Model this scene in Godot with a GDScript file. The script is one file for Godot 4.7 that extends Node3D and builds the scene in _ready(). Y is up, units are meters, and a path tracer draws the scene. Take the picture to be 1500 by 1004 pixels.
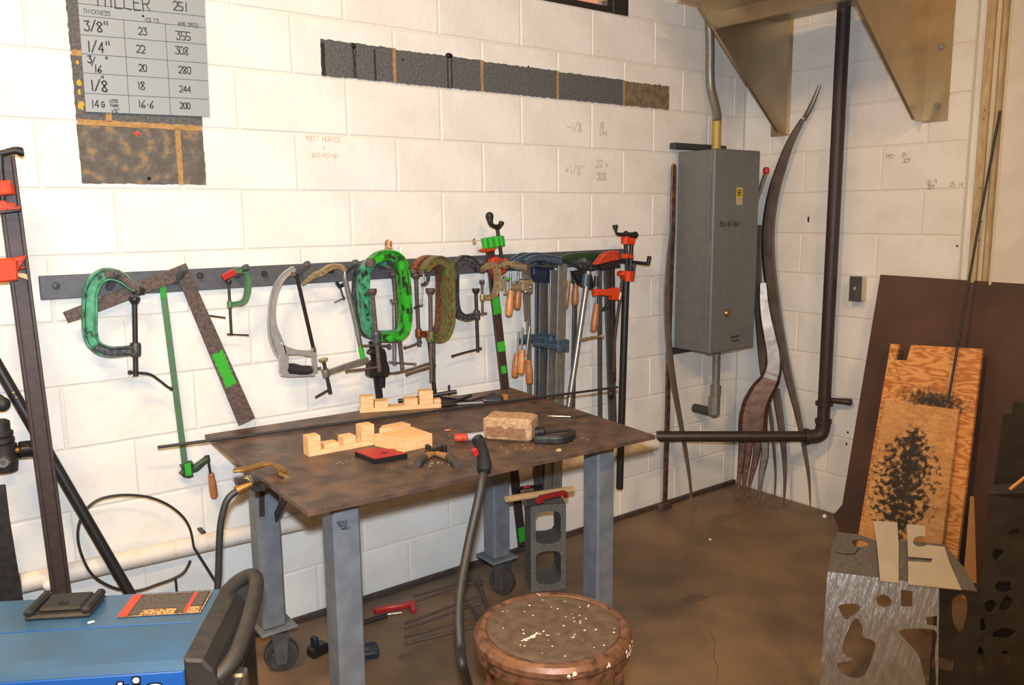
extends Node3D
# A corner of a welding shop: painted block walls, a steel bench, a rack of clamps, scrap and tools.

const BH := 0.2032          # height of one block course
const BW := 0.4064          # length of one block
var M := {}                 # materials by name
var used := {}
var rng := RandomNumberGenerator.new()

# ------------------------------------------------------------------ shape builder
class G:
	var st := SurfaceTool.new()
	var n := 0
	func _init():
		st.begin(Mesh.PRIMITIVE_TRIANGLES)
	func tri(a: Vector3, b: Vector3, c: Vector3, na: Vector3, nb = null, nc = null, ua = Vector2.ZERO, ub = Vector2.ZERO, uc = Vector2.ZERO):
		if nb == null: nb = na
		if nc == null: nc = na
		if (b - a).cross(c - a).dot(na + nb + nc) > 0:
			var t = b; b = c; c = t
			t = nb; nb = nc; nc = t
			t = ub; ub = uc; uc = t
		for v in [[a, na, ua], [b, nb, ub], [c, nc, uc]]:
			st.set_normal(v[1]); st.set_uv(v[2]); st.add_vertex(v[0])
		n += 1
	func quad(a, b, c, d, na, nb = null, nc = null, nd = null):
		if nb == null:
			nb = na; nc = na; nd = na
		tri(a, b, c, na, nb, nc)
		tri(a, c, d, na, nc, nd)
	# box with chamfered edges: centre, full size, basis, chamfer
	func box(c: Vector3, s: Vector3, bas := Basis(), b := 0.002):
		var h = s * 0.5
		b = min(b, min(h.x, min(h.y, h.z)) * 0.9)
		var v = {}
		for ix in [-1, 1]:
			for iy in [-1, 1]:
				for iz in [-1, 1]:
					var k = Vector3(ix, iy, iz)
					v[[k, 0]] = c + bas * Vector3(ix * h.x, iy * (h.y - b), iz * (h.z - b))
					v[[k, 1]] = c + bas * Vector3(ix * (h.x - b), iy * h.y, iz * (h.z - b))
					v[[k, 2]] = c + bas * Vector3(ix * (h.x - b), iy * (h.y - b), iz * h.z)
					tri(v[[k, 0]], v[[k, 1]], v[[k, 2]], (bas * k).normalized())
		for ax in 3:
			var a1 = (ax + 1) % 3
			var a2 = (ax + 2) % 3
			for s1 in [-1, 1]:
				var nn = Vector3.ZERO; nn[ax] = s1
				var q = []
				for e in [[-1, -1], [1, -1], [1, 1], [-1, 1]]:
					var k = Vector3.ZERO; k[ax] = s1; k[a1] = e[0]; k[a2] = e[1]
					q.append(v[[k, ax]])
				quad(q[0], q[1], q[2], q[3], bas * nn)
				for s2 in [-1, 1]:
					var k0 = Vector3.ZERO; k0[ax] = s1; k0[a1] = s2; k0[a2] = -1
					var k1 = k0; k1[a2] = 1
					var n2 = Vector3.ZERO; n2[ax] = s1; n2[a1] = s2
					quad(v[[k0, ax]], v[[k1, ax]], v[[k1, a1]], v[[k0, a1]], (bas * n2).normalized())
		return self
	# a bar between two points with a rectangular section: w across (towards side), t along up
	func bar(a: Vector3, b: Vector3, w: float, t: float, up := Vector3(0, 0, 1), ch := 0.0015):
		var d = (b - a).normalized()
		var s = up.cross(d).normalized()
		var u = d.cross(s).normalized()
		return box((a + b) * 0.5, Vector3(w, (b - a).length(), t), Basis(s, d, u), ch)
	static func smooth(p: Array, k := 6, closed := false) -> Array:
		var o = []
		var m = p.size()
		for i in (m if closed else m - 1):
			var p0 = p[(i - 1 + m) % m] if closed else p[max(i - 1, 0)]
			var p1 = p[i]
			var p2 = p[(i + 1) % m]
			var p3 = p[(i + 2) % m] if closed else p[min(i + 2, m - 1)]
			for j in k:
				var t = float(j) / k
				o.append(0.5 * ((2.0 * p1) + (p2 - p0) * t + (2.0 * p0 - 5.0 * p1 + 4.0 * p2 - p3) * t * t + (3.0 * p1 - p0 - 3.0 * p2 + p3) * t * t * t))
		if not closed: o.append(p[m - 1])
		return o
	# round tube through points; r is a number or one radius per point
	func tube(p: Array, r, seg := 10, caps := true, closed := false):
		var m = p.size()
		var rings = []
		var norms = []
		var t0 = (p[1] - p[0]).normalized()
		var u = t0.cross(Vector3(0.31, 0.87, 0.38)).normalized()
		var tl = t0
		for i in m:
			var a = p[(i - 1 + m) % m] if closed else p[max(i - 1, 0)]
			var b = p[(i + 1) % m] if closed else p[min(i + 1, m - 1)]
			if a.is_equal_approx(b):
				a = p[max(i - 1, 0)]; b = p[i]
			var t = (b - a).normalized() if not a.is_equal_approx(b) else tl
			u = (u - t * u.dot(t)).normalized()
			tl = t
			var w = t.cross(u)
			var rr = r[i] if r is Array else r
			var ring = []
			var nr = []
			for j in seg:
				var an = TAU * j / seg
				var dv = u * cos(an) + w * sin(an)
				nr.append(dv); ring.append(p[i] + dv * rr)
			rings.append(ring); norms.append(nr)
		for i in (m if closed else m - 1):
			var k = (i + 1) % m
			for j in seg:
				var l = (j + 1) % seg
				quad(rings[i][j], rings[i][l], rings[k][l], rings[k][j], norms[i][j], norms[i][l], norms[k][l], norms[k][j])
		if caps and not closed:
			for e in [[0, p[0] - p[1]], [m - 1, p[m - 1] - p[m - 2]]]:
				var nn = e[1].normalized() if e[1].length() > 1e-6 else tl
				for j in range(1, seg - 1):
					tri(rings[e[0]][0], rings[e[0]][j], rings[e[0]][j + 1], nn)
		return self
	# planar sweep of a rounded bar: w = size in the plane, t = thickness along N, per point or constant; cross = 0 flat bar .. 1 I-section
	func sweep(p: Array, w, t, N: Vector3, rib := 0.0):
		var m = p.size()
		var sec = [Vector2(-1, -0.55), Vector2(-0.7, -1), Vector2(0.7, -1), Vector2(1, -0.55), Vector2(1, 0.55), Vector2(0.7, 1), Vector2(-0.7, 1), Vector2(-1, 0.55)]
		if rib > 0.0:
			sec = [Vector2(-1, -0.7), Vector2(-0.9, -1), Vector2(-0.7, -1), Vector2(-0.5, -1 + rib), Vector2(0.5, -1 + rib), Vector2(0.7, -1), Vector2(0.9, -1), Vector2(1, -0.7),
				Vector2(1, 0.7), Vector2(0.9, 1), Vector2(0.7, 1), Vector2(0.5, 1 - rib), Vector2(-0.5, 1 - rib), Vector2(-0.7, 1), Vector2(-0.9, 1), Vector2(-1, 0.7)]
		var rings = []
		var us = []
		for i in m:
			var d = (p[min(i + 1, m - 1)] - p[max(i - 1, 0)]).normalized()
			var u = N.cross(d).normalized()
			var ww = (w[i] if w is Array else w) * 0.5
			var tt = (t[i] if t is Array else t) * 0.5
			var ring = []
			for s in sec: ring.append(p[i] + u * s.x * ww + N * s.y * tt)
			rings.append(ring); us.append(u)
		var k = sec.size()
		for j in k:
			var l = (j + 1) % k
			var e = sec[l] - sec[j]
			var en = Vector2(e.y, -e.x)
			for i in m - 1:
				var n0 = (us[i] * en.x + N * en.y).normalized()
				var n1 = (us[i + 1] * en.x + N * en.y).normalized()
				quad(rings[i][j], rings[i][l], rings[i + 1][l], rings[i + 1][j], n0, n0, n1, n1)
		for e in [[0, p[0] - p[1]], [m - 1, p[m - 1] - p[m - 2]]]:
			var c = Vector3.ZERO
			for q in rings[e[0]]: c += q / k
			for j in k: tri(c, rings[e[0]][j], rings[e[0]][(j + 1) % k], e[1].normalized())
		return self
	# extruded outline: poly in the frame's xy plane, from z = 0 to z = th, front edge chamfered by b
	func prism(poly: Array, fr: Transform3D, th: float, b := 0.0, uvbox = null):
		var pv = PackedVector2Array(poly)
		if Geometry2D.is_polygon_clockwise(pv): pv.reverse()
		var m = pv.size()
		var ins = []
		for i in m:
			var d0 = (pv[i] - pv[(i - 1 + m) % m]).normalized()
			var d1 = (pv[(i + 1) % m] - pv[i]).normalized()
			var n0 = Vector2(-d0.y, d0.x)
			var n1 = Vector2(-d1.y, d1.x)
			var bis = (n0 + n1)
			bis = bis / max(0.4, bis.length_squared() * 0.5) if bis.length() > 0.01 else n0
			ins.append(pv[i] + bis * b)
		var idx = Geometry2D.triangulate_polygon(pv)
		var zf = func(q: Vector2, z): return fr * Vector3(q.x, q.y, z)
		var nf = fr.basis.z.normalized()
		var uv = func(q): return Vector2.ZERO if uvbox == null else Vector2((q.x - uvbox.position.x) / uvbox.size.x, 1.0 - (q.y - uvbox.position.y) / uvbox.size.y)
		for i in range(0, idx.size(), 3):
			var a = idx[i]; var bb = idx[i + 1]; var c = idx[i + 2]
			tri(zf.call(ins[a], th), zf.call(ins[bb], th), zf.call(ins[c], th), nf, null, null, uv.call(pv[a]), uv.call(pv[bb]), uv.call(pv[c]))
			tri(zf.call(pv[a], 0.0), zf.call(pv[bb], 0.0), zf.call(pv[c], 0.0), -nf, null, null, uv.call(pv[a]), uv.call(pv[bb]), uv.call(pv[c]))
		for i in m:
			var j = (i + 1) % m
			if b == 0.0 and m > 12:
				var twin := false
				for e in m:
					if e != i and pv[e].distance_to(pv[j]) < 0.0006 and pv[(e + 1) % m].distance_to(pv[i]) < 0.0006: twin = true
				if twin: continue
			var d = (pv[j] - pv[i]).normalized()
			var nn = (fr.basis * Vector3(d.y, -d.x, 0)).normalized()
			var u0 = uv.call(pv[i]); var u1 = uv.call(pv[j])
			var q = [zf.call(pv[i], 0.0), zf.call(pv[j], 0.0), zf.call(pv[j], th - b), zf.call(pv[i], th - b)]
			tri(q[0], q[1], q[2], nn, null, null, u0, u1, u1); tri(q[0], q[2], q[3], nn, null, null, u0, u1, u0)
			if b > 0.0:
				quad(q[3], q[2], zf.call(ins[j], th), zf.call(ins[i], th), (nn + nf).normalized())
		return self
	# turned shape: profile of (radius, height) along the frame's y
	func lathe(pr: Array, fr: Transform3D, seg := 20):
		for i in pr.size() - 1:
			var a = pr[i]; var b = pr[i + 1]
			var e = b - a
			if e.length() < 1e-7: continue
			var en = Vector2(e.y, -e.x).normalized()
			for j in seg:
				var a0 = TAU * j / seg
				var a1 = TAU * (j + 1) / seg
				var c0 = Vector3(cos(a0), 0, sin(a0)); var c1 = Vector3(cos(a1), 0, sin(a1))
				var pa0 = fr * (c0 * a.x + Vector3(0, a.y, 0)); var pa1 = fr * (c1 * a.x + Vector3(0, a.y, 0))
				var pb0 = fr * (c0 * b.x + Vector3(0, b.y, 0)); var pb1 = fr * (c1 * b.x + Vector3(0, b.y, 0))
				var m0 = (fr.basis * (c0 * en.x + Vector3(0, en.y, 0))).normalized(); var m1 = (fr.basis * (c1 * en.x + Vector3(0, en.y, 0))).normalized()
				if a.x > 1e-6: tri(pa0, pa1, pb1, m0, m1, m1)
				if b.x > 1e-6: tri(pa0, pb1, pb0, m0, m1, m0)
		return self
	func ball(c: Vector3, r: float, seg := 10, sq := Vector3.ONE):
		var p = []
		for i in 9: p.append(Vector2(r * sin(PI * i / 8.0), -r * cos(PI * i / 8.0)))
		for i in 8:
			for j in seg:
				var q = []
				for e in [[i, j], [i, j + 1], [i + 1, j + 1], [i + 1, j]]:
					var an = TAU * e[1] / seg
					q.append(Vector3(cos(an) * p[e[0]].x, p[e[0]].y, sin(an) * p[e[0]].x) * sq)
				quad(c + q[0], c + q[1], c + q[2], c + q[3], q[0].normalized(), q[1].normalized(), q[2].normalized(), q[3].normalized())
		return self
	# threaded rod: rings of alternating radius
	func thread(a: Vector3, b: Vector3, r: float, pitch := 0.004):
		var k = int((b - a).length() / pitch) * 2
		k = clamp(k, 4, 90)
		var p = []
		var rr = []
		for i in k + 1:
			p.append(a.lerp(b, float(i) / k)); rr.append(r if i % 2 == 0 else r * 0.8)
		return tube(p, rr, 8)
	func mesh() -> ArrayMesh:
		return st.commit()

# ------------------------------------------------------------------ node helpers
func numbered(s: String) -> String:
	if not used.has(s):
		used[s] = 0
		return s
	used[s] += 1
	return "%s_%03d" % [s, used[s]]

func T(called: String, label: String, cat: String, at := Vector3.ZERO, group := "") -> Node3D:
	var o := Node3D.new()
	o.name = numbered(called)
	o.position = at
	o.set_meta("label", label); o.set_meta("category", cat)
	if group != "": o.set_meta("group", group)
	add_child(o, true)
	return o

func tagged(o: Node, label: String, cat: String, group := ""):
	o.set_meta("label", label); o.set_meta("category", cat)
	if group != "": o.set_meta("group", group)

func origin_of(n: Node) -> Vector3:
	var v := Vector3.ZERO
	while n != self and n != null:
		if n is Node3D: v += n.position
		n = n.get_parent()
	return v

# one mesh as a part of par; its shape is given in world coordinates
func P(par: Node, called: String, g, m, label := "") -> MeshInstance3D:
	var o := MeshInstance3D.new()
	o.name = called
	o.mesh = g.mesh() if g is G else g
	o.material_override = M[m] if m is String else m
	o.position = -origin_of(par)
	if label != "": o.set_meta("label", label)
	par.add_child(o, true)
	return o

func structure(called: String) -> Node3D:
	var o := Node3D.new()
	o.name = called
	o.set_meta("kind", "structure")
	add_child(o, true)
	return o

# frame with given x and y directions
func fr(o: Vector3, x: Vector3, y: Vector3) -> Transform3D:
	x = x.normalized()
	y = (y - x * y.dot(x)).normalized()
	return Transform3D(Basis(x, y, x.cross(y)), o)

func wallfr(z := 0.0) -> Transform3D: return Transform3D(Basis(), Vector3(0, 0, z))
func sidefr(x := 0.0) -> Transform3D: return Transform3D(Basis(Vector3(0, 0, 1), Vector3(0, 1, 0), Vector3(-1, 0, 0)), Vector3(x, 0, 0))   # local x = world z

func up_along(a: Vector3, b: Vector3) -> Transform3D:          # y axis from a towards b
	var y = (b - a).normalized()
	var x = y.cross(Vector3(0.2, 0.1, 0.97)).normalized()
	return Transform3D(Basis(x, y, x.cross(y)), a)

func rect(x0, y0, x1, y1) -> Array: return [Vector2(x0, y0), Vector2(x1, y0), Vector2(x1, y1), Vector2(x0, y1)]

func ngon(c: Vector2, rx: float, ry: float, k := 24, wob := 0.0) -> Array:
	var o = []
	for i in k:
		var s = 1.0 + (rng.randf_range(-wob, wob) if wob > 0 else 0.0)
		o.append(c + Vector2(cos(TAU * i / k) * rx, sin(TAU * i / k) * ry) * s)
	return o

# cut holes out of an outline; each hole keeps a hair-wide saw cut to one side so the outline stays simple
func cut(poly: Array, holes: Array) -> Array:
	var cur = PackedVector2Array(poly)
	for h in holes:
		var hp = PackedVector2Array(h[0])
		var a = Vector2.ZERO
		for q in hp: a += q / hp.size()
		var b = h[1]
		var d = (b - a).normalized()
		var s = Vector2(-d.y, d.x) * 0.00012
		var slit = PackedVector2Array([a - s, b - s, b + s, a + s])
		var mg = Geometry2D.merge_polygons(hp, slit)
		var tool_ = mg[0]
		var best = Geometry2D.clip_polygons(cur, tool_)
		var area = -1.0
		for p in best:
			var r = 0.0
			for i in p.size(): r += p[i].cross(p[(i + 1) % p.size()])
			if abs(r) > area and not Geometry2D.is_polygon_clockwise(p) == false or abs(r) > area:
				area = abs(r); cur = p
	return Array(cur)

func ragged(poly: Array, step := 0.006, amp := 0.002) -> Array:
	var o = []
	for i in poly.size():
		var a = poly[i]; var b = poly[(i + 1) % poly.size()]
		var k = max(1, int((b - a).length() / step))
		var nn = Vector2(-(b - a).y, (b - a).x).normalized()
		for j in k:
			o.append(a.lerp(b, float(j) / k) + nn * (rng.randf_range(-amp, amp) if j > 0 else 0.0))
	return o

# ------------------------------------------------------------------ hand lettering: strokes on a 4 x 6 grid
const FONT := {
	"0": "10-01-05-16-36-45-41-30-10", "1": "20-26", "2": "05-16-36-45-43-00-40", "3": "06-46-24-43-41-30-10-01", "4": "36-02-42 30-36", "5": "46-06-03-33-42-41-30-00",
	"6": "46-13-01-10-30-41-32-12-01", "7": "06-46-10", "8": "23-05-16-36-45-23-01-10-30-41-23", "9": "43-14-05-16-36-45-30", "/": "00-47", "\"": "15-17 35-37", "-": "03-43", "+": "03-43 21-25", ".": "22-23",
	"A": "00-26-40 12-32", "C": "45-36-16-05-01-10-30-41", "D": "00-06-26-44-42-20-00", "E": "46-06-00-40 03-33", "G": "45-36-16-05-01-10-30-41-43-23", "H": "00-06 40-46 03-43", "I": "20-26",
	"K": "00-06 46-03-40", "L": "06-00-40", "M": "00-06-23-46-40", "N": "00-06-40-46", "O": "10-01-05-16-36-45-41-30-10", "P": "00-06-36-45-44-33-03", "R": "00-06-36-45-44-33-03 23-40", "S": "45-36-16-05-14-34-42-41-30-10-01",
	"T": "06-46 26-20", "U": "06-01-10-30-41-46", "V": "06-20-46", "W": "06-10-24-30-46", "v": "04-20-44", "B": "00-06-36-45-34-03 34-42-41-30-00", "i": "20-24 25-26", "n": "00-04 03-24-33-30", "t": "26-21-30 04-44", "o": "10-01-03-14-34-43-41-30-10",
	"l": "26-20", "e": "02-42-43-34-14-03-01-10-40", "a": "44-14-03-01-10-30-43-40", "g": "44-14-03-02-11-41 44-4-30"
}

func write(par: Node, called: String, s: String, at: Vector3, right: Vector3, upv: Vector3, h: float, m, pen := 0.0028, wid := 0.62, jit := 0.3):
	var g := G.new()
	right = right.normalized(); upv = upv.normalized()
	var nn = right.cross(upv)
	var x := 0.0
	var u = h / 6.0
	for ch in s:
		if FONT.has(ch):
			for line in FONT[ch].split(" "):
				var pts = []
				for q in line.split("-"):
					if q.length() < 2: continue
					pts.append(Vector2(x + (float(q[0]) + rng.randf_range(-jit, jit)) * u * wid * 1.25, (float(q[1]) + rng.randf_range(-jit, jit)) * u))
				for i in pts.size() - 1:
					var a = pts[i]; var b = pts[i + 1]
					var d = (b - a).normalized()
					a -= d * pen * 0.35; b += d * pen * 0.35
					var sd = Vector2(-d.y, d.x) * pen * 0.5
					var f = func(p): return at + right * p.x + upv * p.y + nn * 0.0006
					g.quad(f.call(a - sd), f.call(b - sd), f.call(b + sd), f.call(a + sd), nn)
		x += h * wid * (1.1 if ch != "1" and ch != "I" and ch != "." else 0.85)
		if ch == " ": x -= h * wid * 0.3
	return P(par, called, g, m)

# ------------------------------------------------------------------ materials
func c8(r, g, b) -> Color: return Color(r / 255.0, g / 255.0, b / 255.0)

const CONTRAST := {11: 0.45, 12: 0.5, 13: 0.45, 14: 0.75, 15: 0.6, 16: 0.6, 21: 0.55, 24: 0.6, 39: 0.9, 40: 0.95, 46: 1.0, 47: 1.0, 48: 0.9, 51: 0.8, 52: 0.9, 53: 0.8, 64: 0.45, 73: 0.75, 74: 0.4, 77: 1.0, 78: 0.5, 79: 0.5, 31: 0.7, 32: 0.8, 23: 0.5, 67: 0.4, 25: 0.5, 26: 1.0, 42: 0.8, 22: 0.8, 50: 0.8, 68: 0.8}
func ntex(sd: int, freq: float, cols: Array, offs: Array, oct := 4, kind := FastNoiseLite.TYPE_SIMPLEX_SMOOTH, size := 512) -> NoiseTexture2D:
	var keep: float = CONTRAST.get(sd, 0.55)
	var mean := Color(0, 0, 0)
	for q in cols: mean += q / cols.size()
	if sd > 10: cols = cols.map(func(q): return mean.lerp(q, keep))
	var f := FastNoiseLite.new()
	f.seed = sd; f.frequency = freq; f.fractal_octaves = oct; f.noise_type = kind
	var r := Gradient.new()
	r.offsets = PackedFloat32Array(offs); r.colors = PackedColorArray(cols)
	var t := NoiseTexture2D.new()
	t.width = size; t.height = size; t.seamless = true; t.noise = f; t.color_ramp = r
	return t

func mk(name_: String, col, rough := 0.6, metal := 0.0, scale = 2.0, bump = null, bs := 0.05) -> StandardMaterial3D:
	var m := StandardMaterial3D.new()
	m.resource_name = name_
	m.roughness = rough; m.metallic = metal
	if col is Color: m.albedo_color = col
	else: m.albedo_texture = col
	if not (col is Color) or bump != null:
		m.uv1_triplanar = true
		m.uv1_scale = scale if scale is Vector3 else Vector3.ONE * scale
	if bump != null:
		m.heightmap_enabled = true; m.heightmap_texture = bump; m.heightmap_scale = bs
	M[name_] = m
	return m

func materials():
	var W := Color.WHITE
	var fine = ntex(5, 0.06, [Color.BLACK, W], [0.2, 0.8], 4)
	var grain = ntex(6, 0.02, [Color.BLACK, W], [0.2, 0.8], 5)
	mk("paint_wall", ntex(11, 0.006, [c8(216, 211, 202), c8(232, 228, 220), c8(238, 235, 229)], [0.2, 0.5, 0.8], 5), 0.62, 0.0, 0.9, fine, 0.06)
	mk("paint_wall_b", ntex(12, 0.008, [c8(205, 199, 189), c8(228, 223, 214), c8(236, 232, 225)], [0.15, 0.45, 0.8], 6), 0.62, 0.0, 0.8, fine, 0.06)
	mk("paint_joint", c8(219, 212, 200), 0.7)
	mk("bare_block", ntex(13, 0.05, [c8(66, 66, 66), c8(92, 92, 91), c8(112, 111, 108)], [0.25, 0.5, 0.8], 5), 0.92, 0.0, 3.0, fine, 0.15)
	mk("bare_block_worn", ntex(14, 0.02, [c8(78, 77, 75), c8(96, 94, 90), c8(136, 112, 82), c8(152, 122, 86)], [0.3, 0.62, 0.76, 0.9], 6), 0.92, 0.0, 1.6, fine, 0.15)
	mk("bare_block_tan", ntex(15, 0.02, [c8(92, 84, 72), c8(122, 106, 82), c8(140, 116, 80)], [0.25, 0.5, 0.8], 5), 0.92, 0.0, 2.0, fine, 0.15)
	mk("bare_mortar", ntex(16, 0.03, [c8(150, 116, 70), c8(176, 140, 92)], [0.3, 0.7], 4), 0.95, 0.0, 3.0, fine, 0.1)
	mk("drip", c8(38, 38, 38), 0.5)
	mk("pencil", c8(172, 166, 157), 0.8)
	mk("rust_pencil", c8(204, 172, 150), 0.8)
	mk("marker", c8(26, 27, 30), 0.6)
	mk("thin_marker", c8(92, 96, 102), 0.7)
	mk("sign_board", c8(146, 153, 156), 0.45)
	mk("rule", c8(84, 88, 92), 0.6)
	mk("floor", ntex(21, 0.007, [c8(94, 78, 62), c8(118, 97, 75), c8(134, 109, 82)], [0.2, 0.5, 0.8], 7), 0.55, 0.0, 0.8, fine, 0.05)
	mk("stain", c8(70, 58, 48), 0.5)
	mk("floor_stain", ntex(25, 0.02, [c8(94, 79, 63), c8(112, 93, 72)], [0.3, 0.7], 4), 0.5, 0.0, 1.0)
	mk("scorch", ntex(26, 0.02, [c8(150, 96, 56), c8(222, 190, 156)], [0.3, 0.7], 4), 0.7, 0.0, 6.0)
	mk("ceiling", c8(150, 145, 138), 0.9)
	mk("room_wall", c8(196, 188, 176), 0.8)
	mk("base_dark", ntex(22, 0.02, [c8(58, 46, 40), c8(78, 64, 55)], [0.3, 0.7], 4), 0.7, 0.0, 2.0)
	mk("frame_dark", c8(38, 34, 32), 0.5)
	mk("outside", c8(236, 158, 118), 0.9)
	mk("tan_jamb", ntex(23, 0.02, [c8(168, 138, 98), c8(190, 164, 124), c8(204, 186, 150)], [0.3, 0.55, 0.8], 4), 0.7, 0.0, Vector3(4, 0.8, 4))
	mk("cream_jamb", c8(206, 194, 168), 0.6)
	mk("door_white", ntex(24, 0.01, [c8(206, 200, 188), c8(218, 212, 202)], [0.3, 0.7], 4), 0.5, 0.0, 1.0)
	mk("caulk", c8(214, 203, 180), 0.7)
	# metals and paints
	mk("plate_rust", ntex(31, 0.012, [c8(60, 49, 44), c8(86, 70, 61), c8(102, 80, 66), c8(118, 88, 67)], [0.2, 0.45, 0.65, 0.85], 6), 0.45, 0.25, 1.6, grain, 0.04)
	mk("plate_edge", ntex(32, 0.03, [c8(64, 46, 36), c8(110, 78, 56), c8(70, 52, 42)], [0.3, 0.5, 0.7], 5), 0.5, 0.3, 4.0)
	mk("sheet_brown", ntex(33, 0.006, [c8(62, 45, 37), c8(82, 57, 45), c8(100, 69, 53)], [0.25, 0.5, 0.8], 6), 0.62, 0.1, 0.8)
	mk("table_grey", ntex(34, 0.015, [c8(94, 99, 106), c8(108, 113, 119), c8(122, 126, 130)], [0.25, 0.5, 0.8], 6), 0.5, 0.0, 1.5)
	mk("steel_dark", ntex(35, 0.02, [c8(44, 42, 42), c8(62, 59, 58)], [0.3, 0.7], 5), 0.45, 0.4, 3.0)
	mk("steel_black", c8(34, 32, 32), 0.45, 0.2)
	mk("rail_grey", ntex(36, 0.02, [c8(74, 75, 79), c8(88, 89, 92)], [0.3, 0.7], 4), 0.5, 0.1, 3.0)
	mk("bar_brown", ntex(37, 0.02, [c8(54, 41, 37), c8(70, 53, 47)], [0.3, 0.7], 4), 0.5, 0.2, 3.0)
	mk("rusty", ntex(38, 0.03, [c8(62, 52, 47), c8(92, 75, 67), c8(112, 96, 88)], [0.25, 0.5, 0.8], 6), 0.65, 0.2, 4.0, fine, 0.05)
	mk("rust_orange", ntex(39, 0.03, [c8(72, 42, 30), c8(128, 72, 42), c8(164, 92, 48)], [0.25, 0.5, 0.8], 6), 0.5, 0.3, 4.0)
	mk("rust_green", ntex(40, 0.025, [c8(92, 60, 44), c8(112, 84, 52), c8(88, 120, 58)], [0.35, 0.5, 0.6], 5), 0.5, 0.1, Vector3(9, 2.5, 9))
	mk("steel", ntex(41, 0.02, [c8(124, 122, 118), c8(158, 156, 150)], [0.3, 0.7], 4), 0.35, 0.7, 3.0)
	mk("chrome", c8(196, 194, 188), 0.18, 0.95)
	mk("bronze", ntex(42, 0.03, [c8(140, 124, 92), c8(190, 174, 134)], [0.3, 0.7], 4), 0.35, 0.6, 4.0)
	mk("brass", ntex(43, 0.03, [c8(132, 98, 52), c8(184, 144, 80)], [0.3, 0.7], 4), 0.35, 0.75, 4.0)
	mk("flatbar", ntex(44, 0.02, [c8(96, 98, 98), c8(122, 122, 118), c8(138, 132, 120)], [0.25, 0.5, 0.8], 5), 0.42, 0.45, Vector3(6, 1.5, 6))
	mk("flatbar_dark", ntex(45, 0.02, [c8(74, 76, 76), c8(98, 98, 96)], [0.3, 0.7], 5), 0.42, 0.4, Vector3(6, 1.5, 6))
	mk("green_teal", ntex(46, 0.03, [c8(30, 46, 38), c8(50, 118, 86), c8(76, 156, 118)], [0.28, 0.34, 0.7], 5), 0.4, 0.0, 1.5)
	mk("green_bright", ntex(47, 0.03, [c8(34, 48, 32), c8(36, 134, 32), c8(48, 172, 40)], [0.33, 0.37, 0.7], 5), 0.4, 0.0, 1.2)
	mk("green_worn", ntex(48, 0.03, [c8(100, 110, 102), c8(82, 118, 86), c8(72, 136, 72)], [0.35, 0.5, 0.7], 5), 0.4, 0.2, Vector3(5, 2, 5))
	mk("green_spray", c8(46, 160, 36), 0.6)
	mk("green_dark", ntex(49, 0.03, [c8(30, 48, 34), c8(38, 74, 44)], [0.35, 0.65], 4), 0.45, 0.0, 3.0)
	mk("casting_dark", ntex(50, 0.03, [c8(46, 50, 52), c8(76, 80, 80), c8(104, 106, 102)], [0.3, 0.55, 0.8], 5), 0.45, 0.4, 3.0)
	mk("orange", ntex(51, 0.03, [c8(188, 50, 8), c8(212, 66, 14)], [0.3, 0.6], 4), 0.65, 0.0, 4.0)
	mk("orange_worn", ntex(52, 0.04, [c8(90, 40, 28), c8(188, 54, 24), c8(206, 68, 30)], [0.3, 0.42, 0.7], 5), 0.62, 0.0, 4.0)
	mk("blue_casting", ntex(53, 0.03, [c8(48, 56, 62), c8(56, 80, 102), c8(70, 96, 118)], [0.34, 0.48, 0.75], 5), 0.4, 0.05, 4.0)
	mk("blue_dark", ntex(54, 0.03, [c8(24, 30, 44), c8(34, 50, 78)], [0.35, 0.65], 4), 0.4, 0.1, 4.0)
	mk("handle_wood", ntex(55, 0.02, [c8(138, 82, 46), c8(162, 102, 60), c8(176, 118, 72)], [0.25, 0.5, 0.8], 4), 0.35, 0.0, Vector3(14, 2, 14))
	mk("handle_pale", ntex(56, 0.02, [c8(176, 120, 66), c8(200, 144, 88)], [0.3, 0.7], 4), 0.35, 0.0, Vector3(14, 2, 14))
	mk("tan_grip", c8(140, 98, 56), 0.5)
	mk("brick_face", ntex(81, 0.03, [c8(96, 66, 46), c8(132, 96, 68), c8(150, 116, 86)], [0.25, 0.5, 0.8], 5), 0.9, 0.0, 4.0)
	mk("red", c8(168, 36, 34), 0.4)
	mk("alu", ntex(57, 0.02, [c8(168, 170, 172), c8(188, 190, 192)], [0.3, 0.7], 3), 0.35, 0.6, 3.0)
	mk("rubber", ntex(58, 0.03, [c8(30, 30, 30), c8(44, 43, 42)], [0.3, 0.7], 3), 0.55, 0.0, 4.0)
	mk("rubber_dusty", ntex(59, 0.02, [c8(46, 43, 40), c8(72, 66, 60)], [0.3, 0.7], 4), 0.7, 0.0, 3.0)
	mk("cable", ntex(60, 0.02, [c8(38, 37, 36), c8(52, 50, 48)], [0.3, 0.7], 4), 0.5, 0.0, 4.0)
	mk("panel_grey", ntex(61, 0.012, [c8(98, 99, 98), c8(108, 109, 107)], [0.3, 0.7], 5), 0.48, 0.05, 2.0)
	mk("panel_dark", c8(54, 55, 56), 0.6)
	mk("pipe_brown", ntex(62, 0.015, [c8(50, 38, 37), c8(64, 48, 45)], [0.3, 0.7], 4), 0.5, 0.1, 2.0)
	mk("pipe_black", ntex(63, 0.015, [c8(44, 39, 36), c8(60, 52, 47)], [0.3, 0.7], 4), 0.4, 0.2, 2.0)
	mk("pipe_white", ntex(64, 0.012, [c8(168, 152, 132), c8(216, 208, 196), c8(226, 220, 210)], [0.16, 0.32, 0.7], 6), 0.5, 0.0, 2.0)
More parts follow.
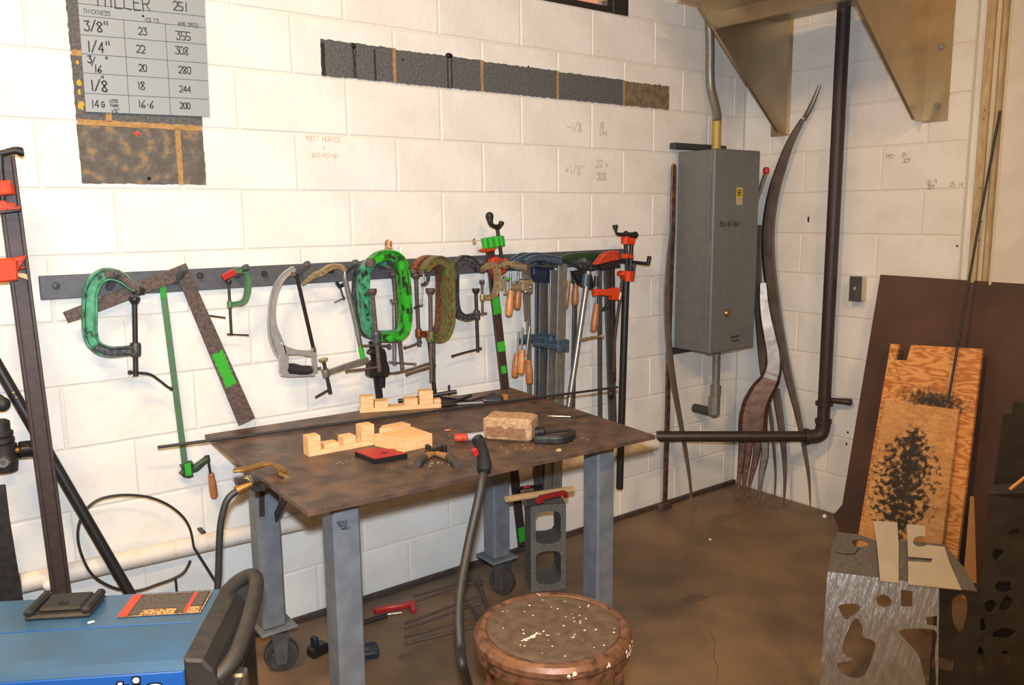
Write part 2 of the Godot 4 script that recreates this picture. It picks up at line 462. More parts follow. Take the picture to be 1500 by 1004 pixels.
	mk("conduit", ntex(65, 0.02, [c8(128, 124, 116), c8(150, 146, 138)], [0.3, 0.7], 3), 0.4, 0.6, 3.0)
	mk("conduit_yellow", c8(176, 150, 74), 0.5, 0.2)
	mk("hood", ntex(66, 0.008, [c8(168, 152, 126), c8(184, 168, 140)], [0.3, 0.7], 4), 0.34, 0.9, 1.0)
	mk("sculpt", ntex(67, 0.012, [c8(92, 80, 72), c8(112, 101, 92), c8(128, 118, 108)], [0.25, 0.5, 0.8], 5), 0.42, 0.3, 1.5)
	mk("sculpt_bright", ntex(68, 0.012, [c8(96, 78, 66), c8(124, 112, 100), c8(146, 136, 124)], [0.25, 0.45, 0.8], 4), 0.38, 0.75, 2.0)
	mk("sculpt_rust", ntex(69, 0.015, [c8(66, 44, 38), c8(104, 74, 60), c8(140, 104, 78)], [0.25, 0.5, 0.8], 5), 0.4, 0.5, 3.0)
	mk("scrap_bright", ntex(70, 0.015, [c8(128, 124, 120), c8(160, 156, 150)], [0.3, 0.7], 5), 0.3, 0.8, Vector3(7, 1.0, 7), grain, 0.14)
	mk("scrap_tan", ntex(71, 0.012, [c8(172, 160, 142), c8(190, 178, 158)], [0.3, 0.7], 5), 0.4, 0.35, 2.0)
	mk("scrap_dark", ntex(72, 0.012, [c8(52, 50, 48), c8(72, 69, 66)], [0.3, 0.7], 5), 0.42, 0.5, 2.0)
	mk("copper_seat", ntex(73, 0.02, [c8(54, 40, 32), c8(112, 76, 54), c8(138, 94, 66)], [0.26, 0.42, 0.75], 6), 0.4, 0.35, 3.0)
	mk("seat_board", ntex(74, 0.02, [c8(60, 48, 39), c8(86, 69, 53), c8(108, 86, 64)], [0.25, 0.5, 0.8], 6), 0.6, 0.0, 2.6)
	mk("paint_spot", c8(226, 212, 190), 0.6)
	mk("welder_blue", ntex(75, 0.01, [c8(62, 92, 116), c8(58, 104, 146)], [0.3, 0.7], 5), 0.35, 0.1, 1.2)
	mk("welder_blue_bright", c8(34, 98, 182), 0.3, 0.1)
	mk("welder_black", ntex(76, 0.02, [c8(42, 40, 38), c8(64, 59, 54)], [0.3, 0.7], 5), 0.5, 0.0, 2.0)
	mk("gloss_black", c8(28, 28, 29), 0.18)
	mk("white_ink", c8(232, 236, 240), 0.5)
	mk("label_black", c8(44, 40, 36), 0.5)
	mk("label_grey", c8(132, 122, 108), 0.5)
	mk("label_red", c8(206, 66, 42), 0.5)
	mk("label_tan", ntex(77, 0.05, [c8(120, 84, 52), c8(206, 162, 104)], [0.35, 0.5], 4), 0.6, 0.0, 4.0)
	mk("pine", ntex(78, 0.012, [c8(206, 158, 108), c8(224, 180, 128), c8(232, 192, 142)], [0.3, 0.5, 0.75], 4), 0.55, 0.0, Vector3(2, 9, 9))
	mk("brick", ntex(79, 0.03, [c8(128, 92, 62), c8(176, 140, 104), c8(206, 178, 140)], [0.25, 0.5, 0.8], 6), 0.9, 0.0, 4.0, fine, 0.2)
	mk("cinder", ntex(80, 0.05, [c8(86, 82, 75), c8(110, 104, 95), c8(126, 119, 108)], [0.25, 0.5, 0.8], 5), 0.95, 0.0, 3.0, fine, 0.25)
	mk("yellow_sticker", c8(198, 172, 66), 0.5)
	mk("tan_sticker", c8(176, 162, 128), 0.6)
	mk("dusty", c8(132, 118, 98), 0.9)
	mk("copper", c8(196, 116, 74), 0.4, 0.6)
	mk("soot_tag", c8(60, 58, 56), 0.8)
	mk("yellow_paint", c8(198, 150, 40), 0.7)
	mk("pvc_white", c8(222, 220, 214), 0.45)
	var gl := mk("glass", Color(0.9, 0.95, 0.95, 0.12), 0.05)
	gl.transparency = BaseMaterial3D.TRANSPARENCY_ALPHA
	var lm := mk("lamp_face", c8(255, 226, 180), 0.6)
	lm.emission_enabled = true; lm.emission = c8(255, 214, 160); lm.emission_energy_multiplier = 1.5
	# painted boards with their own pictures
	var pl := mk("plywood", c8(255, 255, 255), 0.6)
	pl.albedo_texture = board_image(0)
	var ob := mk("osb", c8(255, 255, 255), 0.7)
	ob.albedo_texture = board_image(1)

func board_image(kind: int) -> ImageTexture:
	var w := 256; var h := 512
	var im := Image.create(w, h, false, Image.FORMAT_RGB8)
	var f := FastNoiseLite.new(); f.seed = 91 + kind; f.frequency = 0.01; f.fractal_octaves = 3
	var f2 := FastNoiseLite.new(); f2.seed = 97 + kind; f2.frequency = 0.05; f2.fractal_octaves = 4
	var f3 := FastNoiseLite.new(); f3.seed = 99; f3.frequency = 0.035; f3.noise_type = FastNoiseLite.TYPE_CELLULAR; f3.cellular_return_type = FastNoiseLite.RETURN_CELL_VALUE
	for y in h:
		for x in w:
			var v = float(y) / h; var u = float(x) / w
			var col: Color
			var soot = 0.0
			if kind == 0:
				var q = f.get_noise_2d(x * 0.35, y * 1.1) * 4.0 + f2.get_noise_2d(x * 0.15, y * 1.2) * 0.8
				var b = abs(q - floor(q) - 0.5) * 2.0
				col = c8(196, 122, 62).lerp(c8(226, 160, 92), smoothstep(0.15, 0.75, b)).lerp(c8(150, 84, 38), 0.35 * smoothstep(0.25, 0.0, b))
				var d = Vector2((u - 0.52) / 0.32, (v - 0.235) / 0.055).length()
				soot = smoothstep(1.3, 0.1, d + f2.get_noise_2d(x * 1.5, y * 1.5) * 0.7)
			else:
				var cv = f3.get_noise_2d(x * 0.9 + f2.get_noise_2d(x, y) * 12.0, y * 2.2)
				col = c8(190, 130, 72).lerp(c8(224, 172, 108), clamp(0.5 + cv * 0.5 + f2.get_noise_2d(x * 3.0, y * 3.0) * 0.4, 0, 1))
				if f2.get_noise_2d(x * 7.0 + 300.0, y * 7.0) > 0.36: col = col.darkened(0.5)
				var cx = 0.47 - 0.1 * v
				var wid = 0.05 + 0.36 * smoothstep(0.06, 0.4, v) * smoothstep(1.02, 0.6, v)
				var dd = abs(u - cx) / wid
				var cen = smoothstep(0.08, 0.2, v) * smoothstep(0.98, 0.8, v)
				soot = smoothstep(0.1, 0.9, (1.15 - dd) * cen + f2.get_noise_2d(x * 0.9, y * 0.9) * 1.1 + f.get_noise_2d(x * 2.0, y * 2.0) * 0.3 - 0.1)
				soot *= smoothstep(1.6, 0.9, dd) * smoothstep(0.1, 0.16, v)
			col = col.lerp(c8(38, 33, 30), clamp(soot, 0, 1) * 0.93)
			im.set_pixel(x, y, col)
	return ImageTexture.create_from_image(im)

func _ready():
	rng.seed = 4711
	# --- camera
	var cam := Camera3D.new()
	cam.name = "camera"
	cam.position = Vector3(-3.744, 1.538, 2.857)
	cam.rotation = Vector3(-0.1553, -0.6483, -0.0101)
	cam.fov = 45.23
	cam.near = 0.05
	add_child(cam)
	# --- sky behind the window, exposure
	var we := WorldEnvironment.new()
	we.name = "environment"
	var e := Environment.new()
	e.background_mode = Environment.BG_COLOR
	e.background_color = c8(255, 214, 180)
	e.background_energy_multiplier = 1.1
	e.tonemap_mode = Environment.TONE_MAPPER_LINEAR
	e.tonemap_exposure = 1.12
	e.sdfgi_enabled = true; e.ssao_enabled = true; e.ssil_enabled = true
	we.environment = e
	add_child(we)
	# --- the camera's flash, a hand above the lens
	var fl := SpotLight3D.new()
	fl.name = "camera_flash"
	fl.position = cam.position + Vector3(0.0, 0.13, 0.0)
	fl.basis = Basis.looking_at(Vector3(-2.313, 1.617, 0) - fl.position)
	fl.spot_angle = 55.0; fl.spot_angle_attenuation = 1.0
	fl.light_color = Color(0.88, 0.94, 1.0)
	fl.light_energy = 8.6
	fl.light_size = 0.03
	fl.spot_range = 20.0; fl.spot_attenuation = 2.0
	fl.shadow_enabled = true
	add_child(fl)
	materials()
	# --- the shop's warm ceiling lamps
	lamp(Vector3(-4.4, 3.95, 1.7), 2.0, "warm fluorescent ceiling lamp above the bench end nearest the left wall")
	lamp(Vector3(-3.2, 3.95, 4.6), 2.0, "warm fluorescent ceiling lamp behind the photographer")
	shell()
	wall_things()
	clamps_left()
	clamps_right()
	bench()
	corner_things()
	foreground()
	groups()

# repeats share a group
func groups():
	var by := {"c_clamp": "C-clamps of the workshop", "bar_clamp": "bar clamps hanging on the wall rail", "pipe_clamp": "pipe clamps hanging on the wall rail", "thumb_clamp": "tiny screw clamps on the rail", "wood_block": "pine blocks on the bench",
		"conduit": "conduits of the electrical cabinet", "cut_steel_fork": "cut steel sculptures in the corner", "cut_steel_horn": "cut steel sculptures in the corner", "cut_steel_strip": "cut steel sculptures in the corner",
		"scrap_sheet": "scrap steel sheets", "scrap_plate": "scrap plates on the bent sheet", "ceiling_lamp": "ceiling lamps", "steel_rod": "loose steel rods"}
	for o in get_children():
		for k in by:
			if (String(o.name) == k or String(o.name).begins_with(k + "_0")) and not o.has_meta("group"): o.set_meta("group", by[k])

func lamp(at: Vector3, energy: float, label: String):
	var o := T("ceiling_lamp", label, "ceiling lamp", at)
	P(o, "housing", G.new().box(at + Vector3(0, 0.06, 0), Vector3(1.3, 0.1, 0.34), Basis(), 0.01), "frame_dark")
	P(o, "lamp_diffuser", G.new().box(at, Vector3(1.24, 0.02, 0.3), Basis(), 0.004), "lamp_face")
	var a := AreaLight3D.new()
	a.name = "lamp_light"
	a.area_size = Vector2(1.2, 0.28)
	a.position = Vector3(0, -0.02, 0)
	a.rotation = Vector3(-PI / 2, 0, 0)
	a.light_color = Color(1.0, 0.83, 0.60)
	a.light_energy = energy * 6.0
	a.area_range = 20.0
	a.shadow_enabled = true
	o.add_child(a)

# ------------------------------------------------------------------ room
func shell():
	const H := 4.2
	var fl := structure("floor")
	P(fl, "slab", G.new().box(Vector3(-3.65, -0.1, 3.1), Vector3(7.9, 0.2, 7.0)), "floor")
	var stains := G.new()
	for s in [[Vector2(-1.315, 0.812), 0.10, 0.03], [Vector2(-0.49, 0.324), 0.10, 0.03], [Vector2(-2.409, 0.476), 0.05, 0.02]]:
		stains.prism(ngon(Vector2(s[0].x, -s[0].y), s[1], s[2], 26, 0.25), Transform3D(Basis(Vector3(1, 0, 0), Vector3(0, 0, -1), Vector3(0, 1, 0)), Vector3.ZERO), 0.0006)
	P(fl, "oil_stain", stains, "floor_stain")
	var crk := G.new()
	var cp := [Vector3(-1.446, 0, 1.023), Vector3(-1.508, 0, 1.098), Vector3(-1.576, 0, 1.145), Vector3(-1.626, 0, 1.206), Vector3(-1.696, 0, 1.256)]
	crk.tube(cp, 0.0012, 4)
	P(fl, "crack", crk, "stain")
	var ce := structure("ceiling")
	P(ce, "slab", G.new().box(Vector3(-3.65, H + 0.1, 3.1), Vector3(7.9, 0.2, 7.0)), "ceiling")
	var wl := structure("wall_left")
	P(wl, "slab", G.new().box(Vector3(-7.4, H / 2, 3.1), Vector3(0.2, H, 7.0)), "room_wall")
	var wf := structure("wall_front")
	P(wf, "slab", G.new().box(Vector3(-3.65, H / 2, 6.5), Vector3(7.9, H, 0.2)), "room_wall")

	# back wall: core with a window opening, then every block
	var x_r: float = Vector2(-0.885, 2.427).x
	var x_l := -2.15
	var y_s := 12 * BH
	var y_t := y_s + 0.85
	var wb := structure("wall_back")
	var core := G.new()
	var zc := -0.1035; var zt := 0.2
	core.box(Vector3((-7.4 + x_l) / 2, H / 2, zc), Vector3(x_l + 7.4, H, zt), Basis(), 0)
	core.box(Vector3((x_r + 0.2) / 2, H / 2, zc), Vector3(0.2 - x_r, H, zt), Basis(), 0)
	core.box(Vector3((x_l + x_r) / 2, y_s / 2, zc), Vector3(x_r - x_l, y_s, zt), Basis(), 0)
	core.box(Vector3((x_l + x_r) / 2, (y_t + H) / 2, zc), Vector3(x_r - x_l, H - y_t, zt), Basis(), 0)
	P(wb, "mortar_core", core, "paint_joint")
	var a0 := 0.096
	for i in 16:
		var y0 := i * BH
		var off := a0 if i % 2 == 0 else a0 + BH
		var spans = [[-off, 0.0]]
		for k in 13: spans.append([-off - (k + 1) * BW, -off - k * BW])
		for s in spans:
			var l: float = s[0]; var r: float = s[1]
			if r < -5.3: continue
			if y0 + 0.05 > y_s and y0 + 0.1 < y_t:
				if l >= x_l and r <= x_r: continue
				if l < x_r and r > x_r: l = x_r + 0.001
				if r > x_l and l < x_l: r = x_l - 0.001
				if r - l < 0.03: continue
			block(wb, Vector3((l + r) / 2, y0 + BH / 2, 0), r - l, Basis())
	# bare band where a shelf once hung: the lower half of one course, never painted
	var yb := 10 * BH + 0.004
	var yt: float = Vector2(-2.059, 2.163).y
	var xs0: float = Vector2(-2.426, 2.11).x
	var xs1: float = Vector2(-0.597, 2.106).x
	var names := ["bare_block", "bare_block", "bare_block", "bare_block", "bare_block_tan", "bare_block"]
	for k in 6:
		var xl: float = max(-a0 - (6 - k) * BW + 0.005, xs0)
		var xr: float = min(-a0 - (5 - k) * BW - 0.005, xs1)
		if xr - xl < 0.02: continue
		var o := P(wb, "bare_block_face", G.new().prism(ragged(rect(xl, yb, xr, yt - 0.004 * k), 0.008, 0.0022), wallfr(), 0.0014), names[k])
		o.set_meta("label", "unpainted grey block face in the long bare band")
		if xr < xs1 - 0.01:
			P(wb, "bare_mortar", G.new().prism(ragged(rect(xr - 0.001, yb, xr + 0.012, yt - 0.004 * k), 0.01, 0.0012), wallfr(), 0.0022), "bare_mortar")
	var dr := G.new()
	for q in [[Vector2(-2.298, 2.152), 0.003], [Vector2(-2.29, 2.148), 0.002], [Vector2(-2.211, 2.156), 0.0035], [Vector2(-2.419, 2.153), 0.007], [Vector2(-1.888, 2.16), 0.0028], [Vector2(-1.869, 2.157), 0.003]]:
		var p = q[0]
		var pts = []
		for j in 9: pts.append(Vector3(p.x + rng.randf_range(-0.0015, 0.0015), lerp(yt - 0.012, yb + 0.002, j / 8.0), 0.0016))
		dr.sweep(pts, q[1] * 2, 0.0012, Vector3(0, 0, 1))
	dr.ball(Vector3(-2.296, 2.152, 0.001), 0.011, 8, Vector3(1, 1, 0.2)); dr.ball(Vector3(-1.879, 2.161, 0.001), 0.018, 8, Vector3(1, 0.6, 0.1))
	for q in [Vector3(-2.091, 2.124, 0.001), Vector3(-1.478, 2.157, 0.001), Vector3(-1.073, 2.139, 0.001), Vector3(-0.667, 2.148, 0.001)]: dr.ball(q, 0.005, 8, Vector3(1, 1, 0.4))
	P(wb, "paint_drip", dr, "drip")
	# bare patch behind and below the settings chart
	var px0: float = Vector2(-3.237, 1.735).x; var px1: float = Vector2(-2.86, 1.748).x
	var pyb: float = Vector2(-3.079, 1.644).y
	for i in range(8, 14):
		var off2 := a0 if i % 2 == 0 else a0 + BH
		var ylo: float = max(i * BH + 0.005, pyb)
		var yhi := (i + 1) * BH - 0.005
		for k in range(-1, 14):
			var xl: float = max(-off2 - (k + 1) * BW + 0.005, px0)
			var xr: float = min(-off2 - k * BW - 0.005, px1)
			if xr - xl < 0.015: continue
			P(wb, "bare_block_face", G.new().prism(ragged(rect(xl, ylo, xr, yhi), 0.012, 0.0018), wallfr(), 0.0014), "bare_block_worn" if i == 8 else "bare_block", "unpainted worn block face around the settings chart")
			if xl > px0 + 0.01: P(wb, "bare_mortar", G.new().prism(ragged(rect(xl - 0.014, ylo, xl + 0.003, yhi), 0.01, 0.0015), wallfr(), 0.0024), "bare_mortar")
		P(wb, "bare_mortar", G.new().prism(ragged(rect(px0 + 0.003, yhi - 0.004, px1 - 0.003, yhi + 0.013), 0.012, 0.0015), wallfr(), 0.0024), "bare_mortar")
	var yp := G.new()
	for q in [[Vector2(-3.22, 1.944), 0.006, 0.011], [Vector2(-3.221, 1.878), 0.008, 0.012], [Vector2(-3.222, 1.918), 0.004, 0.008], [Vector2(-3.22, 2.004), 0.004, 0.007]]:
		yp.prism(ngon(q[0], q[1], q[2], 14, 0.3), wallfr(), 0.0022)
	P(wb, "paint_blob", yp, "yellow_paint")
	P(wb, "anchor_hole", G.new().ball(Vector3(-3.041, 1.662, 0.002), 0.006, 10, Vector3(1, 1, 0.3)), "drip")
	P(wb, "orange_spot", G.new().prism(ngon(Vector2(-3.067, 1.802), 0.011, 0.008, 12, 0.35), wallfr(), 0.0018), "orange_worn")
	# pencil notes
	var R := Vector3(1, 0, 0); var U := Vector3(0, 1, 0)
	write(wb, "wall_writing", "MATT HURICK", Vector3(-2.496, 1.804, 0), R, U, 0.019, "rust_pencil", 0.0022)
	write(wb, "wall_writing", "V", Vector3(-2.434, 1.777, 0), R, U, 0.012, "rust_pencil", 0.002)
	write(wb, "wall_writing", "843-437-50", Vector3(-2.478, 1.747, 0), R, U, 0.015, "rust_pencil", 0.002)
	write(wb, "wall_writing", "-1/8", Vector3(-1.258, 1.902, 0), R, U, 0.035, "pencil", 0.003)
	write(wb, "wall_writing", "18", Vector3(-1.062, 1.924, 0), R, U, 0.026, "pencil", 0.003)
	write(wb, "wall_writing", "244", Vector3(-1.062, 1.891, 0), R, U, 0.026, "pencil", 0.003)
	write(wb, "wall_writing", "+1/8\"", Vector3(-1.27, 1.711, 0), R, U, 0.038, "pencil", 0.003)
	write(wb, "wall_writing", "22 v", Vector3(-1.082, 1.748, 0), R, U, 0.032, "pencil", 0.0034)
	write(wb, "wall_writing", "308", Vector3(-1.078, 1.69, 0), R, U, 0.032, "pencil", 0.0034)
	# burn marks on the paint above the clamps
	var bn := G.new()
	bn.prism(ngon(Vector2(-2.178, 1.416), 0.018, 0.026, 20, 0.25), wallfr(), 0.0004)
	bn.prism(ngon(Vector2(-1.772, 1.423), 0.010, 0.014, 16, 0.25), wallfr(), 0.0004)
	P(wb, "scorch_mark", bn, "scorch")
	# window
	var wn := structure("window_1")
	var fw := G.new()
	for q in [[x_l, y_s, x_r, y_s + 0.03], [x_l, y_t - 0.05, x_r, y_t], [x_l, y_s, x_l + 0.05, y_t]]:
		fw.box(Vector3((q[0] + q[2]) / 2, (q[1] + q[3]) / 2, -0.035), Vector3(q[2] - q[0], q[3] - q[1], 0.06), Basis(), 0.003)
	fw.box(Vector3(x_r - 0.05, (y_s + y_t) / 2, -0.035), Vector3(0.1, y_t - y_s, 0.08), Basis(), 0.003)
	P(wn, "window_frame", fw, "frame_dark")
	P(wn, "window_sill", G.new().box(Vector3((x_l + x_r) / 2, y_s + 0.003, -0.05), Vector3(x_r - x_l, 0.006, 0.1), Basis(), 0.002), "frame_dark")
	P(wn, "mullion", G.new().box(Vector3(x_r - 0.135, (y_s + y_t) / 2, -0.03), Vector3(0.016, y_t - y_s - 0.1, 0.05), Basis(), 0.002), "tan_jamb")
	P(wn, "pane", G.new().box(Vector3((x_l + x_r) / 2, (y_s + y_t) / 2, -0.035), Vector3(x_r - x_l - 0.1, y_t - y_s - 0.07, 0.006), Basis(), 0), "glass")
	var ow := structure("neighbouring_wall")
	P(ow, "slab", G.new().box(Vector3(-1.0, 2.4, -2.2), Vector3(9.0, 6.0, 0.2)), "outside")
	# dark steel strip along the foot of the back wall
	var bb := structure("baseboard_back")
	var bh: float = Vector2(-2.358, 0.023).y
	P(bb, "strip", G.new().box(Vector3(-2.65, bh / 2, 0.012), Vector3(5.3, bh, 0.02), Basis(), 0.003), "base_dark")

	# side wall
	var ws := structure("wall_right")
	var z_end := 1.168
	P(ws, "mortar_core", G.new().box(Vector3(0.1035, H / 2, z_end / 2), Vector3(0.2, H, z_end), Basis(), 0), "paint_joint")
	P(ws, "far_stretch", G.new().box(Vector3(0.1035, H / 2, 4.4), Vector3(0.2, H, 4.2), Basis(), 0), "room_wall")
	P(ws, "door_head", G.new().box(Vector3(0.1035, (3.0 + H) / 2, 1.75), Vector3(0.2, H - 3.0, 1.16), Basis(), 0), "room_wall")
	for i in 16:
		var b0 := 0.376 if i % 2 == 0 else 0.376 - BH
		for s in [[0.0, b0], [b0, b0 + BW], [b0 + BW, b0 + 2 * BW], [b0 + 2 * BW, b0 + 3 * BW]]:
			var l: float = s[0]; var r: float = min(s[1], z_end)
			if r - l < 0.03: continue
			block(ws, Vector3(0, i * BH + BH / 2, (l + r) / 2), r - l, sidefr().basis)
	var Zd := Vector3(0, 0, 1)
	write(ws, "wall_writing", "PPC-", Vector3(0, 1.773, 0.803), Zd, U, 0.018, "pencil", 0.0025)
	write(ws, "wall_writing", "35-", Vector3(0, 1.778, 0.877), Zd, U, 0.016, "pencil", 0.0025)
	write(ws, "wall_writing", "309", Vector3(0, 1.75, 0.882), Zd, U, 0.018, "pencil", 0.0025)
	write(ws, "wall_writing", "18-9", Vector3(0, 1.648, 0.994), Zd, U, 0.02, "pencil", 0.0025)
	write(ws, "wall_writing", "309", Vector3(0, 1.63, 1.002), Zd, U, 0.016, "pencil", 0.0025)
	write(ws, "wall_writing", "25-14", Vector3(0, 1.636, 1.1), Zd, U, 0.018, "pencil", 0.0025)
	write(ws, "wall_writing", "-- .- -", Vector3(0, 1.885, 0.633), Zd, U, 0.012, "rust_pencil", 0.0025)
	var sc := G.new()
	sc.ball(Vector3(0, 1.495, 0.411), 0.006, 8, Vector3(0.2, 2.6, 1)); sc.ball(Vector3(0, 1.379, 1.15), 0.005, 8, Vector3(0.2, 1, 1)); sc.ball(Vector3(0, 0.441, 0.687), 0.006, 8, Vector3(0.2, 1, 1)); sc.ball(Vector3(0, 0.381, 0.683), 0.006, 8, Vector3(0.2, 1.4, 0.8))
	P(ws, "chip", sc, "soot_tag")
	# caulk, jamb and the white door
	var tr := structure("trim_1")
	P(tr, "caulk_strip", G.new().box(Vector3(-0.004, 1.5, 1.176), Vector3(0.012, 3.0, 0.012), Basis(), 0.003), "caulk")
	P(tr, "white_strip", G.new().box(Vector3(-0.006, 1.5, 1.199), Vector3(0.03, 3.0, 0.034), Basis(), 0.004), "paint_wall")
	var tj := structure("trim_2")
	P(tj, "jamb_board", G.new().box(Vector3(-0.012, 1.5, 1.233), Vector3(0.05, 3.0, 0.034), Basis(), 0.004), "tan_jamb")
	P(tj, "jamb_stop", G.new().box(Vector3(-0.004, 1.5, 1.259), Vector3(0.04, 3.0, 0.018), Basis(), 0.003), "cream_jamb")
	P(tj, "jamb_stop", G.new().box(Vector3(0.004, 1.5, 1.281), Vector3(0.05, 3.0, 0.026), Basis(), 0.006), "tan_jamb")
	var dk := G.new()
	for q in [Vector3(-0.037, 1.625, 1.244), Vector3(-0.037, 1.577, 1.259), Vector3(-0.037, 1.486, 1.26), Vector3(-0.037, 1.408, 1.255), Vector3(-0.037, 1.944, 1.239), Vector3(-0.037, 1.908, 1.237)]: dk.ball(q, 0.003, 6)
	P(tj, "nail_hole", dk, "stain")
	var dd := structure("door_1")
	P(dd, "leaf", G.new().box(Vector3(-0.01, 1.5, 1.81), Vector3(0.05, 3.0, 1.0), Basis(), 0.004), "door_white")
	P(dd, "edge_strip", G.new().box(Vector3(-0.028, 1.5, 1.312), Vector3(0.02, 3.0, 0.012), Basis(), 0.002), "cream_jamb")

# one wall block, painted: rounded face edges, standing 3 mm proud of the joints
var block_cache := {}
func block(par: Node, c: Vector3, w: float, bas: Basis):
	var key := "%.3f" % w
	if not block_cache.has(key):
		block_cache[key] = G.new().box(Vector3(0, 0, -0.015), Vector3(w - 0.008, BH - 0.008, 0.03), Basis(), 0.003).mesh()
	var o := MeshInstance3D.new()
	o.name = "block"
	o.mesh = block_cache[key]
	o.material_override = M["paint_wall_b" if rng.randf() < 0.35 else "paint_wall"]
	o.transform = Transform3D(bas, c + bas.z * rng.randf_range(-0.0006, 0.0003))
	par.add_child(o, true)

# ------------------------------------------------------------------ things on and against the back wall
func wall_things():
	var R := Vector3(1, 0, 0); var U := Vector3(0, 1, 0); var Z := Vector3(0, 0, 1)
	# settings chart
	var o := T("settings_chart", "grey hand-lettered chart of welder settings screwed high on the white block wall", "sign", Vector3(-3.033, 1.863, 0.004))
	var bl: Vector3 = Vector3(-3.209, 1.859, 0.004); var br: Vector3 = Vector3(-2.836, 1.867, 0.004)
	var tl: Vector3 = Vector3(-3.204, 2.233, 0.004); var trr: Vector3 = Vector3(-2.828, 2.256, 0.004)
	P(o, "board", G.new().prism([Vector2(bl.x, bl.y), Vector2(br.x, br.y), Vector2(trr.x, trr.y), Vector2(tl.x, tl.y)], wallfr(0.0035), 0.004, 0.0008), "sign_board")
	var rl := G.new()
	for q in [[Vector3(-3.206, 2.175, 0.008), Vector3(-2.831, 2.185, 0.008)], [Vector3(-3.205, 2.14, 0.008), Vector3(-2.834, 2.15, 0.008)], [Vector3(-3.207, 2.085, 0.008), Vector3(-2.833, 2.097, 0.008)], [Vector3(-3.208, 2.03, 0.008), Vector3(-2.835, 2.038, 0.008)], [Vector3(-3.207, 1.974, 0.008), Vector3(-2.836, 1.982, 0.008)], [Vector3(-3.209, 1.914, 0.008), Vector3(-2.838, 1.923, 0.008)], [Vector3(-3.081, 2.146, 0.008), Vector3(-3.085, 1.861, 0.008)], [Vector3(-2.958, 2.147, 0.008), Vector3(-2.961, 1.865, 0.008)]]:
		rl.bar(q[0], q[1], 0.0018, 0.0006, Z, 0.0)
	P(o, "ruled_line", rl, "rule")
	var sr := (br - bl).normalized(); var su := (tl - bl).normalized()
	var mr := "marker"
	for q in [["MILLER", Vector3(-3.15, 2.175, 0.008), 0.042, 0.003], ["251", Vector3(-2.929, 2.193, 0.008), 0.026, 0.003],
		["3/8\"", Vector3(-3.194, 2.098, 0.008), 0.028, 0.0034], ["23", Vector3(-3.04, 2.105, 0.008), 0.021, 0.0028], ["355", Vector3(-2.927, 2.103, 0.008), 0.025, 0.0028],
		["1/4\"", Vector3(-3.193, 2.037, 0.008), 0.030, 0.0036], ["22", Vector3(-3.05, 2.05, 0.008), 0.022, 0.0028], ["308", Vector3(-2.933, 2.058, 0.008), 0.023, 0.0026],
		["18", Vector3(-3.057, 1.938, 0.008), 0.023, 0.0028], ["244", Vector3(-2.928, 1.939, 0.008), 0.020, 0.0026],
		["20", Vector3(-3.047, 1.994, 0.008), 0.020, 0.0028], ["280", Vector3(-2.926, 1.999, 0.008), 0.021, 0.0028],
		["14", Vector3(-3.194, 1.873, 0.008), 0.022, 0.0028], ["G", Vector3(-3.164, 1.876, 0.008), 0.016, 0.0028], ["16.6", Vector3(-3.059, 1.882, 0.008), 0.022, 0.0028], ["200", Vector3(-2.93, 1.888, 0.008), 0.018, 0.0028],
		["3", Vector3(-3.192, 2.005, 0.008), 0.020, 0.0034], ["/", Vector3(-3.183, 1.996, 0.008), 0.024, 0.003], ["16", Vector3(-3.177, 1.979, 0.008), 0.021, 0.0032], ["\"", Vector3(-3.144, 2.004, 0.008), 0.02, 0.003],
		["1/8", Vector3(-3.193, 1.923, 0.008), 0.030, 0.004], ["\"", Vector3(-3.16, 1.946, 0.008), 0.02, 0.003]]:
		write(o, "lettering", q[0], q[1], sr, su, q[2], mr, q[3], 0.58, 0.22)
	for q in [["THICKNESS", Vector3(-3.193, 2.149, 0.008), 0.012], ["VOLTS", Vector3(-3.019, 2.146, 0.008), 0.012], ["WIRE SPEED", Vector3(-2.918, 2.146, 0.008), 0.012]]:
		write(o, "faint_lettering", q[0], q[1], sr, su, q[2], "thin_marker", 0.0018, 0.66 if q[0] != "WIRE SPEED" else 0.52, 0.3)
	for q in [["LESS", Vector3(-3.14, 1.892, 0.008), 0.009], ["THAN", Vector3(-3.14, 1.878, 0.008), 0.009], ["1/8\"", Vector3(-3.138, 1.862, 0.008), 0.010]]:
		write(o, "faint_lettering", q[0], q[1], sr, su, q[2], "marker", 0.0016, 0.62, 0.2)
	P(o, "screw", G.new().ball(Vector3(-3.023, 2.162, 0.008), 0.0035, 10, Vector3(1, 1, 0.5)), "steel_black", "black screw head")

	# steel rail with bolts and pegs
	var rx0: float = Vector2(-3.38, 1.335).x; var rx1: float = Vector2(-0.894, 1.316).x
	var ry0: float = Vector2(-3.378, 1.293).y; var ry1: float = Vector2(-3.377, 1.366).y
	var rail := T("clamp_rail", "long flat grey steel rail bolted across the block wall, holding the clamps", "rail", Vector3((rx0 + rx1) / 2, ry0, 0))
	P(rail, "flat_bar", G.new().box(Vector3((rx0 + rx1) / 2, (ry0 + ry1) / 2, 0.008), Vector3(rx1 - rx0, ry1 - ry0, 0.013), Basis(), 0.002), "rail_grey")
	for q in [Vector3(-3.336, 1.335, 0.015), Vector3(-2.905, 1.343, 0.015), Vector3(-2.684, 1.337, 0.015), Vector3(-2.43, 1.336, 0.015), Vector3(-1.886, 1.335, 0.015)]:
		P(rail, "bolt", G.new().lathe([Vector2(0.012, 0), Vector2(0.012, 0.003), Vector2(0.009, 0.003), Vector2(0.009, 0.010), Vector2(0, 0.011)], Transform3D(Basis(R, Z, -U), q), 8), "steel_dark")
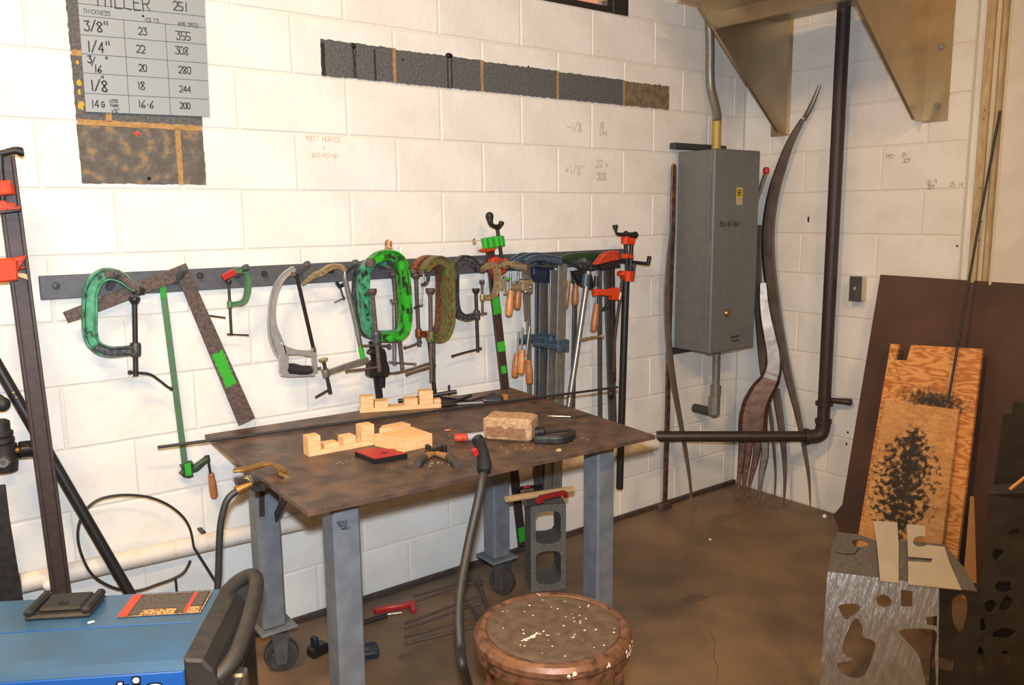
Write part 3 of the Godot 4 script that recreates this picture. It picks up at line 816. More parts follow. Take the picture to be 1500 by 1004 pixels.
	for q in [[Vector3(-3.19, 1.317, 0.012), Vector3(-3.173, 1.372, 0.085)], [Vector3(-2.988, 1.325, 0.012), Vector3(-2.974, 1.376, 0.1)], [Vector3(-2.785, 1.335, 0.012), Vector3(-2.77, 1.37, 0.09)], [Vector3(-2.57, 1.326, 0.012), Vector3(-2.554, 1.373, 0.1)], [Vector3(-2.374, 1.331, 0.012), Vector3(-2.373, 1.37, 0.11)],
		[Vector3(-2.227, 1.339, 0.012), Vector3(-2.226, 1.37, 0.13)], [Vector3(-2.018, 1.329, 0.012), Vector3(-2.027, 1.353, 0.11)], [Vector3(-1.799, 1.328, 0.012), Vector3(-1.805, 1.346, 0.1)], [Vector3(-1.712, 1.327, 0.012), Vector3(-1.719, 1.348, 0.11)], [Vector3(-1.459, 1.321, 0.012), Vector3(-1.468, 1.335, 0.13)], [Vector3(-1.251, 1.318, 0.012), Vector3(-1.253, 1.329, 0.12)]]:
		P(rail, "peg", G.new().bar(q[0], q[1], 0.02, 0.02, U, 0.003), "rail_grey")
	var lh: Vector3 = Vector3(-0.947, 1.312, 0.012)
	var l1: Vector3 = Vector3(-0.907, 1.3, 0.17)
	P(rail, "hook_peg", G.new().bar(lh, l1, 0.016, 0.016, U, 0.002).bar(l1 + Vector3(0, -0.006, 0), l1 + Vector3(0.01, 0.036, 0), 0.016, 0.016, Z, 0.002), "steel_black", "black angled hook peg")

	# painted drain pipe along the foot of the wall
	o = T("wall_pipe", "white painted pipe running low along the block wall behind the bench", "pipe", Vector3(-3.497, 0.434, 0.06))
	var pa: Vector3 = Vector3(-3.515, 0.439, 0.06); var pb: Vector3 = Vector3(-0.716, 0.372, 0.06)
	P(o, "pipe_run", G.new().tube([pa, pa.lerp(pb, 0.5), pb], 0.031, 20), "pipe_white")
	P(o, "pipe_stub", G.new().tube([Vector3(-3.42, 0.434, 0.09), Vector3(-3.441, 0.428, 0.1)], [0.016, 0.018], 14).ball(Vector3(-3.445, 0.427, 0.1), 0.018, 12), "pvc_white", "small white capped stub")
	var clp := [Vector3(-2.964, 0.428, 0.06), Vector3(-2.006, 0.4, 0.06)]
	for q in clp: P(o, "pipe_clip", G.new().box(q + Vector3(0, 0.033, -0.03), Vector3(0.016, 0.008, 0.05), Basis(), 0.002), "steel_dark")

	# bar clamp standing at the far left
	o = T("bar_clamp", "tall brown steel bar clamp with orange jaws leaning at the far left of the wall", "clamp", Vector3(-3.427, 0.403, 0.2))
	var ba: Vector3 = Vector3(-3.448, 1.715, 0.1); var bb: Vector3 = Vector3(-3.421, 0.372, 0.16)
	var bd := (bb - ba).normalized()
	var bt := ba + bd * 0.0
	var q2 := []
	P(o, "bar", G.new().bar(bt, bb + bd * 0.12, 0.052, 0.012, Z, 0.002).bar(bt + Vector3(-0.021, 0, 0.009), bb + bd * 0.12 + Vector3(-0.021, 0, 0.009), 0.010, 0.016, Z, 0.002).bar(bt + Vector3(0.021, 0, 0.009), bb + bd * 0.12 + Vector3(0.021, 0, 0.009), 0.010, 0.016, Z, 0.002), "bar_brown")
	P(o, "crank_handle", G.new().tube(G.smooth([Vector3(-3.509, 1.714, 0.15), Vector3(-3.461, 1.717, 0.15), Vector3(-3.441, 1.722, 0.15), Vector3(-3.421, 1.726, 0.15), Vector3(-3.41, 1.723, 0.15), Vector3(-3.403, 1.723, 0.15)]), [0.009, 0.009, 0.009, 0.009, 0.009, 0.009, 0.009, 0.009, 0.009, 0.009, 0.009, 0.009, 0.010, 0.010, 0.010, 0.011, 0.011, 0.011, 0.011, 0.012, 0.012, 0.012, 0.013, 0.013, 0.014, 0.014, 0.013, 0.012, 0.011, 0.009, 0.004], 12), "steel_black")
	P(o, "screw", G.new().thread(Vector3(-3.461, 1.723, 0.15), Vector3(-3.467, 1.578, 0.15), 0.009), "steel_dark")
	P(o, "screw_head", G.new().prism([Vector2(-3.502, 1.64), Vector2(-3.443, 1.644), Vector2(-3.443, 1.605), Vector2(-3.503, 1.599)], wallfr(0.12), 0.05, 0.004).tube([Vector3(-3.448, 1.634, 0.15), Vector3(-3.447, 1.606, 0.15)], 0.013, 10), "orange")
	P(o, "sliding_jaw", G.new().prism([Vector2(-3.504, 1.586), Vector2(-3.461, 1.591), Vector2(-3.454, 1.582), Vector2(-3.443, 1.584), Vector2(-3.431, 1.572), Vector2(-3.423, 1.569), Vector2(-3.427, 1.561), Vector2(-3.474, 1.556), Vector2(-3.507, 1.554)], wallfr(0.11), 0.05, 0.005), "orange_worn")
	P(o, "jaw_plate", G.new().prism([Vector2(-3.506, 1.558), Vector2(-3.425, 1.565), Vector2(-3.427, 1.559), Vector2(-3.474, 1.552), Vector2(-3.507, 1.55)], wallfr(0.105), 0.06, 0.002), "steel_black")
	P(o, "tail_stop", G.new().prism([Vector2(-3.527, 1.426), Vector2(-3.461, 1.429), Vector2(-3.448, 1.423), Vector2(-3.451, 1.367), Vector2(-3.472, 1.364), Vector2(-3.528, 1.361)], wallfr(0.12), 0.055, 0.005), "orange")
	P(o, "tail_jaw", G.new().prism([Vector2(-3.463, 1.428), Vector2(-3.422, 1.435), Vector2(-3.425, 1.427), Vector2(-3.442, 1.402), Vector2(-3.427, 1.403), Vector2(-3.429, 1.398), Vector2(-3.454, 1.393)], wallfr(0.13), 0.03, 0.003), "orange_worn")
	P(o, "wood_pad", G.new().prism([Vector2(-3.455, 1.389), Vector2(-3.427, 1.382), Vector2(-3.425, 1.366), Vector2(-3.454, 1.378)], wallfr(0.135), 0.02, 0.001), "pine")
	# black pole crossing behind it
	o = T("steel_pole", "round black steel pole leaning diagonally behind the tall bar clamp", "pole", Vector3(-3.24, 0.381, 0.2))
	var pe: Vector3 = Vector3(-3.225, 0.338, 0.17); var ps: Vector3 = Vector3(-3.524, 1.143, 0.05)
	P(o, "tube", G.new().tube([ps, ps.lerp(pe, 0.5), pe + (pe - ps) * 0.25], 0.0165, 16), "steel_black")
	for q in [Vector3(-3.483, 1.032, 0.083), Vector3(-3.477, 1.016, 0.085)]: P(o, "worn_spot", G.new().ball(q, 0.005, 6), "bronze")
	# air regulator at the frame edge
	o = T("air_regulator", "black air regulator with ribbed body and round gauge on the wall at far left", "regulator", Vector3(-3.522, 0.807, 0.1))
	P(o, "body", G.new().lathe([Vector2(0, -0.06), Vector2(0.034, -0.058), Vector2(0.038, -0.03), Vector2(0.038, 0.02), Vector2(0.030, 0.024), Vector2(0.034, 0.03), Vector2(0.034, 0.04), Vector2(0.028, 0.044), Vector2(0.032, 0.05), Vector2(0.032, 0.06), Vector2(0.026, 0.064), Vector2(0.026, 0.09), Vector2(0.018, 0.096), Vector2(0, 0.097)], Transform3D(Basis(), Vector3(-3.525, 0.861, 0.08)), 20), "rubber")
	P(o, "inlet_knob", G.new().ball(Vector3(-3.514, 1.002, 0.08), 0.022, 14).tube([Vector3(-3.535, 1.015, 0.08), Vector3(-3.518, 1.021, 0.08), Vector3(-3.507, 1.005, 0.08)], 0.012, 10), "rubber")
	P(o, "gauge", G.new().lathe([Vector2(0, 0), Vector2(0.023, 0.0), Vector2(0.026, 0.004), Vector2(0.026, 0.034), Vector2(0.022, 0.038), Vector2(0, 0.038)], up_along(Vector3(-3.487, 0.863, 0.1), Vector3(-3.451, 0.86, 0.1)), 22), "gloss_black")
	P(o, "gauge_stem", G.new().tube([Vector3(-3.509, 0.861, 0.09), Vector3(-3.482, 0.862, 0.1)], 0.009, 8), "brass")
	P(o, "port_fitting", G.new().lathe([Vector2(0.007, 0.02), Vector2(0.007, 0.022), Vector2(0.014, 0.022), Vector2(0.016, 0.0), Vector2(0.0, 0.0)], fr(Vector3(-3.526, 0.84, 0.12), Vector3(1, 0, 0.3), Vector3(-0.3, 0.1, 1)), 16), "steel")
	# dark plate at the frame edge
	o = T("steel_plate", "dark grey steel plate standing against the wall at the far left edge", "plate", Vector3(-3.552, 0.397, 0.12))
	P(o, "sheet", G.new().prism([Vector2(-3.642, 0.779), Vector2(-3.529, 0.767), Vector2(-3.528, 0.662), Vector2(-3.515, 0.373), Vector2(-3.524, 0.225), Vector2(-3.694, 0.232)], wallfr(0.10), 0.006, 0.001), "steel_dark")
	# wire hoop
	o = T("wire_hoop", "bent round steel rod hoop with straight stem resting on the pipe behind the welder", "rod", Vector3(-3.204, 0.359, 0.12))
	P(o, "hoop", G.new().tube(G.smooth([Vector3(-3.029, 0.396, 0.11), Vector3(-3.051, 0.363, 0.11), Vector3(-3.087, 0.349, 0.11), Vector3(-3.139, 0.343, 0.11), Vector3(-3.197, 0.339, 0.11), Vector3(-3.243, 0.355, 0.11), Vector3(-3.29, 0.388, 0.11), Vector3(-3.33, 0.438, 0.11), Vector3(-3.351, 0.507, 0.11), Vector3(-3.356, 0.566, 0.11), Vector3(-3.346, 0.612, 0.11), Vector3(-3.324, 0.647, 0.11), Vector3(-3.29, 0.668, 0.11), Vector3(-3.242, 0.671, 0.11), Vector3(-3.189, 0.661, 0.11), Vector3(-3.135, 0.64, 0.11), Vector3(-3.084, 0.603, 0.11), Vector3(-3.044, 0.556, 0.11), Vector3(-3.023, 0.508, 0.11), Vector3(-3.016, 0.453, 0.11)], 5), 0.0042, 8), "steel_dark")
	P(o, "stem", G.new().tube([Vector3(-3.016, 0.453, 0.11), Vector3(-3.015, 0.44, 0.11), Vector3(-2.955, 0.306, 0.11), Vector3(-2.945, 0.279, 0.11)], 0.0042, 8), "steel_dark")
	P(o, "support_stem", G.new().tube([Vector3(-3.081, 0.35, 0.11), Vector3(-3.08, 0.328, 0.11), Vector3(-3.08, 0.289, 0.11)], 0.0042, 8), "steel_dark")

# ------------------------------------------------------------------ clamps
const ZN := Vector3(0, 0, 1)
# one C-clamp. sp: spine of the frame from the anvil round to the screw boss; sc: [top, bottom] of the screw; hd: points of the handle
func c_clamp(label: String, sp: Array, w: float, t: float, sc: Array, sr: float, hd: Array, mf, ms, group := "", rib := 0.45, called := "c_clamp") -> Node3D:
	var o := T(called, label, "clamp", sp[sp.size() / 2], group)
	var s = G.smooth(sp, 5)
	var n = s.size()
	var ww = []
	for i in n:
		var k = float(i) / (n - 1)
		ww.append(w * (0.62 + 0.38 * sin(PI * clamp(k, 0.04, 0.96))))
	P(o, "frame", G.new().sweep(s, ww, t, ZN, rib), mf)
	var a: Vector3 = sp[0]
	var d: Vector3 = (sc[1] - sc[0]).normalized()
	P(o, "anvil", G.new().lathe([Vector2(0, 0), Vector2(w * 0.42, 0), Vector2(w * 0.45, w * 0.3), Vector2(w * 0.3, w * 0.6), Vector2(0, w * 0.62)], up_along(a + d * w * 0.35, a - d), 12), ms)
	var e: Vector3 = sp[n if false else sp.size() - 1]
	var b: Vector3 = sc[0] + d * (e - sc[0]).dot(d)
	P(o, "boss", G.new().lathe([Vector2(0, -w * 0.5), Vector2(w * 0.34, -w * 0.5), Vector2(w * 0.4, -w * 0.3), Vector2(w * 0.4, w * 0.3), Vector2(w * 0.34, w * 0.5), Vector2(0, w * 0.5)], up_along(b, b + d), 14), "casting_dark" if mf in ["green_teal", "green_bright"] else mf)
	P(o, "screw", G.new().thread(sc[0], sc[1], sr), ms)
	P(o, "swivel_pad", G.new().lathe([Vector2(0, -0.002), Vector2(sr * 1.9, -0.002), Vector2(sr * 1.9, sr * 0.7), Vector2(sr * 1.2, sr * 2.0), Vector2(0, sr * 2.2)], up_along(sc[0], sc[1]), 14), ms)
	if hd.size() > 1:
		var hs = G.smooth(hd, 4) if hd.size() > 2 else hd
		P(o, "handle", G.new().tube(hs, sr * 0.5, 8).ball(hd[0], sr * 0.75, 8).ball(hd[hd.size() - 1], sr * 0.75, 8), ms)
	return o

# wooden grip turned between two points
func grip(a: Vector3, b: Vector3, r: float) -> G:
	var l := (b - a).length()
	return G.new().lathe([Vector2(0, 0), Vector2(r * 0.7, 0), Vector2(r * 0.8, l * 0.06), Vector2(r * 0.78, l * 0.15), Vector2(r, l * 0.45), Vector2(r * 1.02, l * 0.75), Vector2(r * 0.92, l * 0.93), Vector2(r * 0.55, l), Vector2(0, l)], up_along(a, b), 14)

func clamps_left():
	# green C-clamp
	var o := c_clamp("large C-clamp with worn teal green frame hanging leftmost on the rail", [Vector3(-3.112, 1.313, 0.06), Vector3(-3.137, 1.33, 0.06), Vector3(-3.159, 1.351, 0.06), Vector3(-3.19, 1.365, 0.06), Vector3(-3.217, 1.36, 0.06), Vector3(-3.238, 1.34, 0.06), Vector3(-3.252, 1.305, 0.06), Vector3(-3.259, 1.242, 0.06), Vector3(-3.262, 1.183, 0.06), Vector3(-3.25, 1.145, 0.06), Vector3(-3.22, 1.125, 0.06), Vector3(-3.183, 1.119, 0.06), Vector3(-3.139, 1.121, 0.06)], 0.044, 0.026,
		[Vector3(-3.126, 1.286, 0.06), Vector3(-3.141, 1.036, 0.06)], 0.009, [Vector3(-3.158, 1.05, 0.06), Vector3(-3.128, 1.044, 0.06), Vector3(-3.097, 1.035, 0.06), Vector3(-3.068, 1.009, 0.06), Vector3(-3.048, 0.988, 0.06), Vector3(-3.036, 0.979, 0.06)], "green_teal", "steel_dark")
	P(o, "anvil_arm", G.new().sweep(G.smooth([Vector3(-3.209, 1.364, 0.06), Vector3(-3.188, 1.367, 0.06), Vector3(-3.166, 1.36, 0.06), Vector3(-3.148, 1.344, 0.06), Vector3(-3.129, 1.325, 0.06), Vector3(-3.106, 1.309, 0.06)], 4), 0.03, 0.028, ZN), "rusty", "bare rusty upper arm of the clamp")
	P(o, "lower_arm", G.new().sweep(G.smooth([Vector3(-3.25, 1.145, 0.06), Vector3(-3.22, 1.125, 0.06), Vector3(-3.183, 1.12, 0.06), Vector3(-3.135, 1.12, 0.06)], 4), 0.031, 0.03, ZN, 0.3), "casting_dark", "bare dark lower arm of the clamp")
	# rusty square
	o = T("steel_square", "rusty L-shaped flat steel square with green spray patch, hooked over a rail peg", "square", Vector3(-2.785, 0.816, 0.03))
	P(o, "blade", G.new().prism([Vector2(-2.957, 1.388), Vector2(-2.758, 0.833), Vector2(-2.817, 0.815), Vector2(-2.983, 1.333), Vector2(-3.317, 1.221), Vector2(-3.329, 1.255)], wallfr(0.042), 0.006, 0.0006), "rusty")
	P(o, "paint_patch", G.new().prism(ragged([Vector2(-2.893, 1.071), Vector2(-2.857, 1.089), Vector2(-2.818, 0.969), Vector2(-2.854, 0.952)], 0.007, 0.004), wallfr(0.048), 0.0006), "green_spray", "bright green spray paint patch")
	# green F-clamp
	o = T("bar_clamp", "slim green bar clamp hanging beside the rusty square, wooden handle at its foot", "clamp", Vector3(-2.998, 0.669, 0.02))
	P(o, "bar", G.new().bar(Vector3(-3.029, 1.317, 0.02), Vector3(-2.999, 0.682, 0.02), 0.020, 0.007, ZN, 0.001), "green_worn")
	P(o, "paint_band", G.new().bar(Vector3(-3.03, 1.319, 0.025), Vector3(-3.029, 1.277, 0.025), 0.0195, 0.001, ZN, 0.0), "green_spray", "bright green painted end")
	P(o, "sliding_head", G.new().prism([Vector2(-3.018, 0.705), Vector2(-2.979, 0.714), Vector2(-2.976, 0.694), Vector2(-2.926, 0.721), Vector2(-2.92, 0.708), Vector2(-2.964, 0.677), Vector2(-2.982, 0.674), Vector2(-2.979, 0.661), Vector2(-2.995, 0.659), Vector2(-3.012, 0.665), Vector2(-3.022, 0.677), Vector2(-3.011, 0.687)], wallfr(0.014), 0.028, 0.003), "green_dark")
	P(o, "head_face", G.new().prism([Vector2(-3.008, 0.711), Vector2(-2.988, 0.714), Vector2(-2.986, 0.668), Vector2(-3.006, 0.67)], wallfr(0.0425), 0.001, 0.0003), "green_spray")
	P(o, "screw_nut", G.new().lathe([Vector2(0, 0), Vector2(0.009, 0), Vector2(0.009, 0.022), Vector2(0, 0.022)], up_along(Vector3(-2.928, 0.723, 0.028), Vector3(-2.925, 0.693, 0.028)), 10), "steel_dark")
	P(o, "screw", G.new().thread(Vector3(-2.926, 0.718, 0.028), Vector3(-2.919, 0.65, 0.028), 0.005), "steel_dark")
	P(o, "handle", grip(Vector3(-2.918, 0.658, 0.028), Vector3(-2.912, 0.565, 0.028), 0.0135), "handle_wood")
	# small C-clamp
	o = c_clamp("small worn green and red C-clamp on the peg between the square and the hacksaw", [Vector3(-2.841, 1.341, 0.07), Vector3(-2.806, 1.355, 0.07), Vector3(-2.778, 1.358, 0.07), Vector3(-2.764, 1.344, 0.07), Vector3(-2.764, 1.306, 0.07), Vector3(-2.771, 1.269, 0.07), Vector3(-2.789, 1.247, 0.07), Vector3(-2.838, 1.244, 0.07)], 0.023, 0.014,
		[Vector3(-2.829, 1.324, 0.07), Vector3(-2.831, 1.138, 0.07)], 0.0055, [Vector3(-2.842, 1.143, 0.07), Vector3(-2.805, 1.138, 0.07), Vector3(-2.775, 1.134, 0.07)], "green_worn", "steel_dark")
	P(o, "red_tip", G.new().sweep([Vector3(-2.849, 1.334, 0.072), Vector3(-2.826, 1.345, 0.072), Vector3(-2.807, 1.353, 0.072)], 0.022, 0.017, ZN), "red", "red painted anvil end")
	P(o, "sliding_rod", G.new().tube([Vector3(-2.899, 1.212, 0.07), Vector3(-2.848, 1.2, 0.07)], 0.003, 8), "steel_dark")
	# hacksaw
	o = T("hacksaw", "silver hacksaw with curved bow frame and black grip hanging from the rail", "hacksaw", Vector3(-2.601, 0.97, 0.06))
	P(o, "bow", G.new().sweep(G.smooth([Vector3(-2.593, 1.354, 0.065), Vector3(-2.622, 1.338, 0.065), Vector3(-2.651, 1.309, 0.065), Vector3(-2.673, 1.26, 0.065), Vector3(-2.684, 1.201, 0.065), Vector3(-2.683, 1.138, 0.065), Vector3(-2.666, 1.077, 0.065), Vector3(-2.655, 1.047, 0.065)], 5), [0.018, 0.02, 0.02, 0.02, 0.021, 0.022, 0.022, 0.022, 0.023, 0.023, 0.023, 0.024, 0.024, 0.024, 0.025, 0.025, 0.025, 0.026, 0.026, 0.027, 0.027, 0.028, 0.03, 0.032, 0.034, 0.038, 0.042, 0.045, 0.046, 0.046, 0.046, 0.044, 0.042, 0.04, 0.036, 0.034], 0.016, ZN, 0.3), "alu")
	P(o, "web", G.new().prism([Vector2(-2.663, 1.097), Vector2(-2.636, 1.079), Vector2(-2.601, 1.063), Vector2(-2.555, 1.055), Vector2(-2.536, 1.061), Vector2(-2.526, 1.042), Vector2(-2.525, 0.971), Vector2(-2.541, 0.968), Vector2(-2.543, 1.029), Vector2(-2.587, 1.041), Vector2(-2.633, 1.047), Vector2(-2.634, 0.98), Vector2(-2.659, 0.978), Vector2(-2.669, 0.992)], wallfr(0.057), 0.016, 0.003), "alu")
	P(o, "grip", G.new().tube(G.smooth([Vector3(-2.638, 1.003, 0.065), Vector3(-2.615, 0.995, 0.065), Vector3(-2.59, 0.987, 0.065), Vector3(-2.569, 0.984, 0.065), Vector3(-2.548, 0.984, 0.065)], 3), [0.014, 0.017, 0.019, 0.020, 0.020, 0.019, 0.019, 0.018, 0.018, 0.018, 0.017, 0.016, 0.014], 12), "rubber")
	P(o, "base_rail", G.new().sweep([Vector3(-2.664, 0.981, 0.065), Vector3(-2.642, 0.975, 0.065), Vector3(-2.538, 0.965, 0.065)], 0.012, 0.02, ZN), "alu")
	P(o, "blade", G.new().bar(Vector3(-2.587, 1.334, 0.066), Vector3(-2.536, 1.061, 0.066), 0.014, 0.0025, ZN, 0.0), "steel_black")
	P(o, "blade_holder", G.new().box(Vector3(-2.602, 1.335, 0.066), Vector3(0.02, 0.016, 0.016)), "chrome")
	P(o, "tension_nut", G.new().tube([Vector3(-2.532, 0.985, 0.066), Vector3(-2.511, 0.985, 0.066)], 0.006, 8), "chrome")
	P(o, "blade_holder", G.new().box(Vector3(-2.534, 1.056, 0.066), Vector3(0.014, 0.02, 0.014)), "chrome")
	# deep-throat bar clamp
	o = T("bar_clamp", "silver locking bar clamp with bronze upper jaw hanging right of the hacksaw", "clamp", Vector3(-2.486, 0.891, 0.06))
	P(o, "upper_jaw", G.new().sweep(G.smooth([Vector3(-2.57, 1.297, 0.075), Vector3(-2.551, 1.311, 0.075), Vector3(-2.524, 1.327, 0.075), Vector3(-2.493, 1.335, 0.075), Vector3(-2.471, 1.348, 0.075), Vector3(-2.444, 1.355, 0.075), Vector3(-2.417, 1.351, 0.075), Vector3(-2.404, 1.338, 0.075)], 4), [0.008, 0.010, 0.012, 0.014, 0.015, 0.017, 0.018, 0.020, 0.021, 0.022, 0.023, 0.024, 0.024, 0.024, 0.024, 0.024, 0.024, 0.024, 0.023, 0.022, 0.021, 0.02, 0.02, 0.02, 0.019, 0.018, 0.018, 0.018, 0.018], 0.018, ZN), "bronze")
	P(o, "bar", G.new().tube(G.smooth([Vector3(-2.401, 1.34, 0.07), Vector3(-2.402, 1.317, 0.07), Vector3(-2.396, 1.279, 0.07), Vector3(-2.368, 1.15, 0.07), Vector3(-2.343, 1.012, 0.07), Vector3(-2.335, 0.988, 0.07)], 4), 0.0095, 12), "steel")
	P(o, "paint_patch", G.new().tube([Vector3(-2.35, 1.047, 0.07), Vector3(-2.339, 0.991, 0.07)], 0.0102, 12), "green_spray", "green painted lower end of the bar")
	P(o, "lower_jaw", G.new().sweep([Vector3(-2.323, 0.995, 0.075), Vector3(-2.363, 0.989, 0.075), Vector3(-2.42, 0.98, 0.075), Vector3(-2.475, 0.969, 0.075), Vector3(-2.505, 0.965, 0.075)], [0.022, 0.024, 0.022, 0.02, 0.02], 0.018, ZN), "steel")
	P(o, "boss", G.new().lathe([Vector2(0, -0.014), Vector2(0.014, -0.014), Vector2(0.015, 0.0), Vector2(0.014, 0.014), Vector2(0, 0.014)], up_along(Vector3(-2.497, 0.967, 0.075), Vector3(-2.49, 0.938, 0.075)), 14), "steel")
	P(o, "screw", G.new().thread(Vector3(-2.503, 1.011, 0.075), Vector3(-2.484, 0.901, 0.075), 0.0075), "steel_dark")
	P(o, "swivel_pad", G.new().lathe([Vector2(0, 0), Vector2(0.018, 0.0), Vector2(0.018, 0.005), Vector2(0.011, 0.012), Vector2(0, 0.012)], up_along(Vector3(-2.505, 1.021, 0.075), Vector3(-2.501, 0.995, 0.075)), 14), "bronze")
	P(o, "handle", G.new().tube([Vector3(-2.541, 0.881, 0.075), Vector3(-2.481, 0.905, 0.075)], 0.0045, 8), "steel_dark")
	P(o, "handle_boss", G.new().tube([Vector3(-2.488, 0.924, 0.075), Vector3(-2.482, 0.887, 0.075)], 0.008, 8), "steel_dark")
	# little clamp behind it
	o = T("thumb_clamp", "tiny steel screw clamp hanging behind the silver bar clamp", "clamp", Vector3(-2.402, 1.225, 0.02))
	P(o, "jaw", G.new().sweep([Vector3(-2.417, 1.293, 0.03), Vector3(-2.407, 1.275, 0.03), Vector3(-2.387, 1.284, 0.03)], 0.014, 0.012, ZN), "blue_dark")
	P(o, "screw", G.new().thread(Vector3(-2.407, 1.285, 0.03), Vector3(-2.39, 1.225, 0.03), 0.004, 0.006), "steel_dark")
	P(o, "handle", G.new().tube([Vector3(-2.429, 1.218, 0.03), Vector3(-2.384, 1.235, 0.03)], 0.003, 8), "steel")
	# dark C-clamp behind the green pair
	c_clamp("dark grey C-clamp hanging behind the pair of green C-clamps", [Vector3(-2.25, 1.352, 0.035), Vector3(-2.285, 1.361, 0.035), Vector3(-2.314, 1.349, 0.035), Vector3(-2.332, 1.314, 0.035), Vector3(-2.341, 1.243, 0.035), Vector3(-2.341, 1.17, 0.035), Vector3(-2.332, 1.117, 0.035), Vector3(-2.302, 1.085, 0.035), Vector3(-2.249, 1.069, 0.035), Vector3(-2.183, 1.071, 0.035)], 0.03, 0.03,
		[Vector3(-2.181, 1.211, 0.035), Vector3(-2.188, 0.952, 0.035)], 0.009, [Vector3(-2.211, 0.968, 0.04), Vector3(-2.154, 0.957, 0.04), Vector3(-2.098, 0.947, 0.04)], "casting_dark", "steel")
	# green pair
	c_clamp("large bright green C-clamp of the pair, the one opening to the right", [Vector3(-2.222, 1.352, 0.075), Vector3(-2.259, 1.367, 0.075), Vector3(-2.294, 1.36, 0.075), Vector3(-2.321, 1.336, 0.075), Vector3(-2.331, 1.288, 0.075), Vector3(-2.331, 1.224, 0.075), Vector3(-2.325, 1.159, 0.075), Vector3(-2.313, 1.109, 0.075), Vector3(-2.282, 1.085, 0.075), Vector3(-2.241, 1.084, 0.075), Vector3(-2.199, 1.085, 0.075)], 0.044, 0.036,
		[Vector3(-2.203, 1.32, 0.075), Vector3(-2.175, 0.929, 0.075)], 0.0095, [Vector3(-2.282, 0.936, 0.085), Vector3(-2.18, 0.934, 0.085), Vector3(-2.065, 0.952, 0.085), Vector3(-2.039, 0.955, 0.085)], "green_teal", "rusty")
	c_clamp("large bright green C-clamp of the pair, the one opening to the left", [Vector3(-2.32, 1.368, 0.12), Vector3(-2.291, 1.385, 0.12), Vector3(-2.251, 1.391, 0.12), Vector3(-2.214, 1.379, 0.12), Vector3(-2.192, 1.348, 0.12), Vector3(-2.185, 1.29, 0.12), Vector3(-2.181, 1.217, 0.12), Vector3(-2.181, 1.144, 0.12), Vector3(-2.194, 1.097, 0.12), Vector3(-2.231, 1.08, 0.12), Vector3(-2.294, 1.086, 0.12)], 0.048, 0.036,
		[Vector3(-2.319, 1.265, 0.12), Vector3(-2.3, 0.954, 0.12)], 0.0095, [Vector3(-2.434, 0.973, 0.12), Vector3(-2.373, 0.971, 0.12), Vector3(-2.299, 0.972, 0.12)], "green_bright", "rusty")
	# black bar clamp below them
	o = T("bar_clamp", "short black bar clamp hanging under the green C-clamps, foot on the bench", "clamp", Vector3(-2.294, 0.83, 0.1))
	P(o, "bar", G.new().bar(Vector3(-2.295, 1.064, 0.06), Vector3(-2.272, 0.836, 0.06), 0.028, 0.010, ZN, 0.001), "steel_black")
	P(o, "head", G.new().prism([Vector2(-2.323, 0.988), Vector2(-2.294, 0.992), Vector2(-2.248, 0.981), Vector2(-2.24, 0.954), Vector2(-2.241, 0.932), Vector2(-2.25, 0.923), Vector2(-2.323, 0.929), Vector2(-2.331, 0.938)], wallfr(0.06), 0.035, 0.004), "steel_black")
	P(o, "hook_jaw", G.new().prism(G.smooth([Vector2(-2.325, 1.024), Vector2(-2.304, 1.038), Vector2(-2.278, 1.04), Vector2(-2.258, 1.03), Vector2(-2.25, 1.008), Vector2(-2.251, 0.971), Vector2(-2.289, 0.976), Vector2(-2.291, 1.01), Vector2(-2.313, 1.015)], 3, true), wallfr(0.065), 0.025, 0.003), "steel_black")
	P(o, "stub", G.new().bar(Vector3(-2.265, 0.924, 0.075), Vector3(-2.269, 0.882, 0.075), 0.024, 0.016, ZN, 0.002), "steel_black")
	P(o, "adjusting_rod", G.new().tube([Vector3(-2.354, 1.055, 0.09), Vector3(-2.312, 1.051, 0.09), Vector3(-2.233, 1.042, 0.09)], 0.004, 8).ball(Vector3(-2.239, 1.04, 0.09), 0.01, 8), "rusty")
	# brown pair
	c_clamp("rusty brown C-clamp with red and green streaks, nearest of the brown pair", [Vector3(-2.084, 1.321, 0.1), Vector3(-2.062, 1.346, 0.1), Vector3(-2.03, 1.361, 0.1), Vector3(-1.996, 1.354, 0.1), Vector3(-1.974, 1.326, 0.1), Vector3(-1.973, 1.255, 0.1), Vector3(-1.972, 1.173, 0.1), Vector3(-1.977, 1.105, 0.1), Vector3(-1.997, 1.063, 0.1), Vector3(-2.03, 1.052, 0.1), Vector3(-2.064, 1.061, 0.1)], 0.042, 0.05,
		[Vector3(-2.055, 1.25, 0.1), Vector3(-2.06, 0.879, 0.1)], 0.010, [Vector3(-2.171, 0.924, 0.1), Vector3(-2.055, 0.942, 0.1), Vector3(-2.045, 0.944, 0.1)], "rust_green", "rusty")
	c_clamp("rusty brown C-clamp hanging behind its nearer brown twin", [Vector3(-2.098, 1.324, 0.05), Vector3(-2.072, 1.35, 0.05), Vector3(-2.037, 1.364, 0.05), Vector3(-1.999, 1.355, 0.05), Vector3(-1.974, 1.324, 0.05), Vector3(-1.97, 1.252, 0.05), Vector3(-1.976, 1.142, 0.05), Vector3(-1.988, 1.082, 0.05), Vector3(-2.024, 1.063, 0.05), Vector3(-2.084, 1.071, 0.05)], 0.036, 0.045,
		[Vector3(-2.089, 1.308, 0.05), Vector3(-2.082, 1.019, 0.05)], 0.0095, [Vector3(-2.148, 1.02, 0.05), Vector3(-2.12, 1.023, 0.05), Vector3(-2.076, 1.037, 0.05)], "rust_orange", "rusty")
	o = T("steel_bar", "narrow dark steel bar hanging down from the brown C-clamps to the bench", "bar", Vector3(-2.025, 0.778, 0.06))
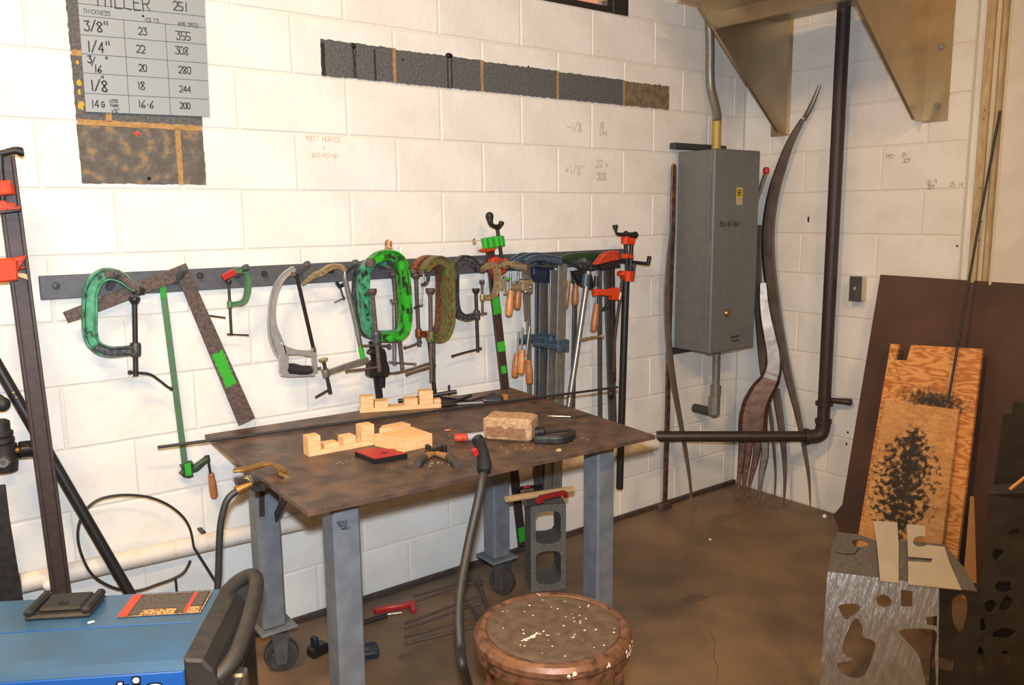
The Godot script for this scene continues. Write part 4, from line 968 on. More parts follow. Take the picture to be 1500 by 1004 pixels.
	P(o, "bar", G.new().bar(Vector3(-2.04, 1.038, 0.06), Vector3(-2.021, 0.811, 0.06), 0.018, 0.008, ZN, 0.001), "steel_black")
	o = T("steel_rod", "thin dark steel rod hanging beside the brown C-clamps", "rod", Vector3(-2.012, 0.792, 0.04))
	P(o, "rod", G.new().tube([Vector3(-2.053, 1.1, 0.12), Vector3(-2.058, 0.835, 0.12)], 0.004, 8), "steel_dark")
	o = T("thumb_clamp", "tiny rusty screw clamp hanging between the brown C-clamps", "clamp", Vector3(-2.092, 1.182, 0.09))
	P(o, "jaw", G.new().sweep(G.smooth([Vector3(-2.09, 1.324, 0.12), Vector3(-2.075, 1.305, 0.12), Vector3(-2.082, 1.279, 0.12), Vector3(-2.104, 1.27, 0.12)], 3), 0.012, 0.014, ZN), "casting_dark")
	P(o, "screw", G.new().thread(Vector3(-2.094, 1.311, 0.12), Vector3(-2.11, 1.191, 0.12), 0.004, 0.006), "steel")
	P(o, "handle", G.new().tube([Vector3(-2.143, 1.185, 0.12), Vector3(-2.103, 1.193, 0.12)], 0.003, 8), "steel_dark")
	# dark grey C-clamp
	c_clamp("dark grey cast C-clamp, third large clamp right of the brown pair", [Vector3(-1.812, 1.323, 0.08), Vector3(-1.835, 1.346, 0.08), Vector3(-1.872, 1.359, 0.08), Vector3(-1.905, 1.349, 0.08), Vector3(-1.926, 1.317, 0.08), Vector3(-1.931, 1.252, 0.08), Vector3(-1.929, 1.18, 0.08), Vector3(-1.914, 1.139, 0.08), Vector3(-1.877, 1.12, 0.08), Vector3(-1.823, 1.126, 0.08)], 0.038, 0.028,
		[Vector3(-1.824, 1.234, 0.08), Vector3(-1.819, 0.972, 0.08)], 0.0085, [Vector3(-1.944, 0.968, 0.08), Vector3(-1.887, 0.976, 0.08), Vector3(-1.805, 0.984, 0.08)], "casting_dark", "steel_dark")
	c_clamp("small silver C-clamp hanging in front of the green pipe clamp", [Vector3(-1.827, 1.315, 0.13), Vector3(-1.803, 1.327, 0.13), Vector3(-1.775, 1.334, 0.13), Vector3(-1.755, 1.322, 0.13), Vector3(-1.749, 1.277, 0.13), Vector3(-1.756, 1.233, 0.13), Vector3(-1.774, 1.206, 0.13), Vector3(-1.819, 1.203, 0.13)], 0.026, 0.02,
		[Vector3(-1.828, 1.271, 0.13), Vector3(-1.827, 1.131, 0.13)], 0.006, [Vector3(-1.851, 1.136, 0.13), Vector3(-1.83, 1.137, 0.13), Vector3(-1.81, 1.138, 0.13)], "bronze", "rusty")
	# green and orange bar clamp with crank
	o = T("bar_clamp", "tall brown bar clamp with green and orange heads and crank, splashed with green paint", "clamp", Vector3(-1.606, 0.07, 0.09))
	P(o, "bar", G.new().bar(Vector3(-1.745, 1.404, 0.07), Vector3(-1.637, 0.092, 0.135), 0.042, 0.012, ZN, 0.002), "bar_brown")
	P(o, "screw", G.new().thread(Vector3(-1.72, 1.488, 0.09), Vector3(-1.697, 1.352, 0.09), 0.009), "steel_dark")
	P(o, "crank", G.new().tube(G.smooth([Vector3(-1.764, 1.53, 0.1), Vector3(-1.758, 1.499, 0.1), Vector3(-1.741, 1.488, 0.1), Vector3(-1.723, 1.485, 0.1), Vector3(-1.709, 1.493, 0.1), Vector3(-1.702, 1.507, 0.1)], 4), [0.016, 0.016, 0.014, 0.012, 0.011, 0.010, 0.009, 0.009, 0.009, 0.009, 0.010, 0.011, 0.012, 0.011, 0.011, 0.010, 0.010, 0.011, 0.012, 0.012, 0.010], 10).ball(Vector3(-1.764, 1.53, 0.1), 0.017, 10), "steel_black")
	P(o, "upper_head", G.new().prism([Vector2(-1.789, 1.439), Vector2(-1.699, 1.448), Vector2(-1.693, 1.408), Vector2(-1.78, 1.397)], wallfr(0.07), 0.045, 0.004), "green_spray")
	for x in [712, 719, 726, 732]: pass
	P(o, "head_rib", G.new().tube([Vector3(-1.8, 1.44, 0.115), Vector3(-1.794, 1.401, 0.115)], 0.011, 8).tube([Vector3(-1.773, 1.443, 0.115), Vector3(-1.767, 1.404, 0.115)], 0.011, 8).tube([Vector3(-1.742, 1.447, 0.115), Vector3(-1.736, 1.408, 0.115)], 0.011, 8).tube([Vector3(-1.721, 1.449, 0.115), Vector3(-1.715, 1.41, 0.115)], 0.009, 8), "green_spray")
	P(o, "jaw", G.new().prism([Vector2(-1.808, 1.39), Vector2(-1.756, 1.408), Vector2(-1.732, 1.399), Vector2(-1.756, 1.388), Vector2(-1.787, 1.384)], wallfr(0.07), 0.04, 0.003), "orange")
	P(o, "lower_head", G.new().prism([Vector2(-1.756, 1.357), Vector2(-1.732, 1.365), Vector2(-1.704, 1.352), Vector2(-1.676, 1.354), Vector2(-1.669, 1.325), Vector2(-1.687, 1.297), Vector2(-1.712, 1.287), Vector2(-1.73, 1.249), Vector2(-1.747, 1.292), Vector2(-1.764, 1.327)], wallfr(0.065), 0.045, 0.005), "orange_worn")
	var ba: Vector3 = Vector3(-1.745, 1.404, 0.07); var bb: Vector3 = Vector3(-1.637, 0.092, 0.135)
	var bf := fr(ba, (bb - ba).cross(ZN), bb - ba)
	if bf.basis.z.z < 0: bf = fr(ba, -(bb - ba).cross(ZN), bb - ba)
	var bl := (bb - ba).length()
	for q in [[0.16, 0.215, 0.02], [0.305, 0.335, 0.02], [0.383, 0.408, 0.013], [0.935, 0.985, 0.017]]:
		P(o, "paint_patch", G.new().prism(ragged(rect(-q[2], q[0] * bl, q[2], q[1] * bl), 0.012, 0.003), Transform3D(bf.basis, bf.origin + bf.basis.z * 0.006), 0.001), "green_spray", "bright green spray paint patch")

func f_clamp(called: String, label: String, bar: Array, bw: float, jaw: Array, arm: Array, scr: Array, hnd: Array, mb, mj, mh, group := "", th := 0.02) -> Node3D:
	var o := T(called, label, "clamp", bar[1], group)
	P(o, "bar", G.new().bar(bar[0], bar[1], bw, 0.010, ZN, 0.0015), mb)
	if jaw.size() > 1:
		var js = G.smooth(jaw, 4)
		var ws = []
		for i in js.size(): ws.append(lerp(0.036, 0.018, float(i) / (js.size() - 1)))
		P(o, "fixed_jaw", G.new().sweep(js, ws, th, ZN, 0.35), mj)
	if arm.size() > 1:
		var ws2 = []
		for i in arm.size(): ws2.append(lerp(0.044, 0.024, float(i) / (arm.size() - 1)))
		P(o, "sliding_arm", G.new().sweep(arm, ws2, th * 1.1, ZN, 0.35), mj)
		P(o, "slide_sleeve", G.new().bar(arm[0] + Vector3(0, 0.026, 0), arm[0] - Vector3(0, 0.026, 0), bw + 0.018, 0.028, ZN, 0.004), mj)
	if scr.size() > 1: P(o, "screw", G.new().thread(scr[0], scr[1], 0.006), "steel")
	if hnd.size() > 1: P(o, "handle", grip(hnd[0], hnd[1], 0.0165), mh)
	return o

func clamps_right():
	var o
	# two little chrome bar clamps
	o = f_clamp("bar_clamp", "small chrome bar clamp with pale wooden handle and yellowed jaw tip", [Vector3(-1.605, 1.321, 0.12), Vector3(-1.577, 1.084, 0.1)], 0.02, [Vector3(-1.602, 1.318, 0.13), Vector3(-1.646, 1.323, 0.13), Vector3(-1.692, 1.331, 0.13), Vector3(-1.727, 1.321, 0.13)], [Vector3(-1.61, 1.241, 0.13), Vector3(-1.65, 1.235, 0.13), Vector3(-1.686, 1.237, 0.13)], [Vector3(-1.682, 1.296, 0.13), Vector3(-1.686, 1.217, 0.13)], [Vector3(-1.683, 1.223, 0.13), Vector3(-1.695, 1.115, 0.13)], "flatbar", "chrome", "handle_pale")
	P(o, "jaw_tip", G.new().sweep([Vector3(-1.752, 1.325, 0.14), Vector3(-1.717, 1.338, 0.14), Vector3(-1.678, 1.328, 0.14)], [0.012, 0.022, 0.02], 0.02, ZN), "bronze", "yellowed jaw tip")
	P(o, "catch", G.new().bar(Vector3(-1.721, 1.285, 0.14), Vector3(-1.719, 1.209, 0.14), 0.012, 0.014, ZN, 0.002).bar(Vector3(-1.728, 1.276, 0.13), Vector3(-1.728, 1.228, 0.13), 0.008, 0.012, ZN, 0.002), "chrome")
	P(o, "paint_mark", G.new().box(Vector3(-1.707, 1.273, 0.145), Vector3(0.025, 0.011, 0.006)), "green_spray", "green paint mark")
	o = f_clamp("bar_clamp", "small chrome bar clamp with long bare bar and darker wooden handle", [Vector3(-1.575, 1.333, 0.11), Vector3(-1.546, 0.694, 0.08)], 0.023, [Vector3(-1.59, 1.326, 0.12), Vector3(-1.62, 1.333, 0.12), Vector3(-1.648, 1.334, 0.12)], [Vector3(-1.584, 1.236, 0.12), Vector3(-1.613, 1.249, 0.12), Vector3(-1.657, 1.246, 0.12)], [Vector3(-1.634, 1.299, 0.12), Vector3(-1.635, 1.242, 0.12)], [Vector3(-1.635, 1.239, 0.12), Vector3(-1.644, 1.139, 0.12)], "flatbar", "chrome", "handle_wood")
	P(o, "knuckle", G.new().box(Vector3(-1.584, 1.221, 0.12), Vector3(0.045, 0.04, 0.03), Basis(), 0.008).ball(Vector3(-1.585, 1.231, 0.14), 0.010, 8).ball(Vector3(-1.611, 1.213, 0.14), 0.009, 8), "chrome")
	P(o, "end_stop", G.new().sweep([Vector3(-1.59, 1.337, 0.12), Vector3(-1.587, 1.285, 0.12)], 0.028, 0.018, ZN), "rusty", "rusty bar end")
	# larger blue bar clamps
	var gp := "blue bar clamps hung together on one peg"
	f_clamp("bar_clamp", "blue bar clamp with tan-grey bar, rightmost and nearest of the blue bunch", [Vector3(-1.407, 1.321, 0.14), Vector3(-1.448, 0.3, 0.15)], 0.05, [Vector3(-1.423, 1.331, 0.15), Vector3(-1.484, 1.346, 0.15), Vector3(-1.544, 1.354, 0.15), Vector3(-1.588, 1.35, 0.15), Vector3(-1.618, 1.337, 0.15)], [Vector3(-1.419, 0.964, 0.15), Vector3(-1.489, 0.974, 0.15), Vector3(-1.576, 0.992, 0.15)], [Vector3(-1.598, 1.068, 0.15), Vector3(-1.618, 0.947, 0.15)], [Vector3(-1.607, 0.922, 0.15), Vector3(-1.6, 0.817, 0.15)], "flatbar", "blue_casting", "handle_wood")
	f_clamp("bar_clamp", "blue bar clamp with grey bar, second from the right of the blue bunch", [Vector3(-1.419, 1.293, 0.1), Vector3(-1.487, 0.298, 0.135)], 0.05, [Vector3(-1.428, 1.33, 0.11), Vector3(-1.493, 1.353, 0.11), Vector3(-1.549, 1.361, 0.11), Vector3(-1.615, 1.349, 0.11), Vector3(-1.659, 1.328, 0.11)], [Vector3(-1.429, 0.991, 0.11), Vector3(-1.514, 1.005, 0.11), Vector3(-1.597, 1.013, 0.11)], [Vector3(-1.604, 1.058, 0.11), Vector3(-1.612, 0.959, 0.11)], [Vector3(-1.608, 0.961, 0.11), Vector3(-1.617, 0.855, 0.11)], "flatbar", "blue_casting", "handle_pale")
	f_clamp("bar_clamp", "blue bar clamp with dark bar, leftmost of the blue bunch", [Vector3(-1.456, 1.288, 0.07), Vector3(-1.511, 0.286, 0.12)], 0.048, [Vector3(-1.461, 1.333, 0.08), Vector3(-1.525, 1.353, 0.08), Vector3(-1.581, 1.361, 0.08), Vector3(-1.629, 1.346, 0.08), Vector3(-1.658, 1.321, 0.08)], [Vector3(-1.462, 0.988, 0.08), Vector3(-1.536, 0.995, 0.08), Vector3(-1.596, 0.992, 0.08)], [Vector3(-1.603, 1.034, 0.08), Vector3(-1.611, 0.937, 0.08)], [Vector3(-1.615, 0.943, 0.08), Vector3(-1.627, 0.837, 0.08)], "flatbar_dark", "blue_casting", "handle_wood")
	o = T("bar_clamp", "dark navy bar clamp head on a dark bar half hidden behind the blue bunch", "clamp", Vector3(-1.469, 0.281, 0.04))
	P(o, "bar", G.new().bar(Vector3(-1.455, 1.28, 0.035), Vector3(-1.534, 0.296, 0.115), 0.036, 0.010, ZN, 0.001), "flatbar_dark")
	P(o, "slide_head", G.new().prism([Vector2(-1.521, 1.308), Vector2(-1.409, 1.306), Vector2(-1.39, 1.275), Vector2(-1.409, 1.237), Vector2(-1.491, 1.241), Vector2(-1.521, 1.276)], wallfr(0.045), 0.04, 0.004), "blue_dark")
	# bar clamps with dark castings right of the bunch
	f_clamp("bar_clamp", "black bar clamp with worn dark wooden handle right of the blue bunch", [Vector3(-1.26, 1.278, 0.06), Vector3(-1.28, 0.51, 0.06)], 0.026, [Vector3(-1.241, 1.32, 0.07), Vector3(-1.274, 1.331, 0.07), Vector3(-1.322, 1.327, 0.07)], [Vector3(-1.265, 1.251, 0.07), Vector3(-1.232, 1.239, 0.07), Vector3(-1.198, 1.222, 0.07)], [Vector3(-1.261, 1.26, 0.07), Vector3(-1.269, 1.211, 0.07)], [Vector3(-1.278, 1.218, 0.08), Vector3(-1.282, 1.126, 0.08)], "flatbar_dark", "green_dark", "handle_wood")
	o = T("bar_clamp", "mostly hidden bar clamp, only its slim orange-brown wooden handle showing beside the tan-grey bar", "clamp", Vector3(-1.313, 1.113, 0.05))
	P(o, "grip", grip(Vector3(-1.301, 1.237, 0.06), Vector3(-1.322, 1.111, 0.06), 0.013), "handle_wood")
	P(o, "screw", G.new().thread(Vector3(-1.289, 1.285, 0.06), Vector3(-1.301, 1.23, 0.06), 0.005), "steel")
	o = T("pipe_clamp", "slender shiny steel pipe clamp hanging at a slant with a blue collar", "clamp", Vector3(-1.365, 0.506, 0.12))
	P(o, "pipe", G.new().tube([Vector3(-1.236, 1.279, 0.12), Vector3(-1.305, 0.971, 0.13), Vector3(-1.387, 0.603, 0.14)], 0.0135, 12), "steel")
	P(o, "collar", G.new().tube([Vector3(-1.253, 1.268, 0.125), Vector3(-1.261, 1.214, 0.125)], 0.019, 12), "blue_casting")
	P(o, "head", G.new().prism([Vector2(-1.316, 1.282), Vector2(-1.218, 1.29), Vector2(-1.201, 1.246), Vector2(-1.192, 1.205), Vector2(-1.217, 1.194), Vector2(-1.275, 1.219)], wallfr(0.085), 0.03, 0.004), "steel_black")
	P(o, "cross_rod", G.new().tube([Vector3(-1.311, 0.979, 0.15), Vector3(-1.245, 0.983, 0.15), Vector3(-1.182, 0.983, 0.15)], 0.006, 8).ball(Vector3(-1.178, 0.983, 0.15), 0.009, 8), "bronze")
	# long green jaws lying over the pegs
	o = T("jaw_bar", "dark green cast clamp jaws resting along the top of the pegs", "clamp", Vector3(-1.19, 1.33, 0.06))
	P(o, "casting", G.new().prism(G.smooth([Vector2(-1.354, 1.337), Vector2(-1.305, 1.356), Vector2(-1.232, 1.36), Vector2(-1.139, 1.359), Vector2(-1.061, 1.347), Vector2(-1.052, 1.309), Vector2(-1.147, 1.294), Vector2(-1.273, 1.312)], 3, true), wallfr(0.03), 0.04, 0.006), "green_dark")
	P(o, "casting", G.new().prism(G.smooth([Vector2(-1.301, 1.323), Vector2(-1.232, 1.326), Vector2(-1.156, 1.31), Vector2(-1.139, 1.284), Vector2(-1.211, 1.278), Vector2(-1.265, 1.296)], 3, true), wallfr(0.06), 0.03, 0.005), "casting_dark")
	# orange bar clamp
	o = f_clamp("bar_clamp", "orange cast bar clamp with scorched wooden handle, largest orange jaw", [Vector3(-1.15, 1.283, 0.1), Vector3(-1.12, 0.486, 0.08)], 0.026, [], [], [Vector3(-1.186, 1.271, 0.12), Vector3(-1.189, 1.109, 0.12)], [Vector3(-1.185, 1.128, 0.12), Vector3(-1.205, 1.001, 0.12)], "flatbar_dark", "orange", "handle_wood")
	P(o, "fixed_jaw", G.new().prism([Vector2(-1.203, 1.308), Vector2(-1.157, 1.35), Vector2(-1.123, 1.364), Vector2(-1.063, 1.366), Vector2(-1.058, 1.324), Vector2(-1.118, 1.317), Vector2(-1.169, 1.31)], wallfr(0.105), 0.035, 0.005), "orange_worn")
	P(o, "jaw_arm", G.new().prism([Vector2(-1.178, 1.307), Vector2(-1.058, 1.324), Vector2(-1.04, 1.289), Vector2(-1.161, 1.282)], wallfr(0.10), 0.03, 0.003), "steel_black")
	P(o, "sliding_arm", G.new().prism([Vector2(-1.211, 1.196), Vector2(-1.178, 1.197), Vector2(-1.114, 1.189), Vector2(-1.101, 1.195), Vector2(-1.062, 1.196), Vector2(-1.059, 1.138), Vector2(-1.1, 1.141), Vector2(-1.105, 1.157), Vector2(-1.169, 1.168), Vector2(-1.207, 1.167)], wallfr(0.11), 0.032, 0.004), "orange")
	P(o, "screw_nut", G.new().tube([Vector3(-1.186, 1.255, 0.12), Vector3(-1.19, 1.209, 0.12)], 0.012, 10), "steel_dark")
	o = T("bar_clamp", "dark green flat bar clamp with curled hook hanging behind the orange clamp", "clamp", Vector3(-1.015, 0.462, 0.05))
	P(o, "bar", G.new().bar(Vector3(-1.051, 1.299, 0.05), Vector3(-1.005, 0.46, 0.05), 0.05, 0.010, ZN, 0.001), "flatbar_dark")
	P(o, "side_bar", G.new().bar(Vector3(-1.04, 1.293, 0.07), Vector3(-1.024, 0.737, 0.07), 0.022, 0.014, ZN, 0.001), "bar_brown")
	P(o, "hook", G.new().tube(G.smooth([Vector3(-1.079, 1.124, 0.09), Vector3(-1.105, 1.1, 0.09), Vector3(-1.139, 1.097, 0.09), Vector3(-1.157, 1.114, 0.09)], 4), 0.009, 8), "green_dark")
	P(o, "tail_knob", G.new().ball(Vector3(-1.046, 0.684, 0.075), 0.022, 12, Vector3(0.8, 1.4, 0.5)), "bar_brown")
	o = T("steel_rod", "thin dark bent rod hanging between the orange clamp and black pipe clamp", "rod", Vector3(-1.014, 0.734, 0.06))
	P(o, "rod", G.new().tube([Vector3(-0.998, 1.266, 0.1), Vector3(-1.018, 1.133, 0.1), Vector3(-1.039, 1.022, 0.1), Vector3(-1.051, 0.942, 0.1), Vector3(-1.054, 0.795, 0.1)], 0.008, 8), "bar_brown")
	P(o, "rod_wrap", G.new().tube([Vector3(-1.024, 1.17, 0.11), Vector3(-1.032, 1.135, 0.11)], 0.010, 8), "bronze", "bright bare band")
	# black pipe clamp with orange heads
	o = T("pipe_clamp", "long black pipe clamp with orange cast heads at the right end of the rail", "clamp", Vector3(-1.005, 0.21, 0.1))
	P(o, "pipe", G.new().tube([Vector3(-0.989, 1.235, 0.11), Vector3(-1.004, 0.741, 0.11), Vector3(-1.017, 0.215, 0.11)], 0.0175, 16), "steel_black")
	P(o, "end_plug", G.new().tube([Vector3(-1.017, 0.222, 0.11), Vector3(-1.017, 0.208, 0.11)], 0.013, 12), "bronze")
	P(o, "twin_screw", G.new().thread(Vector3(-0.996, 1.413, 0.11), Vector3(-0.98, 1.244, 0.11), 0.011, 0.006).tube([Vector3(-0.956, 1.412, 0.11), Vector3(-0.962, 1.243, 0.11)], 0.011, 10), "steel_dark")
	P(o, "crank", G.new().tube(G.smooth([Vector3(-1.083, 1.483, 0.13), Vector3(-1.078, 1.458, 0.13), Vector3(-1.069, 1.443, 0.13), Vector3(-1.034, 1.439, 0.13), Vector3(-0.999, 1.438, 0.13), Vector3(-0.968, 1.434, 0.13), Vector3(-0.941, 1.437, 0.13)], 3), [0.012, 0.014, 0.010, 0.007, 0.006, 0.006, 0.007, 0.008, 0.009, 0.009, 0.01, 0.01, 0.011, 0.012, 0.013, 0.014, 0.016, 0.016, 0.010], 10).ball(Vector3(-1.013, 1.442, 0.13), 0.014, 10), "steel_black")
	P(o, "upper_head", G.new().prism([Vector2(-1.016, 1.429), Vector2(-0.953, 1.424), Vector2(-0.944, 1.421), Vector2(-0.948, 1.418), Vector2(-0.957, 1.39), Vector2(-0.979, 1.39), Vector2(-1.015, 1.398)], wallfr(0.10), 0.035, 0.004).tube([Vector3(-1.007, 1.432, 0.125), Vector3(-1.009, 1.394, 0.125)], 0.014, 10), "orange")
	P(o, "middle_head", G.new().prism([Vector2(-1.014, 1.347), Vector2(-0.992, 1.35), Vector2(-0.979, 1.34), Vector2(-0.961, 1.342), Vector2(-0.96, 1.326), Vector2(-1.014, 1.328)], wallfr(0.10), 0.035, 0.004), "orange")
	P(o, "lower_head", G.new().prism([Vector2(-1.031, 1.266), Vector2(-1.009, 1.271), Vector2(-0.955, 1.265), Vector2(-0.95, 1.243), Vector2(-0.959, 1.234), Vector2(-0.949, 1.22), Vector2(-1.003, 1.223), Vector2(-1.013, 1.246), Vector2(-1.031, 1.25)], wallfr(0.09), 0.04, 0.004).tube([Vector3(-0.996, 1.268, 0.13), Vector3(-0.996, 1.223, 0.13)], 0.017, 12), "orange")
	P(o, "lever", G.new().tube([Vector3(-0.942, 1.303, 0.12), Vector3(-0.954, 1.227, 0.12)], 0.007, 8), "steel_dark")

# ------------------------------------------------------------------ bench and what lies on and under it
const TH := 0.81
func floorfr(y: float) -> Transform3D: return Transform3D(Basis(Vector3(1, 0, 0), Vector3(0, 0, -1), Vector3(0, 1, 0)), Vector3(0, y, 0))   # local (x, y) = world (x, -z)
func fl2(p: Array) -> Array:
	var o = []
	for q in p: o.append(Vector2(q.x, -q.y))
	return o

func caster(par: Node, top: Vector3, hub: Vector3, r: float, dir: Vector3):
	var ax := dir.cross(Vector3.UP).normalized()
	P(par, "caster_plate", G.new().box(top + Vector3(0, 0.005, 0), Vector3(0.125, 0.01, 0.125), Basis(), 0.002), "table_grey")
	P(par, "caster_swivel", G.new().lathe([Vector2(0.035, 0), Vector2(0.035, 0.012), Vector2(0.022, 0.022), Vector2(0, 0.022)], Transform3D(Basis(), top - Vector3(0, 0.022, 0)), 16), "steel_dark")
	for s in [-1, 1]:
		var o: Vector3 = ax * s * 0.026
		P(par, "caster_fork", G.new().prism([Vector2(-0.03, 0), Vector2(0.03, 0), Vector2(0.016 + 0.0, -(top.y - hub.y) - 0.014), Vector2(-0.016, -(top.y - hub.y) - 0.014)], Transform3D(Basis(dir, Vector3.UP, dir.cross(Vector3.UP)), Vector3(hub.x, top.y - 0.012, hub.z) + o - dir.cross(Vector3.UP) * 0.002), 0.004, 0.0005), "flatbar_dark")
	P(par, "caster_wheel", G.new().lathe([Vector2(0, -0.02), Vector2(r * 0.55, -0.02), Vector2(r * 0.6, -0.014), Vector2(r * 0.72, -0.014), Vector2(r * 0.78, -0.02), Vector2(r * 0.95, -0.018), Vector2(r, -0.008), Vector2(r, 0.008), Vector2(r * 0.95, 0.018), Vector2(r * 0.78, 0.02), Vector2(r * 0.72, 0.014), Vector2(r * 0.6, 0.014), Vector2(r * 0.55, 0.02), Vector2(0, 0.02)], up_along(hub, hub + ax), 26), "rubber_dusty")
	P(par, "caster_axle", G.new().tube([hub - ax * 0.034, hub + ax * 0.034], 0.007, 10), "flatbar_dark")

func bench():
	var U := Vector3.UP
	var o := T("steel_bench", "heavy steel welding bench with rusty plate top and grey square legs", "workbench", Vector3(-2.34, 0, 0.55))
	var tp := [Vector2(-2.97, 0.984), Vector2(-1.775, 1.038), Vector2(-1.685, 0.126), Vector2(-2.942, 0.07)]
	P(o, "tabletop", G.new().prism(fl2(tp), floorfr(TH - 0.014), 0.014, 0.002), "plate_rust", "rust-brown steel plate top")
	for q in [[-2.857, 0.0, 0.885, 0.0], [-1.888, 0.0, 0.885, 0.0], [-2.862, 0.165, 0.305, 1.0], [-1.92, 0.165, 0.32, 1.0]]:
		var c := Vector3(q[0] + 0.04, (TH - 0.014 + q[1]) / 2, q[2] - 0.04)
		P(o, "leg", G.new().box(c, Vector3(0.08, TH - 0.014 - q[1], 0.08), Basis(), 0.007), "table_grey")
		if q[3] == 0.0: P(o, "foot_plate", G.new().box(Vector3(c.x, 0.005, c.z), Vector3(0.12, 0.01, 0.12), Basis(), 0.002), "table_grey")
	caster(o, Vector3(-2.815, 0.155, 0.265), Vector3(-2.80, 0.058, 0.285), 0.058, Vector3(0.94, 0, 0.34).normalized())
	caster(o, Vector3(-1.88, 0.155, 0.28), Vector3(-1.868, 0.056, 0.30), 0.056, Vector3(0.35, 0, 0.94).normalized())
	P(o, "rail", G.new().box(Vector3(-2.333, 0.768, 0.85), Vector3(0.886, 0.056, 0.006), Basis(), 0.001), "plate_edge")
	P(o, "rail", G.new().box(Vector3(-2.34, 0.776, 0.16), Vector3(1.1, 0.04, 0.006), Basis(), 0.001), "plate_edge")
	P(o, "rail", G.new().box(Vector3(-2.87, 0.776, 0.54), Vector3(0.006, 0.04, 0.74), Basis(), 0.001), "plate_edge")
	P(o, "rail", G.new().box(Vector3(-1.80, 0.776, 0.54), Vector3(0.006, 0.04, 0.74), Basis(), 0.001), "plate_edge")
	P(o, "hanging_strap", G.new().bar(Vector3(-2.846, 0.651, 0.315), Vector3(-2.849, 0.57, 0.315), 0.017, 0.008, ZN, 0.001), "bar_brown")
	P(o, "corner_brace", G.new().bar(Vector3(-2.822, 0.707, 0.5), Vector3(-2.8, 0.547, 0.3), 0.03, 0.006, Vector3(1, 0, 0), 0.001), "steel_black")
	P(o, "weld_bead", G.new().ball(Vector3(-2.838, 0.81, 0.982), 0.004, 8).ball(Vector3(-2.928, 0.81, 0.968), 0.005, 8), "plate_edge")
	for q in [["wUuLe", Vector3(-2.847, 0.718, 0.886)], ["nuUn", Vector3(-2.843, 0.708, 0.886)], ["uwoLv", Vector3(-2.838, 0.698, 0.886)]]:
		write(o, "leg_writing", q[0].to_upper(), q[1], Vector3(1, -0.12, 0), U, 0.007, "marker", 0.0014, 0.8, 0.8)

	# ground clamp and its lead
	o = T("ground_clamp", "brass spring ground clamp gripping the left edge of the bench top", "clamp", Vector3(-2.959, 0.81, 0.624))
	P(o, "upper_jaw", G.new().sweep(G.smooth([Vector3(-3.022, 0.83, 0.597), Vector3(-2.993, 0.83, 0.604), Vector3(-2.965, 0.83, 0.602), Vector3(-2.937, 0.83, 0.591), Vector3(-2.916, 0.83, 0.6), Vector3(-2.911, 0.83, 0.638), Vector3(-2.912, 0.83, 0.686)], 4), 0.028, 0.008, Vector3(0.25, 0.95, 0.2).normalized()), "brass")
	P(o, "jaw_tip", G.new().sweep([Vector3(-2.901, 0.818, 0.622), Vector3(-2.905, 0.818, 0.659), Vector3(-2.913, 0.818, 0.693)], 0.03, 0.010, Vector3(0.4, 0.85, 0.3).normalized()), "brass")
	P(o, "lower_jaw", G.new().sweep(G.smooth([Vector3(-3.03, 0.807, 0.64), Vector3(-3.007, 0.806, 0.64), Vector3(-2.993, 0.793, 0.64), Vector3(-2.974, 0.779, 0.64), Vector3(-2.95, 0.784, 0.64), Vector3(-2.936, 0.791, 0.64)], 4), 0.018, 0.03, ZN), "steel_dark")
	P(o, "spring", G.new().tube(spiral(Vector3(-2.999, 0.818, 0.64), Vector3(-2.989, 0.784, 0.64), 0.010, 7), 0.0022, 6), "bronze")
	P(o, "pivot", G.new().tube([Vector3(-2.973, 0.806, 0.62), Vector3(-2.976, 0.809, 0.66)], 0.007, 10), "steel_dark")
	P(o, "lug", G.new().tube([Vector3(-3.035, 0.787, 0.65), Vector3(-3.012, 0.794, 0.65), Vector3(-2.992, 0.798, 0.65)], [0.015, 0.014, 0.009], 12), "brass")
	o = T("ground_lead", "thick dark welding lead hanging from the brass clamp down behind the welder", "cable", Vector3(-3.091, 0.422, 0.6))
	P(o, "lead", G.new().tube(G.smooth([Vector3(-3.029, 0.788, 0.65), Vector3(-3.045, 0.781, 0.65), Vector3(-3.061, 0.767, 0.65), Vector3(-3.071, 0.746, 0.65), Vector3(-3.083, 0.704, 0.65), Vector3(-3.091, 0.643, 0.65), Vector3(-3.097, 0.575, 0.65), Vector3(-3.105, 0.507, 0.65), Vector3(-3.117, 0.389, 0.65)], 5), 0.0095, 12), "cable")

	# jig of pine blocks, front
	jig("pine_jig", "pine jig strip with four square blocks lying at the front of the bench", Vector3(-2.775, 0.81, 0.547), Vector3(1, 0, 0.02), 0.232, 0.044, [[0.0, 0.040, 0.046, 0.044], [0.052, 0.048, 0.014, 0.044], [0.115, 0.042, 0.026, 0.044], [0.178, 0.044, 0.052, 0.044]], 0.016)
	jig("pine_jig", "pine jig strip with four blocks lying at the back edge of the bench", Vector3(-2.395, 0.81, 0.134), (Vector3(-2.117, 0.81, 0.252) - Vector3(-2.395, 0.81, 0.134)).normalized(), 0.31, 0.05, [[0.004, 0.048, 0.045, 0.05], [0.056, 0.05, 0.024, 0.05], [0.167, 0.05, 0.026, 0.05], [0.224, 0.052, 0.052, 0.05], [0.28, 0.028, 0.014, 0.035]], 0.016)
	o = T("wood_block", "pale pine wedge-cut block pushed against the front jig", "block", Vector3(-2.491, 0.81, 0.63))
	P(o, "block", G.new().prism(fl2([Vector2(-2.56, 0.564), Vector2(-2.522, 0.683), Vector2(-2.415, 0.677), Vector2(-2.421, 0.563)]), floorfr(TH), 0.040, 0.001), "pine")
	o = T("wood_block", "second pine offcut lying just behind the wedge-cut block", "block", Vector3(-2.459, 0.81, 0.521))
